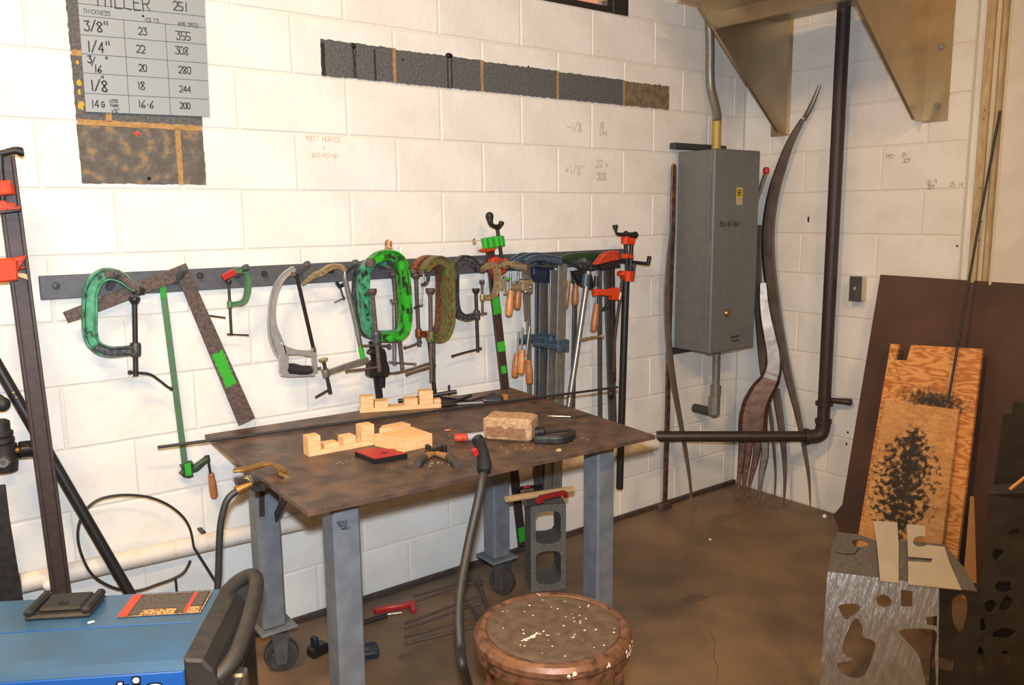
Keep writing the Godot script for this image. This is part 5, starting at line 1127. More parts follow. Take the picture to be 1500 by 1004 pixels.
	P(o, "block", G.new().prism(fl2([Vector2(-2.517, 0.516), Vector2(-2.482, 0.539), Vector2(-2.406, 0.526), Vector2(-2.412, 0.482), Vector2(-2.49, 0.484)]), floorfr(TH), 0.040, 0.001), "pine")

	o = T("welding_magnet", "flat arrow-shaped welding magnet with red face and black edge on the bench", "magnet", Vector3(-2.614, 0.81, 0.692))
	var mg := fl2([Vector2(-2.664, 0.632), Vector2(-2.615, 0.624), Vector2(-2.553, 0.685), Vector2(-2.561, 0.716), Vector2(-2.549, 0.74), Vector2(-2.548, 0.75), Vector2(-2.652, 0.742), Vector2(-2.656, 0.73)])
	P(o, "body", G.new().prism(mg, floorfr(TH), 0.016, 0.001), "gloss_black")
	var mr := []
	var mc := Vector2.ZERO
	for q in mg: mc += q / mg.size()
	for q in mg: mr.append(mc.lerp(q, 0.95))
	P(o, "red_face", G.new().prism(cut(mr, [[ngon(mc, 0.011, 0.011, 16), mc + Vector2(0, 0.3)]]), floorfr(TH + 0.016), 0.0015), "red")

	# little two-legged clamp with tan grips
	o = T("spring_clamp", "small black and tan two-legged clamp lying open on the bench near the hose", "clamp", Vector3(-2.488, 0.81, 0.821))
	var la := [Vector3(-2.474, 0.822, 0.783), Vector3(-2.519, 0.822, 0.802), Vector3(-2.573, 0.822, 0.845)]; var lb := [Vector3(-2.472, 0.822, 0.795), Vector3(-2.465, 0.822, 0.846), Vector3(-2.481, 0.822, 0.921)]
	P(o, "hinge", G.new().box(Vector3(-2.467, 0.824, 0.779), Vector3(0.075, 0.022, 0.022), Basis(U, 0.1), 0.005).box(Vector3(-2.484, 0.83, 0.764), Vector3(0.012, 0.03, 0.02), Basis(), 0.003).box(Vector3(-2.445, 0.83, 0.795), Vector3(0.012, 0.03, 0.02), Basis(), 0.003), "steel_black")
	for l in [la, lb]:
		P(o, "grip", G.new().tube([l[0], l[1]], [0.008, 0.012], 10), "tan_grip")
		P(o, "foot", G.new().tube([l[1].lerp(l[2], 0.05), l[2]], [0.012, 0.013], 10), "rubber_dusty")
	# fire brick
	o = T("fire_brick", "rough tan fire brick with chipped sooty face standing on the bench", "brick", Vector3(-2.206, 0.81, 0.792))
	var b0: Vector3 = Vector3(-2.253, 0.81, 0.722); var b1: Vector3 = Vector3(-2.154, 0.81, 0.854)
	var bu := (b1 - b0).normalized()
	var bf := fr(b0, bu, U)
	var bw := (b1 - b0).length()
	P(o, "body", lumpy_box(bf, Vector3(bw, 0.076, 0.105)), "brick")
	P(o, "sooty_face", G.new().prism(ragged([Vector2(0.012, 0.012), Vector2(bw - 0.014, 0.010), Vector2(bw - 0.02, 0.046), Vector2(bw * 0.6, 0.05), Vector2(bw * 0.5, 0.04), Vector2(bw * 0.4, 0.052), Vector2(0.016, 0.046)], 0.008, 0.004), bf, 0.0004), "brick_face", "brown scorched front face")
	o = T("hand_tool", "red plastic handle with white ferrule lying left of the brick", "tool", Vector3(-2.267, 0.81, 0.678))
	P(o, "grip", G.new().lathe([Vector2(0, 0), Vector2(0.012, 0.001), Vector2(0.014, 0.012), Vector2(0.013, 0.04), Vector2(0.010, 0.046), Vector2(0, 0.046)], up_along(Vector3(-2.338, 0.824, 0.685), Vector3(-2.29, 0.824, 0.713)), 14), "orange_worn")
	P(o, "ferrule", G.new().tube([Vector3(-2.301, 0.824, 0.705), Vector3(-2.25, 0.824, 0.725)], [0.012, 0.014], 12), "sign_board")
	c_clamp_flat()
	o = T("copper_tip", "tiny bright copper contact tip lying behind the red handle", "tip", Vector3(-2.278, 0.812, 0.556))
	P(o, "tip", G.new().tube([Vector3(-2.29, 0.814, 0.556), Vector3(-2.273, 0.814, 0.564)], [0.004, 0.0025], 8), "copper")
	o = T("steel_rod", "long thin steel rod lying the full length of the bench and past both ends", "rod", Vector3(-2.372, 0.816, 0.265))
	P(o, "rod", G.new().tube([Vector3(-3.115, 0.816, 0.156), Vector3(-1.356, 0.816, 0.435)], 0.005, 8), "steel_dark")
	o = T("scriber", "thin steel scriber with bright middle near the right end of the bench", "scriber", Vector3(-1.846, 0.815, 0.681))
	P(o, "needle", G.new().tube([Vector3(-1.895, 0.815, 0.625), Vector3(-1.864, 0.815, 0.664), Vector3(-1.841, 0.815, 0.689)], [0.001, 0.0035, 0.004], 8), "chrome")
	P(o, "shank", G.new().tube([Vector3(-1.844, 0.815, 0.686), Vector3(-1.815, 0.815, 0.704), Vector3(-1.764, 0.815, 0.714)], [0.004, 0.0035, 0.001], 8), "steel_dark")
	# tools along the back of the bench
	o = T("tee_bar", "dark steel bar with three short cross pins at the back of the bench", "bar", Vector3(-2.067, 0.82, 0.073))
	var ta: Vector3 = Vector3(-2.205, 0.82, 0.085); var tb: Vector3 = Vector3(-2.007, 0.85, 0.201)
	P(o, "bar", G.new().tube([ta, tb], 0.008, 10), "steel_black")
	for k in [0.38, 0.62, 0.87]:
		var c := ta.lerp(tb, k)
		P(o, "pin", G.new().tube([c + Vector3(0, -0.012, 0), c + Vector3(0.0, 0.03, 0)], 0.005, 8), "steel_black")
	o = T("steel_rod", "short dark rod lying crosswise behind the file", "rod", Vector3(-2.005, 0.815, 0.176))
	P(o, "rod", G.new().tube([Vector3(-2.05, 0.816, 0.08), Vector3(-1.978, 0.816, 0.266)], 0.005, 8), "steel_black")
	o = T("steel_rod", "black rod propped at an angle over the file at the bench back", "rod", Vector3(-1.984, 0.815, 0.194))
	P(o, "rod", G.new().tube([Vector3(-2.098, 0.816, 0.257), Vector3(-1.943, 0.825, 0.206)], 0.006, 8), "steel_black")
	o = T("flat_file", "flat steel file with dark handle at the back of the bench", "file", Vector3(-1.986, 0.815, 0.269))
	P(o, "blade", G.new().bar(Vector3(-2.047, 0.816, 0.255), Vector3(-1.952, 0.816, 0.303), 0.016, 0.005, U, 0.001), "alu")
	P(o, "handle", G.new().tube([Vector3(-2.113, 0.82, 0.252), Vector3(-2.054, 0.82, 0.271)], [0.010, 0.007], 10), "steel_black")
	o = T("steel_rod", "brown rod leaning past the file toward the wire brush", "rod", Vector3(-1.901, 0.815, 0.231))
	P(o, "rod", G.new().tube([Vector3(-1.99, 0.816, 0.256), Vector3(-1.836, 0.82, 0.216)], 0.005, 8), "bar_brown")
	o = T("wire_brush", "black wire brush with tan end at the back right of the bench", "brush", Vector3(-1.892, 0.82, 0.298))
	P(o, "handle", G.new().bar(Vector3(-1.933, 0.825, 0.277), Vector3(-1.868, 0.825, 0.315), 0.03, 0.022, U, 0.006), "rubber")
	P(o, "blade", G.new().bar(Vector3(-1.938, 0.82, 0.284), Vector3(-1.877, 0.82, 0.319), 0.012, 0.006, U, 0.001), "alu")
	P(o, "tan_end", G.new().bar(Vector3(-1.868, 0.825, 0.315), Vector3(-1.847, 0.825, 0.318), 0.032, 0.024, U, 0.005), "handle_wood")
	# slag and chips
	o = T("slag_chips", "scatter of pale slag chips and dust on the bench top", "debris", Vector3(-2.223, 0.81, 0.879))
	o.set_meta("kind", "stuff")
	var sg := G.new()
	for q in [[Vector3(-2.506, 0.81, 0.85), 0.08, 24], [Vector3(-2.215, 0.81, 0.875), 0.09, 30], [Vector3(-2.721, 0.81, 0.658), 0.05, 9], [Vector3(-2.237, 0.81, 0.509), 0.25, 10], [Vector3(-2.023, 0.81, 0.91), 0.05, 16], [Vector3(-2.896, 0.81, 0.426), 0.01, 2]]:
		for j in q[2]:
			var rr: float = rng.randf_range(0.0008, 0.0028)
			var p: Vector3 = q[0] + Vector3(rng.randfn(0, 0.5), 0, rng.randfn(0, 0.3)) * q[1] + Vector3(0, rr * 0.4, 0)
			sg.box(p, Vector3(rr * 2.4, rr, rr * 1.6), Basis(U, rng.randf() * TAU), rr * 0.2)
	var sp := P(o, "chips", sg, "dusty")
	sp.set_meta("kind", "stuff")
	o = T("slag_lump", "pale tan slag lump near the front edge of the bench", "slag", Vector3(-2.133, 0.81, 0.971))
	P(o, "lump", G.new().ball(Vector3(-2.141, 0.813, 0.978), 0.012, 8, Vector3(1.3, 0.4, 0.7)), "brick")

	# welding gun and hose
	o = T("welding_gun", "black welding gun grip with red trigger hooked over the bench front edge", "welding gun", Vector3(-2.459, 0.822, 1.02))
	P(o, "grip", G.new().tube(G.smooth([Vector3(-2.473, 0.92, 1.01), Vector3(-2.466, 0.906, 1.01), Vector3(-2.455, 0.879, 1.01), Vector3(-2.449, 0.847, 1.01), Vector3(-2.447, 0.821, 1.01)], 4), [0.010, 0.015, 0.017, 0.0175, 0.018, 0.0175, 0.017, 0.017, 0.017, 0.0175, 0.018, 0.019, 0.02, 0.021, 0.0215, 0.0215, 0.020], 14), "rubber")
	P(o, "trigger", G.new().bar(Vector3(-2.486, 0.89, 1.015), Vector3(-2.478, 0.868, 1.015), 0.016, 0.014, ZN, 0.003), "red")
	P(o, "strain_relief", G.new().tube([Vector3(-2.449, 0.829, 1.01), Vector3(-2.448, 0.811, 1.01)], [0.022, 0.0195], 14), "gloss_black")
	o = T("gun_hose", "thick dark welding gun hose hanging in front of the bench to the floor", "hose", Vector3(-2.401, 0, 0.848))
	P(o, "hose", G.new().tube(G.smooth([Vector3(-2.449, 0.817, 1.01), Vector3(-2.471, 0.795, 1.03), Vector3(-2.502, 0.74, 1.05), Vector3(-2.538, 0.675, 1.07), Vector3(-2.58, 0.608, 1.1), Vector3(-2.624, 0.548, 1.14), Vector3(-2.656, 0.498, 1.18), Vector3(-2.679, 0.448, 1.22), Vector3(-2.695, 0.406, 1.26), Vector3(-2.387, 0.012, 0.845), Vector3(-2.402, 0.012, 0.962)], 6), 0.0125, 12), "cable")

	# cinder block and what is clamped on it
	o = T("cinder_block", "grey two-cell concrete block standing on end under the bench", "concrete block", Vector3(-1.719, 0, 0.399))
	var c0: Vector3 = Vector3(-1.768, 0, 0.361); var c1: Vector3 = Vector3(-1.639, 0, 0.431)
	var cu := Vector3((c1 - c0).x, 0, (c1 - c0).z).normalized()
	var wc := (c1 - c0).length()
	var hb := 0.37
	var face := cut(rect(0, 0, wc, hb), [[G.smooth([Vector2(0.03, 0.035), Vector2(wc - 0.03, 0.035), Vector2(wc - 0.022, 0.10), Vector2(wc - 0.03, 0.165), Vector2(0.03, 0.165), Vector2(0.022, 0.10)], 3, true), Vector2(-0.1, 0.1)], [G.smooth([Vector2(0.03, 0.21), Vector2(wc - 0.03, 0.21), Vector2(wc - 0.022, 0.27), Vector2(wc - 0.03, 0.335), Vector2(0.03, 0.335), Vector2(0.022, 0.27)], 3, true), Vector2(-0.1, 0.27)]])
	P(o, "body", G.new().prism(face, fr(c0 - cu.cross(U) * 0.145, cu, U), 0.145), "cinder")
	o = T("wood_stick", "pale round-edged wooden stick lying across the top of the concrete block", "stick", Vector3(-1.769, 0.443, 0.42))
	P(o, "stick", G.new().tube([Vector3(-1.932, 0.452, 0.42), Vector3(-1.593, 0.419, 0.42)], 0.0135, 12), "pine")
	o = T("red_clamp", "small red spring clamp holding the stick on the concrete block", "clamp", Vector3(-1.716, 0.42, 0.44))
	P(o, "jaw", G.new().sweep(G.smooth([Vector3(-1.812, 0.418, 0.455), Vector3(-1.791, 0.433, 0.455), Vector3(-1.749, 0.434, 0.455), Vector3(-1.7, 0.432, 0.455), Vector3(-1.667, 0.428, 0.455), Vector3(-1.66, 0.409, 0.455)], 3), 0.018, 0.02, ZN), "red")
	P(o, "jaw_tip", G.new().bar(Vector3(-1.783, 0.443, 0.45), Vector3(-1.787, 0.413, 0.45), 0.016, 0.02, ZN, 0.003), "red")
	o = T("small_bar_clamp", "small dark bar clamp lying behind the stick on the concrete block", "clamp", Vector3(-1.807, 0.446, 0.38))
	P(o, "bar", G.new().bar(Vector3(-1.867, 0.463, 0.37), Vector3(-1.714, 0.447, 0.37), 0.014, 0.01, ZN, 0.002), "steel_black")
	P(o, "jaw", G.new().bar(Vector3(-1.864, 0.48, 0.375), Vector3(-1.858, 0.445, 0.375), 0.018, 0.014, ZN, 0.002), "steel_black")
	P(o, "red_pad", G.new().box(Vector3(-1.8, 0.462, 0.38), Vector3(0.03, 0.012, 0.012), Basis(), 0.003), "red")
	o = T("pad_clamp", "flat grey clamp foot resting on the left of the concrete block", "clamp", Vector3(-1.789, 0.385, 0.4))
	P(o, "foot", G.new().bar(Vector3(-1.838, 0.411, 0.41), Vector3(-1.768, 0.406, 0.41), 0.03, 0.014, ZN, 0.003), "flatbar_dark")

	# tools on the floor
	o = T("garden_fork", "rusty garden fork head lying on the floor under the bench, tines toward the left", "fork", Vector3(-2.003, 0, 0.267))
	for q in [[Vector3(-2.178, 0.012, 0.114), Vector3(-2.075, 0.012, 0.125), Vector3(-1.911, 0.012, 0.134), Vector3(-1.882, 0.012, 0.173)], [Vector3(-2.215, 0.012, 0.16), Vector3(-2.063, 0.012, 0.159), Vector3(-1.921, 0.012, 0.159), Vector3(-1.9, 0.012, 0.208)], [Vector3(-2.317, 0.012, 0.29), Vector3(-2.175, 0.012, 0.285), Vector3(-2.029, 0.012, 0.277), Vector3(-1.958, 0.012, 0.281)], [Vector3(-2.338, 0.012, 0.32), Vector3(-2.202, 0.012, 0.327), Vector3(-2.042, 0.012, 0.326), Vector3(-2.006, 0.012, 0.34)], [Vector3(-2.371, 0.012, 0.377), Vector3(-2.215, 0.012, 0.397), Vector3(-2.066, 0.012, 0.407), Vector3(-2.004, 0.012, 0.392)], [Vector3(-2.395, 0.012, 0.419), Vector3(-2.248, 0.012, 0.449), Vector3(-2.112, 0.012, 0.472), Vector3(-2.052, 0.012, 0.459)]]:
		P(o, "tine", G.new().tube(G.smooth(q, 3), 0.005, 8), "rusty")
	P(o, "crossbar", G.new().tube(G.smooth([Vector3(-1.914, 0.02, 0.119), Vector3(-1.914, 0.02, 0.169), Vector3(-1.933, 0.02, 0.236), Vector3(-1.971, 0.02, 0.314), Vector3(-2.013, 0.02, 0.405)], 3), 0.007, 8), "rusty")
	P(o, "crossbar", G.new().tube(G.smooth([Vector3(-2.051, 0.02, 0.31), Vector3(-2.059, 0.02, 0.369), Vector3(-2.089, 0.02, 0.449)], 3), 0.006, 8), "rusty")
	o = T("red_tool", "red handled tool lying on the floor near the wall under the bench", "tool", Vector3(-2.278, 0, 0.145))
	P(o, "handle", G.new().sweep([Vector3(-2.365, 0.012, 0.135), Vector3(-2.325, 0.012, 0.132), Vector3(-2.292, 0.012, 0.15), Vector3(-2.246, 0.012, 0.165), Vector3(-2.208, 0.012, 0.165)], [0.026, 0.03, 0.018, 0.018, 0.03], 0.02, U), "red")
	P(o, "head", G.new().bar(Vector3(-2.209, 0.014, 0.155), Vector3(-2.245, 0.014, 0.228), 0.022, 0.02, U, 0.004), "red")
	o = T("screwdriver", "screwdriver with bright shank lying beside the red tool", "screwdriver", Vector3(-2.316, 0, 0.186))
	P(o, "shank", G.new().tube([Vector3(-2.337, 0.008, 0.176), Vector3(-2.281, 0.008, 0.199)], 0.005, 8), "chrome")
	P(o, "handle", G.new().tube([Vector3(-2.448, 0.012, 0.187), Vector3(-2.343, 0.012, 0.188)], [0.010, 0.011], 10), "steel_dark")
	o = T("outlet_box", "small blue-grey electrical box on the floor beside the front bench leg", "box", Vector3(-2.519, 0, 0.378))
	P(o, "box", G.new().box(Vector3(-2.532, 0.02, 0.395), Vector3(0.075, 0.04, 0.06), Basis(U, -0.3), 0.006), "blue_dark")
	P(o, "lid", G.new().box(Vector3(-2.549, 0.042, 0.431), Vector3(0.062, 0.006, 0.048), Basis(U, -0.3), 0.002), "casting_dark")
	o = T("paint_chip", "white crumb on the floor against the side wall beside the leaning sheet", "chip", Vector3(-0.068, 0, 0.626))
	P(o, "crumb", G.new().box(Vector3(-0.087, 0.008, 0.637), Vector3(0.026, 0.016, 0.02), Basis(U, 0.4), 0.005), "white_ink")
	o = T("paint_chip", "tiny white crumb lying alone on the open floor before the corner", "chip", Vector3(-0.76, 0, 0.459))
	P(o, "crumb", G.new().box(Vector3(-0.768, 0.004, 0.466), Vector3(0.014, 0.008, 0.010), Basis(U, 0.9), 0.003), "white_ink")
	o = T("black_adapter", "black plastic plug lying on the floor left of the front bench leg", "plug", Vector3(-2.656, 0, 0.252))
	P(o, "body", G.new().box(Vector3(-2.663, 0.02, 0.274), Vector3(0.07, 0.04, 0.05), Basis(U, 0.2), 0.008), "gloss_black")
	P(o, "flange", G.new().box(Vector3(-2.669, 0.035, 0.262), Vector3(0.02, 0.06, 0.03), Basis(U, 0.2), 0.004), "blue_dark")

func spiral(a: Vector3, b: Vector3, r: float, turns: int) -> Array:
	var f := up_along(a, b)
	var l := (b - a).length()
	var o = []
	for i in turns * 10 + 1:
		var t := i / (turns * 10.0)
		o.append(f * Vector3(cos(TAU * turns * t) * r, l * t, sin(TAU * turns * t) * r))
	return o

func jig(called: String, label: String, at: Vector3, u: Vector3, ln: float, dp: float, blocks: Array, h: float):
	u = Vector3(u.x, 0, u.z).normalized()
	var v := Vector3(u.z, 0, -u.x)          # away from the viewer
	var o := T(called, label, "jig", at, "pine jigs on the bench")
	var bs := Basis(u, Vector3.UP, -v)
	P(o, "base_strip", G.new().box(at + u * ln / 2 + v * dp / 2 + Vector3(0, h / 2, 0), Vector3(ln, h, dp), bs, 0.001), "pine")
	for b in blocks:
		P(o, "block", G.new().box(at + u * (b[0] + b[1] / 2) + v * (dp - b[3] / 2) + Vector3(0, h + b[2] / 2, 0), Vector3(b[1], b[2], b[3] * 0.98), bs, 0.001), "pine")

# box with a chipped, uneven surface; frame x right, y up, z towards the viewer, size along them (depth runs back)
func lumpy_box(f: Transform3D, s: Vector3) -> G:
	var g := G.new()
	var nz := FastNoiseLite.new(); nz.seed = 3; nz.frequency = 18.0
	var pt = func(a: Vector3):
		var c := Vector3(0.5, 0.5, 0.5)
		var d := a - c
		var m: float = max(abs(d.x), max(abs(d.y), abs(d.z)))
		var k = 0
		for e in [abs(d.x), abs(d.y), abs(d.z)]: if e > 0.46: k += 1
		var q := Vector3(a.x * s.x, a.y * s.y, (a.z - 1.0) * s.z)
		var inw := (Vector3(s.x, s.y, -s.z) * 0.5 - q) if true else Vector3.ZERO
		inw = Vector3(s.x * 0.5 - q.x, s.y * 0.5 - q.y, -s.z * 0.5 - q.z)
		q += inw.normalized() * (0.007 * max(0, k - 1) + 0.0022 * (nz.get_noise_3dv(q) + 0.5))
		q.y = max(q.y, 0.0)
		return f * q
	var n := 10
	for ax in 3:
		for side in [0.0, 1.0]:
			var a1 = (ax + 1) % 3; var a2 = (ax + 2) % 3
			var nn := Vector3.ZERO; nn[ax] = side * 2.0 - 1.0
			for i in n:
				for j in n:
					var q = []
					for e in [[i, j], [i + 1, j], [i + 1, j + 1], [i, j + 1]]:
						var p := Vector3.ZERO
						p[ax] = side; p[a1] = float(e[0]) / n; p[a2] = float(e[1]) / n
						q.append(pt.call(p))
					var fn: Vector3 = (q[1] - q[0]).cross(q[3] - q[0]).normalized()
					if fn.dot(f.basis * nn) < 0: fn = -fn
					g.quad(q[0], q[1], q[2], q[3], fn)
	return g

func c_clamp_flat():
	var U := Vector3.UP
	var o := T("c_clamp", "green streaked C-clamp lying flat on the bench right of the brick", "clamp", Vector3(-2.058, 0.81, 0.849))
	P(o, "frame", G.new().sweep(G.smooth([Vector3(-2.149, 0.822, 0.862), Vector3(-2.119, 0.822, 0.881), Vector3(-2.093, 0.822, 0.908), Vector3(-2.066, 0.822, 0.919), Vector3(-2.031, 0.822, 0.906), Vector3(-1.994, 0.822, 0.871)], 4), 0.024, 0.02, U, 0.3), "steel_black")
	P(o, "green_stripe", G.new().sweep([Vector3(-2.163, 0.833, 0.894), Vector3(-2.137, 0.833, 0.91), Vector3(-2.113, 0.833, 0.935)], 0.010, 0.002, U), "green_dark", "green painted stripe")
	P(o, "screw", G.new().thread(Vector3(-2.11, 0.824, 0.807), Vector3(-1.976, 0.824, 0.85), 0.006), "steel_dark")
	P(o, "knob", G.new().lathe([Vector2(0, 0), Vector2(0.016, 0), Vector2(0.018, 0.006), Vector2(0.018, 0.03), Vector2(0.014, 0.036), Vector2(0, 0.036)], up_along(Vector3(-2.11, 0.83, 0.814), Vector3(-2.081, 0.83, 0.827)), 14), "steel_black")

# ------------------------------------------------------------------ the corner: cabinet, pipes, cut-steel sculptures, hood, boards
func strip(spine: Array, ws: Array, n: Vector3, t := 0.004, k := 5) -> G:
	var s = G.smooth(spine, k)
	var w = []
	for i in s.size():
		var x := float(i) / k
		var a := int(x)
		w.append(lerp(ws[min(a, ws.size() - 1)], ws[min(a + 1, ws.size() - 1)], x - a))
	return G.new().sweep(s, w, t, n)

func corner_things():
	var U := Vector3.UP; var R := Vector3(1, 0, 0)
	# electrical cabinet
	var x0 := -0.562; var x1 := -0.212; var y0 := 0.845; var y1 := 1.835; var z0 := 0.03; var z1 := 0.265
	var o := T("electrical_cabinet", "tall grey steel electrical cabinet mounted on the wall in the corner", "cabinet", Vector3((x0 + x1) / 2, y0, 0.03))
	P(o, "backing_channel", G.new().box(Vector3(-0.39, 1.862, 0.02), Vector3(0.40, 0.03, 0.036), Basis(), 0.003), "panel_dark")
	P(o, "backing_channel", G.new().box(Vector3(-0.39, 0.83, 0.02), Vector3(0.40, 0.03, 0.036), Basis(), 0.003), "panel_dark")
	P(o, "case", G.new().box(Vector3((x0 + x1) / 2, (y0 + y1) / 2, (z0 + z1 - 0.02) / 2), Vector3(x1 - x0 - 0.006, y1 - y0 - 0.006, z1 - z0 - 0.024), Basis(), 0.003), "panel_grey")
	P(o, "door", G.new().box(Vector3((x0 + x1) / 2, (y0 + y1) / 2, z1 - 0.012), Vector3(x1 - x0, y1 - y0, 0.024), Basis(), 0.005), "panel_grey")
	P(o, "hinge", G.new().tube([Vector3(x0 - 0.003, 1.72, z1 - 0.026), Vector3(x0 - 0.003, 1.4, z1 - 0.026)], 0.005, 8).tube([Vector3(x0 - 0.003, 1.28, z1 - 0.026), Vector3(x0 - 0.003, 0.95, z1 - 0.026)], 0.005, 8), "panel_grey")
	P(o, "latch", G.new().lathe([Vector2(0, 0), Vector2(0.017, 0), Vector2(0.018, 0.006), Vector2(0.012, 0.014), Vector2(0, 0.015)], fr(Vector3(-0.442, 1.04, 0.265), R, Vector3(0, 0, 1)), 16), "brass")
	P(o, "sticker", G.new().box(Vector3(-0.37, 1.612, 0.265), Vector3(0.05, 0.085, 0.001), Basis(), 0), "tan_sticker")
	P(o, "sticker_field", G.new().box(Vector3(-0.372, 1.628, 0.267), Vector3(0.046, 0.05, 0.001), Basis(), 0), "yellow_sticker")
	var sq := G.new()
	var sc: Vector3 = Vector3(-0.374, 1.628, 0.267)
	for e in [[0, 0.013, 0.03, 0.004], [0, -0.013, 0.03, 0.004], [0.013, 0, 0.004, 0.03], [-0.013, 0, 0.004, 0.03]]:
		sq.box(sc + Vector3(e[0], e[1], 0), Vector3(e[2], e[3], 0.001), Basis(), 0)
	sq.box(sc, Vector3(0.012, 0.012, 0.001), Basis(), 0)
	P(o, "sticker_mark", sq, "marker")
	write(o, "door_writing", "Big 44 Tool", Vector3(-0.509, 1.465, 0.265), R, U, 0.026, "drip", 0.0036, 0.5, 0.5)
	P(o, "nameplate_line", G.new().bar(Vector3(-0.405, 0.913, 0.265), Vector3(-0.34, 0.914, 0.265), 0.012, 0.001, ZN, 0), "panel_dark")
	P(o, "nameplate_line", G.new().bar(Vector3(-0.398, 0.892, 0.265), Vector3(-0.339, 0.894, 0.266), 0.009, 0.001, ZN, 0), "panel_dark")
	# switch lever on its right side
	P(o, "switch_plate", G.new().box(Vector3(x1 + 0.012, Vector3(-0.085, 1.555, 0.2).y, 0.215), Vector3(0.024, 0.16, 0.05), Basis(), 0.004), "flatbar", "bare metal switch plate")
	P(o, "switch_lever", G.new().bar(Vector3(x1 + 0.03, Vector3(-0.087, 1.573, 0.2).y, 0.22), Vector3(x1 + 0.035, Vector3(-0.055, 1.719, 0.2).y, 0.27), 0.016, 0.02, ZN, 0.003), "flatbar")
	P(o, "switch_knob", G.new().box(Vector3(x1 + 0.036, Vector3(-0.078, 1.739, 0.22).y, 0.275), Vector3(0.03, 0.035, 0.03), Basis(), 0.008), "red", "dark red lever knob")
	# conduits
	o = T("conduit", "bent metal conduit rising from the cabinet top to the ceiling", "conduit", Vector3(-0.378, 1.864, 0.12))
	var cp := [Vector3(-0.383, 2.701, 0.04), Vector3(-0.349, 2.384, 0.04), Vector3(-0.343, 2.236, 0.04), Vector3(-0.334, 2.161, 0.04)]
	cp.append_array([Vector3(-0.341, 2.083, 0.07), Vector3(-0.354, 2.02, 0.1), Vector3(-0.377, 1.977, 0.12)])
	var cs = G.smooth(cp, 4)
	cs.push_front(Vector3(cs[0].x, 4.2, cs[0].z))
	P(o, "conduit_run", G.new().tube(cs, 0.023, 14), "conduit")
	P(o, "painted_end", G.new().tube([Vector3(-0.378, 1.983, 0.12), Vector3(Vector3(-0.377, 1.977, 0.12).x, 1.83, 0.12)], 0.0238, 14), "conduit_yellow", "yellow painted lower end")
	o = T("conduit", "short metal conduit dropping from the cabinet bottom to an elbow fitting", "conduit", Vector3(-0.34, 0.465, 0.13))
	var tq: Vector3 = Vector3(-0.34, 0.601, 0.13)
	P(o, "conduit_run", G.new().tube([Vector3(tq.x, 0.845, 0.13), tq], 0.021, 14), "conduit")
	P(o, "coupling", G.new().tube([tq + Vector3(0, 0.035, 0), tq + Vector3(0, -0.02, 0)], 0.029, 14), "conduit")
	P(o, "elbow_body", G.new().box(Vector3(-0.348, 0.529, 0.13), Vector3(0.06, 0.125, 0.06), Basis(), 0.018), "conduit")
	P(o, "elbow_nipple", G.new().tube([Vector3(-0.351, 0.494, 0.12), Vector3(Vector3(-0.351, 0.494, 0.12).x - 0.0, Vector3(-0.351, 0.494, 0.12).y, 0.0)], 0.024, 12), "panel_dark")
	# pipework
	o = T("iron_pipe", "dark iron pipe crossing the corner from the white pipe and rising up the side wall", "pipe", Vector3(-0.07, 0.412, 0.593))
	var e0: Vector3 = Vector3(-0.707, 0.41, 0.06); var e1: Vector3 = Vector3(-0.07, 0.412, 0.593)
	var d := (e1 - e0).normalized()
	P(o, "horizontal_run", G.new().tube([e0, e0.lerp(e1, 0.5), e1 - d * 0.06], 0.028, 18), "pipe_black")
	P(o, "vertical_run", G.new().tube([e1 + Vector3(0, 0.06, 0), Vector3(e1.x, 2.0, e1.z), Vector3(e1.x, 4.2, e1.z)], 0.031, 18), "pipe_brown")
	P(o, "elbow", G.new().tube(G.smooth([e1 - d * 0.085, e1 - d * 0.05, e1 - d * 0.012 + Vector3(0, 0.012, 0), e1 + Vector3(0, 0.05, 0), e1 + Vector3(0, 0.085, 0)], 4), 0.036, 16), "pipe_brown")
	P(o, "elbow_rim", G.new().tube([e1 - d * 0.09, e1 - d * 0.07], 0.041, 16), "pipe_brown")
	P(o, "elbow_rim", G.new().tube([e1 + Vector3(0, 0.07, 0), e1 + Vector3(0, 0.09, 0)], 0.041, 16), "pipe_brown")
	P(o, "clamp_ring", G.new().tube([Vector3(e1.x, 0.575, e1.z), Vector3(e1.x, 0.592, e1.z)], 0.043, 16), "pipe_brown")
	P(o, "wall_bracket", G.new().tube([Vector3(e1.x + 0.02, 0.6, e1.z + 0.02), Vector3(e1.x + 0.03, 0.605, e1.z + 0.09), Vector3(-0.015, 0.6, e1.z + 0.11)], [0.014, 0.016, 0.018], 10), "pipe_brown")
	# wall strips left of the cabinet
	o = T("rusty_bar", "rusty flat steel bar with rounded top standing against the wall left of the cabinet", "bar", Vector3(-0.624, 0.006, 0.05))
	P(o, "bar", G.new().sweep([Vector3(-0.592, 1.772, 0.04), Vector3(-0.597, 1.762, 0.04), Vector3(-0.598, 1.475, 0.04), Vector3(-0.609, 0.96, 0.04), Vector3(-0.607, 0.533, 0.04), Vector3(-0.614, 0.038, 0.04)], [0.02, 0.035, 0.038, 0.036, 0.036, 0.034], 0.010, ZN), "sculpt_rust")
	P(o, "foot", G.new().prism([Vector2(-0.656, 0.04), Vector2(-0.593, 0.033), Vector2(-0.571, -0.017), Vector2(-0.675, 0)], wallfr(0.035), 0.03, 0.004), "base_dark")
	o = T("cut_steel_strip", "curved tapering cut steel strip leaning on the wall left of the cabinet", "sculpture", Vector3(-0.59, 0.016, 0.2))
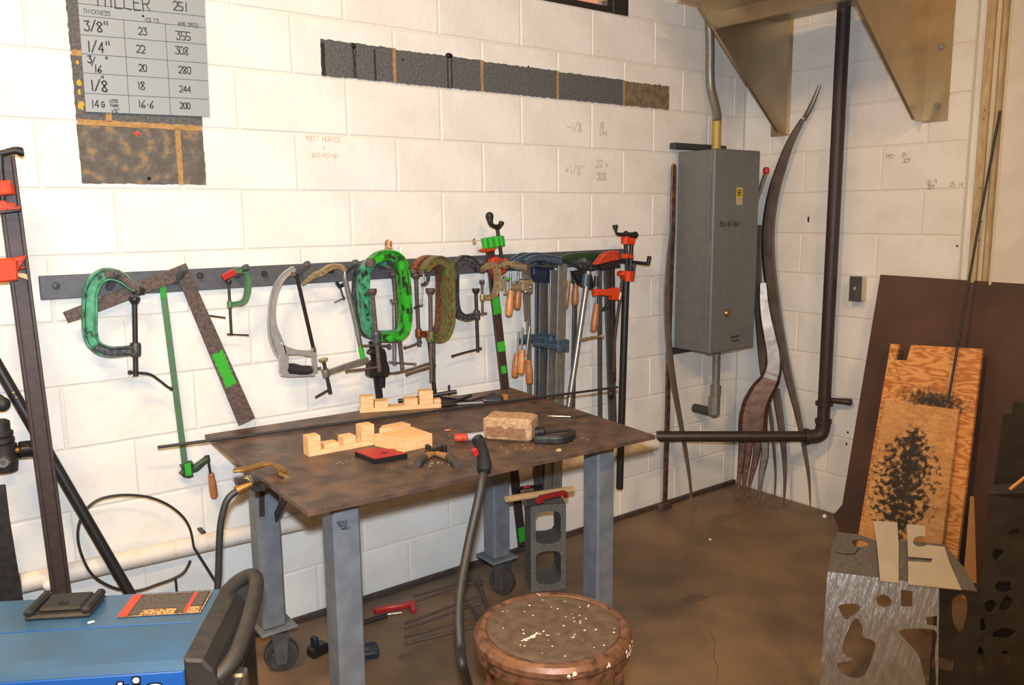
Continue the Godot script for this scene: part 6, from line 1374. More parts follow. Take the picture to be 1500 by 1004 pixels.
	P(o, "strip", strip([Vector3(-0.638, 1.509, 0.07), Vector3(-0.657, 1.309, 0.07), Vector3(-0.667, 1.14, 0.075), Vector3(-0.663, 0.969, 0.08), Vector3(-0.655, 0.831, 0.09), Vector3(-0.631, 0.672, 0.1), Vector3(-0.596, 0.492, 0.115), Vector3(-0.567, 0.328, 0.13), Vector3(-0.553, 0.184, 0.15), Vector3(-0.556, 0.062, 0.17), Vector3(-0.677, 0.003, 0.28)], [0.012, 0.034, 0.048, 0.048, 0.046, 0.042, 0.036, 0.030, 0.022, 0.014, 0.004], ZN), "sculpt")
	# horn and forks
	var NX := Vector3(-1, 0, 0)
	o = T("cut_steel_horn", "tall curved cut steel horn sweeping from floor to a double tip by the side wall", "sculpture", Vector3(-0.021, 0, 0.513))
	P(o, "blade", strip([Vector3(-0.03, 1.99, 0.374), Vector3(-0.05, 1.883, 0.323), Vector3(-0.05, 1.778, 0.28), Vector3(-0.05, 1.659, 0.241), Vector3(-0.05, 1.537, 0.217), Vector3(-0.05, 1.414, 0.21), Vector3(-0.05, 1.272, 0.221), Vector3(-0.05, 1.13, 0.248), Vector3(-0.05, 0.971, 0.285), Vector3(-0.05, 0.813, 0.329), Vector3(-0.07, 0.661, 0.391), Vector3(-0.09, 0.513, 0.457), Vector3(-0.12, 0.353, 0.524), Vector3(-0.14, 0.207, 0.572), Vector3(-0.16, 0.068, 0.6)], [0.026, 0.046, 0.06, 0.07, 0.076, 0.08, 0.082, 0.078, 0.07, 0.06, 0.05, 0.04, 0.028, 0.018, 0.005], NX), "sculpt")
	P(o, "tip", strip([Vector3(-0.03, 1.996, 0.378), Vector3(-0.02, 2.066, 0.409), Vector3(-0.02, 2.146, 0.447)], [0.016, 0.010, 0.003], NX), "sculpt")
	P(o, "tip", strip([Vector3(-0.03, 1.982, 0.386), Vector3(-0.02, 2.051, 0.422), Vector3(-0.02, 2.144, 0.462)], [0.014, 0.010, 0.003], NX), "sculpt")
	o = T("cut_steel_fork", "polished and rusted cut steel fork with four wavy tines standing in the corner", "sculpture", Vector3(-0.19, 0, 0.244))
	P(o, "upper_strip", strip([Vector3(-0.07, 1.164, 0.206), Vector3(-0.08, 1.076, 0.221), Vector3(-0.09, 0.988, 0.245), Vector3(-0.1, 0.902, 0.277), Vector3(-0.11, 0.817, 0.309), Vector3(-0.12, 0.737, 0.324), Vector3(-0.13, 0.672, 0.313)], [0.04, 0.054, 0.066, 0.074, 0.082, 0.088, 0.10], Vector3(-0.8, 0.1, 0.6).normalized(), 0.003), "sculpt_bright", "bright polished upper strip")
	P(o, "palm", strip([Vector3(-0.125, 0.701, 0.321), Vector3(-0.13, 0.656, 0.306), Vector3(-0.14, 0.597, 0.273), Vector3(-0.15, 0.52, 0.245), Vector3(-0.17, 0.438, 0.246), Vector3(-0.19, 0.326, 0.266)], [0.09, 0.105, 0.125, 0.14, 0.15, 0.148], Vector3(-0.8, 0.1, 0.6).normalized(), 0.003), "sculpt_rust", "rusted palm of the fork")
	for q in [[[Vector3(-0.19, 0.331, 0.2), Vector3(-0.2, 0.239, 0.203), Vector3(-0.22, 0.13, 0.209), Vector3(-0.25, -0.022, 0.211)], [0.042, 0.036, 0.026, 0.005], "sculpt_rust"], [[Vector3(-0.19, 0.34, 0.244), Vector3(-0.2, 0.24, 0.242), Vector3(-0.22, 0.132, 0.244), Vector3(-0.25, -0.01, 0.255)], [0.042, 0.036, 0.026, 0.005], "sculpt_rust"],
		[[Vector3(-0.19, 0.351, 0.295), Vector3(-0.2, 0.253, 0.294), Vector3(-0.22, 0.149, 0.283), Vector3(-0.24, 0.007, 0.269)], [0.042, 0.036, 0.024, 0.005], "sculpt_rust"], [[Vector3(-0.19, 0.36, 0.337), Vector3(-0.2, 0.273, 0.348), Vector3(-0.21, 0.169, 0.339), Vector3(-0.24, 0.004, 0.351)], [0.044, 0.040, 0.030, 0.005], "sculpt_bright"]]:
		P(o, "tine", strip(q[0], q[1], Vector3(-0.8, 0.1, 0.6).normalized(), 0.003), q[2])
	o = T("cut_steel_fork", "dark cut steel fork behind the polished one, two slim tines showing", "sculpture", Vector3(-0.102, 0, 0.408))
	P(o, "stem", strip([Vector3(-0.04, 1.467, 0.145), Vector3(-0.05, 1.251, 0.153), Vector3(-0.05, 1.069, 0.161), Vector3(-0.05, 0.887, 0.182), Vector3(-0.06, 0.69, 0.224), Vector3(-0.07, 0.606, 0.273), Vector3(-0.07, 0.573, 0.3)], [0.03, 0.05, 0.05, 0.045, 0.05, 0.06, 0.05], NX), "sculpt")
	P(o, "tine", strip([Vector3(-0.07, 0.611, 0.307), Vector3(-0.07, 0.505, 0.333), Vector3(-0.07, 0.363, 0.36), Vector3(-0.1, 0.193, 0.406), Vector3(-0.13, 0.001, 0.428)], [0.052, 0.050, 0.042, 0.026, 0.005], NX), "sculpt")
	P(o, "tine", strip([Vector3(-0.07, 0.548, 0.263), Vector3(-0.07, 0.441, 0.289), Vector3(-0.07, 0.314, 0.308), Vector3(-0.11, 0.164, 0.356), Vector3(-0.14, 0.007, 0.376)], [0.024, 0.026, 0.022, 0.014, 0.004], NX), "sculpt")
	# switch box on the side wall
	o = T("wall_box", "small dark metal electrical box on the side wall above the leaning plate", "electrical box", Vector3(-0.03, 1.101, 0.721))
	var wz0: float = Vector2(0.683, 1.225).x; var wz1: float = Vector2(0.746, 1.228).x
	var wy0: float = Vector2(0.715, 1.105).y; var wy1: float = Vector2(0.708, 1.225).y
	P(o, "back_box", G.new().box(Vector3(-0.024, (wy0 + wy1) / 2, (wz0 + wz1) / 2), Vector3(0.048, wy1 - wy0 - 0.004, wz1 - wz0 - 0.004), Basis(), 0.003), "cream_jamb")
	P(o, "cover_plate", G.new().box(Vector3(-0.050, (wy0 + wy1) / 2, (wz0 + wz1) / 2), Vector3(0.005, wy1 - wy0, wz1 - wz0), Basis(), 0.001), "flatbar_dark")
	P(o, "toggle", G.new().box(Vector3(-0.056, (wy0 + wy1) / 2 + 0.002, (wz0 + wz1) / 2), Vector3(0.01, 0.018, 0.008), Basis(), 0.002), "tan_sticker")

	# sheet-metal shelf hood on two triangular gussets
	o = T("steel_shelf", "wide sheet-metal shelf on two triangular gusset brackets high on the side wall", "shelf", Vector3(-0.4, 1.92, 0.62))
	for z in [0.27, 0.962]:
		var gp := [Vector2(-0.002, 1.925), Vector2(-0.095, 1.93), Vector2(-0.62, 2.372), Vector2(-0.86, 2.575), Vector2(-0.86, 2.62), Vector2(-0.002, 2.62)]
		var g1 := P(o, "gusset", G.new().prism(gp, wallfr(z - 0.0015), 0.003, 0.0005), "hood")
		P(g1, "edge_fold", G.new().bar(Vector3(-0.095, 1.93, z + 0.006), Vector3(-0.86, 2.575, z + 0.006), 0.003, 0.014, ZN, 0.0005), "hood")
		var f0 := 0.0 if z > 0.5 else -0.10
		P(g1, "flange", G.new().box(Vector3(-0.003, 2.27, z + 0.055 + f0 * 1.0), Vector3(0.003, 0.70, 0.11), Basis(), 0.0005), "hood")
		if z > 0.5:
			for y in [1.985, 2.235]:
				P(g1, "bolt", G.new().lathe([Vector2(0.017, 0), Vector2(0.017, 0.003), Vector2(0.009, 0.003), Vector2(0.009, 0.010), Vector2(0, 0.011)], fr(Vector3(-0.005, y, z + 0.062), ZN, Vector3(-1, 0, 0)), 12), "conduit")
	P(o, "front_lip", G.new().box(Vector3(-0.545, 2.42, 0.616), Vector3(0.003, 0.075, 0.69), Basis(), 0.0005), "hood")
	P(o, "lip_flange", G.new().box(Vector3(-0.53, 2.384, 0.616), Vector3(0.03, 0.003, 0.69), Basis(), 0.0005), "hood")
	P(o, "shelf_sheet", G.new().box(Vector3(-0.49, 2.46, 0.616), Vector3(0.74, 0.004, 0.69), Basis(), 0.0005), "hood")
	P(o, "nozzle", G.new().lathe([Vector2(0, 0), Vector2(0.012, 0.002), Vector2(0.018, 0.02), Vector2(0.012, 0.03), Vector2(0.012, 0.05), Vector2(0, 0.05)], Transform3D(Basis(), Vector3(-0.293, 2.451, 0.38)), 12), "chrome")

	# boards against the side wall
	var pb := Vector3(-0.262, 0.0, 0.0); var ph := 1.262
	o = T("steel_sheet", "large brown rusted steel sheet leaning against the side wall behind the plywood", "sheet", Vector3(-0.26, 0, 1.4))
	var pt: Vector3 = Vector3(-0.03, 1.238, 0.826)
	var pbx := Vector3(-0.235, 0, 0.80)
	var up := (Vector3(pt.x, pt.y, 0) - Vector3(pbx.x, 0, 0)).normalized()
	var hh := (Vector3(pt.x, pt.y, 0) - Vector3(pbx.x, 0, 0)).length()
	var lean := Transform3D(Basis(Vector3(0, 0, 1), up, Vector3(0, 0, 1).cross(up)), Vector3(pbx.x, 0, 0))
	var zb: float = pbx.z
	P(o, "sheet", G.new().prism([Vector2(zb, 0), Vector2(zb + 1.1, 0), Vector2(zb + 1.1, hh - 0.01), Vector2(pt.z, hh)], lean, 0.005, 0.001), "sheet_brown")
	P(o, "torn_corner", G.new().prism([Vector2(zb + 0.01, 0.02), Vector2(zb + 0.01, 0.16), Vector2(zb - 0.035, 0.085)], lean, 0.004, 0.0005), "sheet_brown")
	o = T("plywood_board", "orange-brown plywood board with notch and black soot spot leaning on the steel sheet", "board", Vector3(-0.3, 0.123, 1.199))
	leaning_board(o, [Vector3(-0.14, 0.935, 0.963), Vector3(-0.14, 0.961, 1.351)], [Vector3(-0.34, 0.008, 0.962), Vector3(-0.34, -0.035, 1.401)], 0.02, "plywood", [0.065, 0.17, 0.075])
	o = T("chipboard_sheet", "smaller chipboard sheet sprayed with black soot leaning in front of the plywood", "board", Vector3(-0.33, 0.131, 1.153))
	leaning_board(o, [Vector3(-0.23, 0.694, 0.998), Vector3(-0.23, 0.709, 1.314)], [Vector3(-0.38, 0.028, 0.991), Vector3(-0.38, 0.012, 1.35)], 0.014, "osb", [])
	o = T("welding_rod", "long thin steel rod leaning upright against the steel sheet and door jamb", "rod", Vector3(-0.3, 0.73, 1.193))
	P(o, "rod", G.new().tube([Vector3(-0.03, 1.936, 1.295), Vector3(-0.07, 1.449, 1.261), Vector3(-0.245, 0.73, 1.27)], 0.0055, 8), "steel_dark")
	o = T("plywood_offcut", "narrow pale plywood offcut edge showing between the sheets at right", "offcut", Vector3(-0.4, 0.119, 1.466))
	P(o, "offcut", G.new().prism([Vector2(0, 0), Vector2(0.055, 0), Vector2(0.014, 0.42), Vector2(0, 0.42)], fr(Vector3(-0.45, 0.077, 1.473) * Vector3(1, 0, 1), Vector3(0.3, 0, 0.9), Vector3(0.1, 1, 0.12)), 0.012, 0.001), "handle_pale")

# a board between two top corners and two bottom corners (left, right), with thickness towards the viewer
func leaning_board(o: Node, top: Array, bot: Array, th: float, m: String, notch: Array):
	var x := Vector3(0, 0, 1)
	var mid_t: Vector3 = (top[0] + top[1]) * 0.5
	var mid_b: Vector3 = (bot[0] + bot[1]) * 0.5
	var y := Vector3(mid_t.x - mid_b.x, mid_t.y - mid_b.y, 0).normalized()
	var f := Transform3D(Basis(x, y, x.cross(y)), Vector3(mid_b.x, mid_b.y, 0))
	var inv := f.affine_inverse()
	var pts = []
	for q in [bot[0], bot[1], top[1], top[0]]:
		var l: Vector3 = inv * q
		pts.append(Vector2(l.x, l.y))
	var lowest := 0.0
	for q in pts:
		lowest = min(lowest, (f * Vector3(q.x, q.y, 0)).y)
	var ub := Rect2(pts[0].x, pts[0].y, pts[1].x - pts[0].x, pts[3].y - pts[0].y)
	if notch.size() > 0:
		var a: Vector2 = pts[3]; var b: Vector2 = pts[2]
		var dx: Vector2 = (b - a).normalized()
		var n1: Vector2 = a + dx * notch[0] * 0.6
		var n2: Vector2 = a + dx * notch[0] * 1.45
		pts = [pts[0], pts[1], pts[2], n2, n2 + Vector2(-0.01, -notch[1] * 0.42), n1 + Vector2(-0.008, -notch[1] * 0.42), n1, pts[3]]
	P(o, "board", G.new().prism(pts, f, th, 0.001, ub), m)

# ------------------------------------------------------------------ foreground
func foreground():
	var U := Vector3.UP
	# stool
	var c := Vector3(-2.633, 0.622, 1.532)
	var o := T("shop_stool", "round metal shop stool with chipped copper rim and worn brown seat board", "stool", Vector3(c.x, 0, c.z))
	P(o, "rim", G.new().lathe([Vector2(0.148, -0.004), Vector2(0.153, 0.0), Vector2(0.163, 0.001), Vector2(0.170, -0.003), Vector2(0.177, -0.012), Vector2(0.178, -0.022), Vector2(0.174, -0.030), Vector2(0.174, -0.05), Vector2(0.170, -0.05), Vector2(0.168, -0.02), Vector2(0.14, -0.01)], Transform3D(Basis(), c), 56), "copper_seat")
	P(o, "seat_board", G.new().lathe([Vector2(0.0, 0.001), Vector2(0.140, 0.001), Vector2(0.1485, -0.001), Vector2(0.1495, -0.006), Vector2(0, -0.008)], Transform3D(Basis(), c), 56), "seat_board", "round brown hardboard seat")
	var spt := G.new()
	var ff := floorfr(c.y + 0.0008)
	for i in 46:
		var a := rng.randf() * TAU; var r := 0.138 * sqrt(rng.randf())
		var s := rng.randf_range(0.0008, 0.0024)
		spt.prism(ngon(Vector2(c.x + cos(a) * r, -(c.z + sin(a) * r)), s, s, 7, 0.3), ff, 0.0008)
	for q in [[Vector2(-2.708, 1.541), 0.011, 0.007], [Vector2(-2.686, 1.539), 0.006, 0.004], [Vector2(-2.635, 1.599), 0.005, 0.005], [Vector2(-2.722, 1.541), 0.006, 0.002], [Vector2(-2.564, 1.396), 0.003, 0.006], [Vector2(-2.619, 1.592), 0.004, 0.003]]:
		for j in 4: spt.prism(ngon(Vector2(q[0].x + rng.randf_range(-1, 1) * q[1], -(q[0].y + rng.randf_range(-1, 1) * q[2])), q[1] * 0.5, q[2] * 0.5, 9, 0.45), ff, 0.0009)
	P(o, "paint_splash", spt, "paint_spot").set_meta("kind", "stuff")
	# paint drips on the rim, facing the front
	var rp := G.new()
	for q in [[1.02, 0.022, 0.028], [1.12, 0.03, 0.02], [0.90, 0.012, 0.022], [1.55, 0.012, 0.008], [2.05, 0.014, 0.008]]:
		for j in 6:
			var an: float = q[0] + rng.randf_range(-1, 1) * q[1] * 3.0
			var hy: float = -0.012 - rng.randf() * q[2]
			var nn := Vector3(cos(an), 0, sin(an))
			rp.prism(ngon(Vector2.ZERO, rng.randf_range(0.002, 0.005), rng.randf_range(0.002, 0.006), 8, 0.4), fr(c + nn * (0.1765 if hy > -0.028 else 0.1745) + Vector3(0, hy, 0), U.cross(nn), U), 0.001)
	P(o, "paint_drip", rp, "paint_spot").set_meta("kind", "stuff")
	for k in 4:
		var an := 1.17 + TAU * k / 4.0
		var dv := Vector3(cos(an), 0, sin(an))
		P(o, "leg", G.new().tube([c + dv * 0.155 + Vector3(0, -0.045, 0), c + dv * 0.175 + Vector3(0, -0.25, 0), Vector3(c.x, 0.0, c.z) + dv * 0.205], 0.0125, 12), "copper_seat")
	var rg := []
	for k in 32: rg.append(Vector3(c.x, 0.22, c.z) + Vector3(cos(TAU * k / 32), 0, sin(TAU * k / 32)) * 0.187)
	P(o, "foot_ring", G.new().tube(rg, 0.008, 8, false, true), "copper_seat")

	# welder
	var u := Vector3(0.856, 0, 0.517).normalized()
	var v := Vector3(-u.z, 0, u.x)
	var B := Vector3(-3.143, 0, 0.825)
	var L := func(s: float, t: float, y: float): return B + u * s + v * t + U * y
	o = T("welder", "blue wire-feed welding machine with black handles and warning label at lower left", "welder", B - u * 0.5 + v * 0.17)
	var prof := [Vector2(0, 0.06), Vector2(0, 0.592), Vector2(0.008, 0.600), Vector2(0.18, 0.602), Vector2(0.30, 0.594), Vector2(0.325, 0.590), Vector2(0.338, 0.583), Vector2(0.345, 0.575), Vector2(0.346, 0.06)]
	var body := G.new()
	var n := prof.size()
	for i in n:
		var a = prof[i]; var b = prof[(i + 1) % n]
		var na = Vector2(-(b - a).y, (b - a).x).normalized()
		var nv = v * na.x + U * na.y
		body.quad(L.call(0, a.x, a.y), L.call(-1.0, a.x, a.y), L.call(-1.0, b.x, b.y), L.call(0, b.x, b.y), nv)
	for e in [0.0, -1.0]:
		var idx := Geometry2D.triangulate_polygon(PackedVector2Array(prof))
		for i in range(0, idx.size(), 3): body.tri(L.call(e, prof[idx[i]].x, prof[idx[i]].y), L.call(e, prof[idx[i + 1]].x, prof[idx[i + 1]].y), L.call(e, prof[idx[i + 2]].x, prof[idx[i + 2]].y), u if e == 0.0 else -u)
	P(o, "body", body, "welder_blue")
	var wb := Basis(u, U, -v) if u.cross(U).dot(v) < 0 else Basis(u, U, v)
	P(o, "side_panel", G.new().box(L.call(-0.5, 0.3475, 0.315), Vector3(0.998, 0.52, 0.005), wb, 0.002), "welder_blue_bright", "brighter blue side panel")
	P(o, "top_seam", G.new().box(L.call(-0.51, 0.18, 0.6025), Vector3(0.96, 0.0016, 0.003), wb, 0.0004), "welder_blue_bright")
	# black front bezel and bumper handle
	var bz := G.new()
	bz.prism([Vector2(0, 0.06), Vector2(0.075, 0.06), Vector2(0.075, 0.50), Vector2(0.06, 0.57), Vector2(0.04, 0.597), Vector2(0, 0.602)], Transform3D(Basis(u, U, u.cross(U)), B - u.cross(U) * (0.0 if u.cross(U).dot(v) > 0 else -0.348) + u * 0.0), 0.348, 0.006)
	P(o, "front_bezel", bz, "welder_black")
	P(o, "front_panel", G.new().prism([Vector2(0.03, 0.08), Vector2(0.318, 0.08), Vector2(0.318, 0.46), Vector2(0.03, 0.46)], Transform3D(Basis(v, U, v.cross(U)), L.call(0.075, 0, 0)), 0.003 if v.cross(U).dot(u) > 0 else -0.003), "gloss_black")
	P(o, "bumper_handle", G.new().tube(G.smooth([L.call(0.01, 0.016, 0.59), L.call(0.045, 0.016, 0.622), L.call(0.08, 0.026, 0.640), L.call(0.098, 0.055, 0.640), L.call(0.104, 0.10, 0.628), L.call(0.104, 0.17, 0.606), L.call(0.100, 0.23, 0.585), L.call(0.088, 0.285, 0.560), L.call(0.06, 0.318, 0.540), L.call(0.03, 0.332, 0.53), L.call(0.01, 0.336, 0.528)], 5), 0.0185, 14), "welder_black")
	P(o, "handle_web", G.new().prism([Vector2(0.01, 0.59), Vector2(0.09, 0.635), Vector2(0.09, 0.605), Vector2(0.06, 0.56)], Transform3D(Basis(u, U, u.cross(U)), L.call(0, 0.012, 0)), 0.01, 0.001), "welder_black")
	P(o, "worn_tape", G.new().ball(L.call(0.086, 0.30, 0.566), 0.007, 8, Vector3(1, 0.6, 1)), "conduit")
	P(o, "output_terminal", G.new().box(L.call(0.085, 0.22, 0.47), Vector3(0.03, 0.05, 0.04), wb, 0.006).box(L.call(0.088, 0.24, 0.42), Vector3(0.03, 0.03, 0.05), wb, 0.006), "chrome")
	# lift handle in the top
	var hd := T_local(o, "lift_handle")
	var h0: Vector3 = Vector3(-3.569, 0.605, 0.723); var h1: Vector3 = Vector3(-3.437, 0.605, 0.794); var h2: Vector3 = Vector3(-3.386, 0.605, 0.695); var h3: Vector3 = Vector3(-3.528, 0.605, 0.624)
	var ctr := (h0 + h1 + h2 + h3) / 4.0
	var hl := (h1 - h0).length(); var hw := (h3 - h0).length()
	P(hd, "base", G.new().box(ctr + U * 0.002, Vector3(hl, 0.012, hw), wb, 0.005), "welder_black")
	P(hd, "grip_bar", G.new().box(ctr + U * 0.012 - v * 0.006, Vector3(hl * 0.66, 0.012, hw * 0.8), wb, 0.005), "rubber")
	for s in [-1, 1]: P(hd, "end_post", G.new().box(ctr + u * s * hl * 0.43 + U * 0.014, Vector3(0.022, 0.018, hw), wb, 0.006), "rubber")
	P(hd, "catch", G.new().box(ctr + U * 0.0185 + v * 0.01, Vector3(0.02, 0.003, 0.014), wb, 0.001), "gloss_black")
	# warning label
	var l0: Vector3 = Vector3(-3.395, 0.604, 0.85); var l1: Vector3 = Vector3(-3.218, 0.604, 0.925); var l2: Vector3 = Vector3(-3.169, 0.604, 0.82); var l3: Vector3 = Vector3(-3.344, 0.604, 0.748)
	var lc := (l0 + l1 + l2 + l3) / 4.0
	var lw := ((l1 - l0).length() + (l2 - l3).length()) / 2; var lh := ((l3 - l0).length() + (l2 - l1).length()) / 2
	var lab := func(x0: float, y0: float, x1: float, y1: float, z: float) -> G: return G.new().box(lc + u * ((x0 + x1) / 2 - 0.5) * lw - v * ((y0 + y1) / 2 - 0.5) * lh + U * z, Vector3((x1 - x0) * lw, 0.0006, (y1 - y0) * lh), wb, 0)
	var lb := T_local(o, "warning_label")
	P(lb, "backing", lab.call(0, 0, 1, 1, 0.0), "label_tan")
	P(lb, "text_field", lab.call(0.02, 0.03, 0.985, 0.97, 0.0006), "label_black")
	P(lb, "red_bar", lab.call(0.0, 0.0, 0.115, 1.0, 0.0012), "label_red")
	P(lb, "red_bar", lab.call(0.78, 0.05, 0.83, 0.95, 0.0012), "label_red")
	P(lb, "picture_field", lab.call(0.26, 0.03, 0.68, 0.24, 0.0012), "label_tan")
	P(lb, "picture_field", lab.call(0.83, 0.03, 0.97, 0.27, 0.0012), "label_tan")
	var tl := G.new()
	for k in 40:
		var x := 0.135 + k * 0.021
		if x > 0.77: break
		var yb := 0.28 if x > 0.25 and x < 0.69 else 0.06
		var q := 0.0
		while yb < 0.9:
			q = rng.randf_range(0.15, 0.5)
			tl.st.append_from(lab.call(x, yb, x + 0.0065, min(yb + q, 0.93), 0.0012).mesh(), 0, Transform3D())
			yb += q + 0.04
	for k in 6:
		var x := 0.845 + k * 0.021
		tl.st.append_from(lab.call(x, 0.32, x + 0.0065, 0.92, 0.0012).mesh(), 0, Transform3D())
	P(lb, "fine_print", tl, "label_grey").set_meta("kind", "stuff")
	P(o, "paint_chip", G.new().prism(ngon(Vector2(Vector2(-3.447, 0.822).x, -Vector2(-3.447, 0.822).y), 0.009, 0.005, 9, 0.3), floorfr(0.603), 0.0014), "white_ink")
	# name along the side: white letters with a dark outline
	for e in [[0, "gloss_black", 0.004], [1, "white_ink", 0.0]]:
		var tm := TextMesh.new()
		var fo := SystemFont.new(); fo.font_names = PackedStringArray(["Droid Sans"]); fo.font_weight = 700; fo.font_italic = true
		tm.font = fo
		tm.text = "Millermatic"; tm.font_size = 64; tm.pixel_size = 0.0013; tm.depth = 0.001
		tm.horizontal_alignment = HORIZONTAL_ALIGNMENT_RIGHT
		var mi := MeshInstance3D.new()
		mi.name = "lettering"
		mi.mesh = tm; mi.material_override = M[e[1]]
		var base: Vector3 = L.call(-0.045, 0.3505 + 0.001 * e[0], 0.533)
		if e[0] == 0:
			for dx in [-1, 1]:
				for dy in [-1, 1]:
					var m2 := mi.duplicate() as MeshInstance3D
					m2.transform = Transform3D(Basis(u, U, v), base - o.position + u * dx * 0.003 + U * dy * 0.003)
					o.add_child(m2, true)
			mi.free()
		else:
			mi.transform = Transform3D(Basis(u, U, v), base - o.position)
			o.add_child(mi, true)

	scrap()

func v3(p: Vector2) -> Vector3: return Vector3(p.x, p.y, 0.001)

func T_local(par: Node, called: String) -> Node3D:
	var n := Node3D.new()
	n.name = called
	par.add_child(n, true)
	return n

# cut sheet-metal scraps standing at the right
func scrap():
	var U := Vector3.UP
	# bent bright sheet: front face with torch-cut holes, top folded back
	var p0: Vector3 = Vector3(-1.455, 0.402, 1.487); var p1: Vector3 = Vector3(-1.213, 0.401, 1.848)
	p1.y = p0.y
	var x := (p1 - p0).normalized()
	var n := x.cross(U).normalized()
	var H := p0.y
	var wd := (p1 - p0).length()
	var k := wd / 226.0
	var o := T("scrap_sheet", "bright bent scrap steel sheet full of torch-cut holes standing at lower right", "scrap sheet", Vector3(p0.x, 0, p0.z) + x * wd * 0.5)
	var q = func(px: float, py: float) -> Vector2: return Vector2((px - 1212) * k, H / 0.96 - (py - 838 - (px - 1212) * 0.124) * k * 1.0)
	var qq = func(a: Array) -> Array:
		var r = []
		for e in a: r.append(q.call(e[0], e[1]))
		return r
	var Hs := H / 0.96
	var outer := [Vector2(-0.012, 0), Vector2(168 * k, 0), Vector2(166 * k, Hs), Vector2(0, Hs)]
	var holes := [
		[G.smooth(qq.call([[1231, 893], [1245, 889], [1262, 891], [1262, 900], [1252, 908], [1243, 914], [1236, 906]]), 3, true), q.call(1150, 900)],
		[ngon(q.call(1298, 884), 11 * k, 10 * k, 18), q.call(1298, 780)],
		[qq.call([[1323, 866], [1340, 868], [1340, 892], [1324, 892]]), q.call(1332, 780)],
		[G.smooth(qq.call([[1256, 912], [1268, 926], [1268, 940], [1280, 945], [1288, 952], [1283, 975], [1276, 996], [1262, 1006], [1240, 1000], [1232, 984], [1256, 978], [1240, 968], [1240, 950]]), 3, true), q.call(1150, 985)],
		[G.smooth(qq.call([[1322, 930], [1360, 926], [1376, 932], [1374, 960], [1376, 1020], [1362, 1010], [1352, 970], [1335, 948]]), 3, true), q.call(1520, 990)],
		[qq.call([[1360, 908], [1376, 906], [1376, 922], [1362, 920]]), q.call(1520, 915)]]
	var upl := (U * 0.96 - n * 0.28).normalized()
	P(o, "front_face", G.new().prism(cut(outer, holes), fr(p0 - upl * H / upl.y, x, upl), 0.004), "scrap_bright")
	var bk := (-n * 0.86 + U * 0.5).normalized()
	var topf := fr(p0, x, bk)
	var tp := [Vector2(0.0017, -0.0042), Vector2(0.0104, 0.0828), Vector2(0.0321, 0.1643), Vector2(0.1051, 0.1608), Vector2(0.1476, 0.1447), Vector2(0.2273, 0.1592), Vector2(0.3519, 0.1585), Vector2(0.3952, 0.0782), Vector2(0.4226, -0.0048)]
	P(o, "top_fold", G.new().prism(cut(tp, [[ngon(Vector2(0.0999, 0.1265), 0.026, 0.014, 16), Vector2(0.0999, 0.1265) + Vector2(0, 0.4)]]), Transform3D(topf.basis, topf.origin - topf.basis.z * 0.004), 0.004), "scrap_bright")
	P(o, "cut_slot", G.new().tube([topf * v3(Vector2(0.0207, 0.0789)), topf * v3(Vector2(0.0494, 0.0751)), topf * v3(Vector2(0.0822, 0.0801)), topf * v3(Vector2(0.0951, 0.1038))], 0.002, 6), "steel_black")
	# tan-grey pieces lying on the fold
	var o2 := T("scrap_plate", "tan-grey curved steel strip lying on the folded scrap sheet", "scrap plate", topf * Vector3(0.17, 0.1, 0.01))
	var z := 0.006
	P(o2, "strip", G.new().prism([Vector2(0.1425, 0.2174), Vector2(0.2150, 0.2220), Vector2(0.2135, 0.1297), Vector2(0.2044, -0.0179), Vector2(0.1522, -0.0188), Vector2(0.1508, 0.0798), Vector2(0.1477, 0.1474)], Transform3D(topf.basis, topf.origin + topf.basis.z * z), 0.004), "scrap_tan")
	var o3 := T("scrap_plate", "tan-grey slotted steel plate with round notch lying on the folded scrap sheet", "scrap plate", topf * Vector3(0.3, 0.1, 0.01))
	P(o3, "plate", G.new().prism(cut([Vector2(0.2433, 0.2175), Vector2(0.2981, 0.2196), Vector2(0.2916, 0.1414), Vector2(0.3464, 0.1415), Vector2(0.3542, 0.0847), Vector2(0.3775, -0.0146), Vector2(0.2311, -0.0186), Vector2(0.2372, 0.0692), Vector2(0.3015, 0.0740), Vector2(0.3088, 0.0908), Vector2(0.2385, 0.0879)], [[[Vector2(0.3008, 0.1563), Vector2(0.2974, 0.1457), Vector2(0.2898, 0.1368), Vector2(0.2797, 0.1317), Vector2(0.2694, 0.1314), Vector2(0.2612, 0.1360), Vector2(0.2569, 0.1446), Vector2(0.2577, 0.1552), Vector2(0.2633, 0.1653), Vector2(0.2725, 0.1726), Vector2(0.2832, 0.1755), Vector2(0.2928, 0.1731), Vector2(0.2991, 0.1662)], Vector2(0.4230, 0.1880)]]), Transform3D(topf.basis, topf.origin + topf.basis.z * z), 0.004), "scrap_tan")
	# dark sheet with an oval hole, right of it
	var r0: Vector3 = Vector3(-1.22, 0.39, 1.718); var r1: Vector3 = Vector3(-1.106, 0.372, 1.808)
	r1.y = r0.y
	var rx := (r1 - r0).normalized()
	o = T("scrap_sheet", "dark scrap sheet with long oval hole standing right of the bright one", "scrap sheet", Vector3(r0.x, 0, r0.z))
	var rw := (r1 - r0).length()
	var rk := rw / 68.0
	var rq := func(px: float, py: float) -> Vector2: return Vector2((px - 1372) * rk, r0.y - (py - 850) * rk)
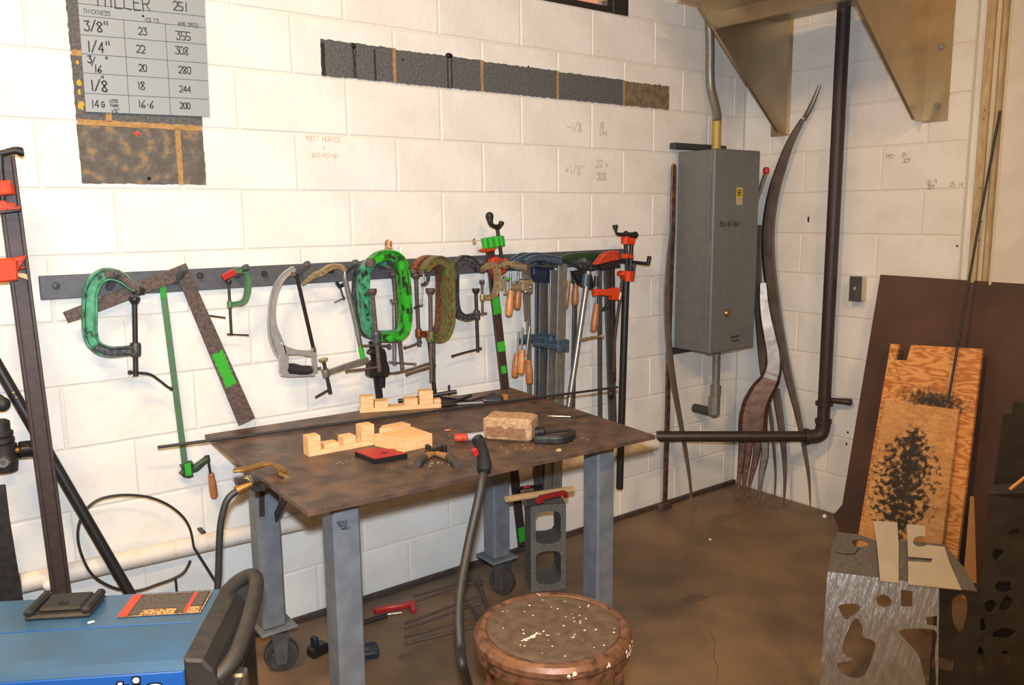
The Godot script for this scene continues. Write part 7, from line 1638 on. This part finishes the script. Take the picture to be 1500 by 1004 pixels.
	P(o, "sheet", G.new().prism(cut([Vector2(0, 0), Vector2(rw * 0.92, 0), Vector2(rw * 1.02, r0.y * 0.55), Vector2(rw * 0.9, r0.y - 0.01), Vector2(0, r0.y - 0.02)], [[G.smooth([rq.call(1397, 880), rq.call(1408, 872), rq.call(1418, 880), rq.call(1420, 905), rq.call(1414, 930), rq.call(1403, 922), rq.call(1397, 900)], 3, true), rq.call(1409, 780)], [[rq.call(1371 + 3, 970), rq.call(1407, 976), rq.call(1406, 994), rq.call(1373, 988)], rq.call(1300, 980)]]), fr(Vector3(r0.x, 0, r0.z), rx, U), 0.004), "scrap_dark")
	# tall dark sheets at the frame edge
	var s0: Vector3 = Vector3(-0.845, -0.12, 1.696); var s1: Vector3 = Vector3(-0.724, 0.793, 1.608)
	o = T("scrap_sheet", "tall dark steel sheet with torn top edge standing at the right edge", "scrap sheet", Vector3(s0.x, 0, s0.z))
	var sx := Vector3(0.80, 0, 0.6).normalized()
	var sk := 2.9 / 1205.0
	var sq := func(px: float, py: float) -> Vector2: return Vector2((px - 1424) * sk, s1.y - (py - 620) * sk * 1.01)
	P(o, "sheet", G.new().prism([sq.call(1418, 1120), sq.call(1600, 1120), sq.call(1600, 610), sq.call(1496, 592), sq.call(1483, 590), sq.call(1475, 579), sq.call(1449, 575), sq.call(1447, 592), sq.call(1436, 592), sq.call(1431, 680)], fr(Vector3(s0.x, 0, s0.z), sx, U), 0.004, 0.0006), "scrap_dark")
	o = T("scrap_offcuts", "dark torch-cut offcut panel with ragged holes leaning at the lower right edge", "scrap sheet", Vector3(s0.x, 0, s0.z) + Vector3(0, 0, 0.25))
	var t0: Vector3 = Vector3(-1.094, 0.663, 1.798)
	var tk := 2.55 / 1205.0
	var tq := func(px: float, py: float) -> Vector2: return Vector2((px - 1448) * tk, t0.y - (py - 725) * tk)
	var th := []
	for h in [[1468, 816, 8, 9], [1480, 868, 12, 10], [1462, 898, 9, 10], [1486, 895, 9, 12], [1486, 942, 16, 9], [1452, 930, 6, 12], [1452, 985, 9, 18], [1492, 985, 10, 14], [1490, 783, 10, 5]]:
		th.append([ngon(tq.call(h[0], h[1]), h[2] * tk, h[3] * tk, 12, 0.22), tq.call(1800 if h[0] > 1470 else 1300, h[1])])
	P(o, "panel", G.new().prism(cut([tq.call(1438, 1150), tq.call(1620, 1150), tq.call(1620, 735), tq.call(1500, 733), tq.call(1448, 725), tq.call(1450, 760), tq.call(1444, 860)], th), fr(Vector3(t0.x, 0, t0.z), sx, U), 0.006), "scrap_dark")
	P(o, "top_flange", G.new().prism([Vector2(0, 0), Vector2(0.35, 0), Vector2(0.35, 0.09), Vector2(0.04, 0.05)], fr(t0, sx, (sx.cross(U) * -0.9 + U * 0.2).normalized()), 0.003), "scrap_dark")
	o = T("wood_sliver", "short orange wood sliver lying on the dark offcut panel", "sliver", t0 + sx * 0.08)
	P(o, "sliver", G.new().bar(t0 + sx * 0.075 + Vector3(0, 0.012, -0.01), t0 + sx * 0.115 + Vector3(0, 0.06, 0.0), 0.010, 0.008, ZN, 0.001), "handle_pale")
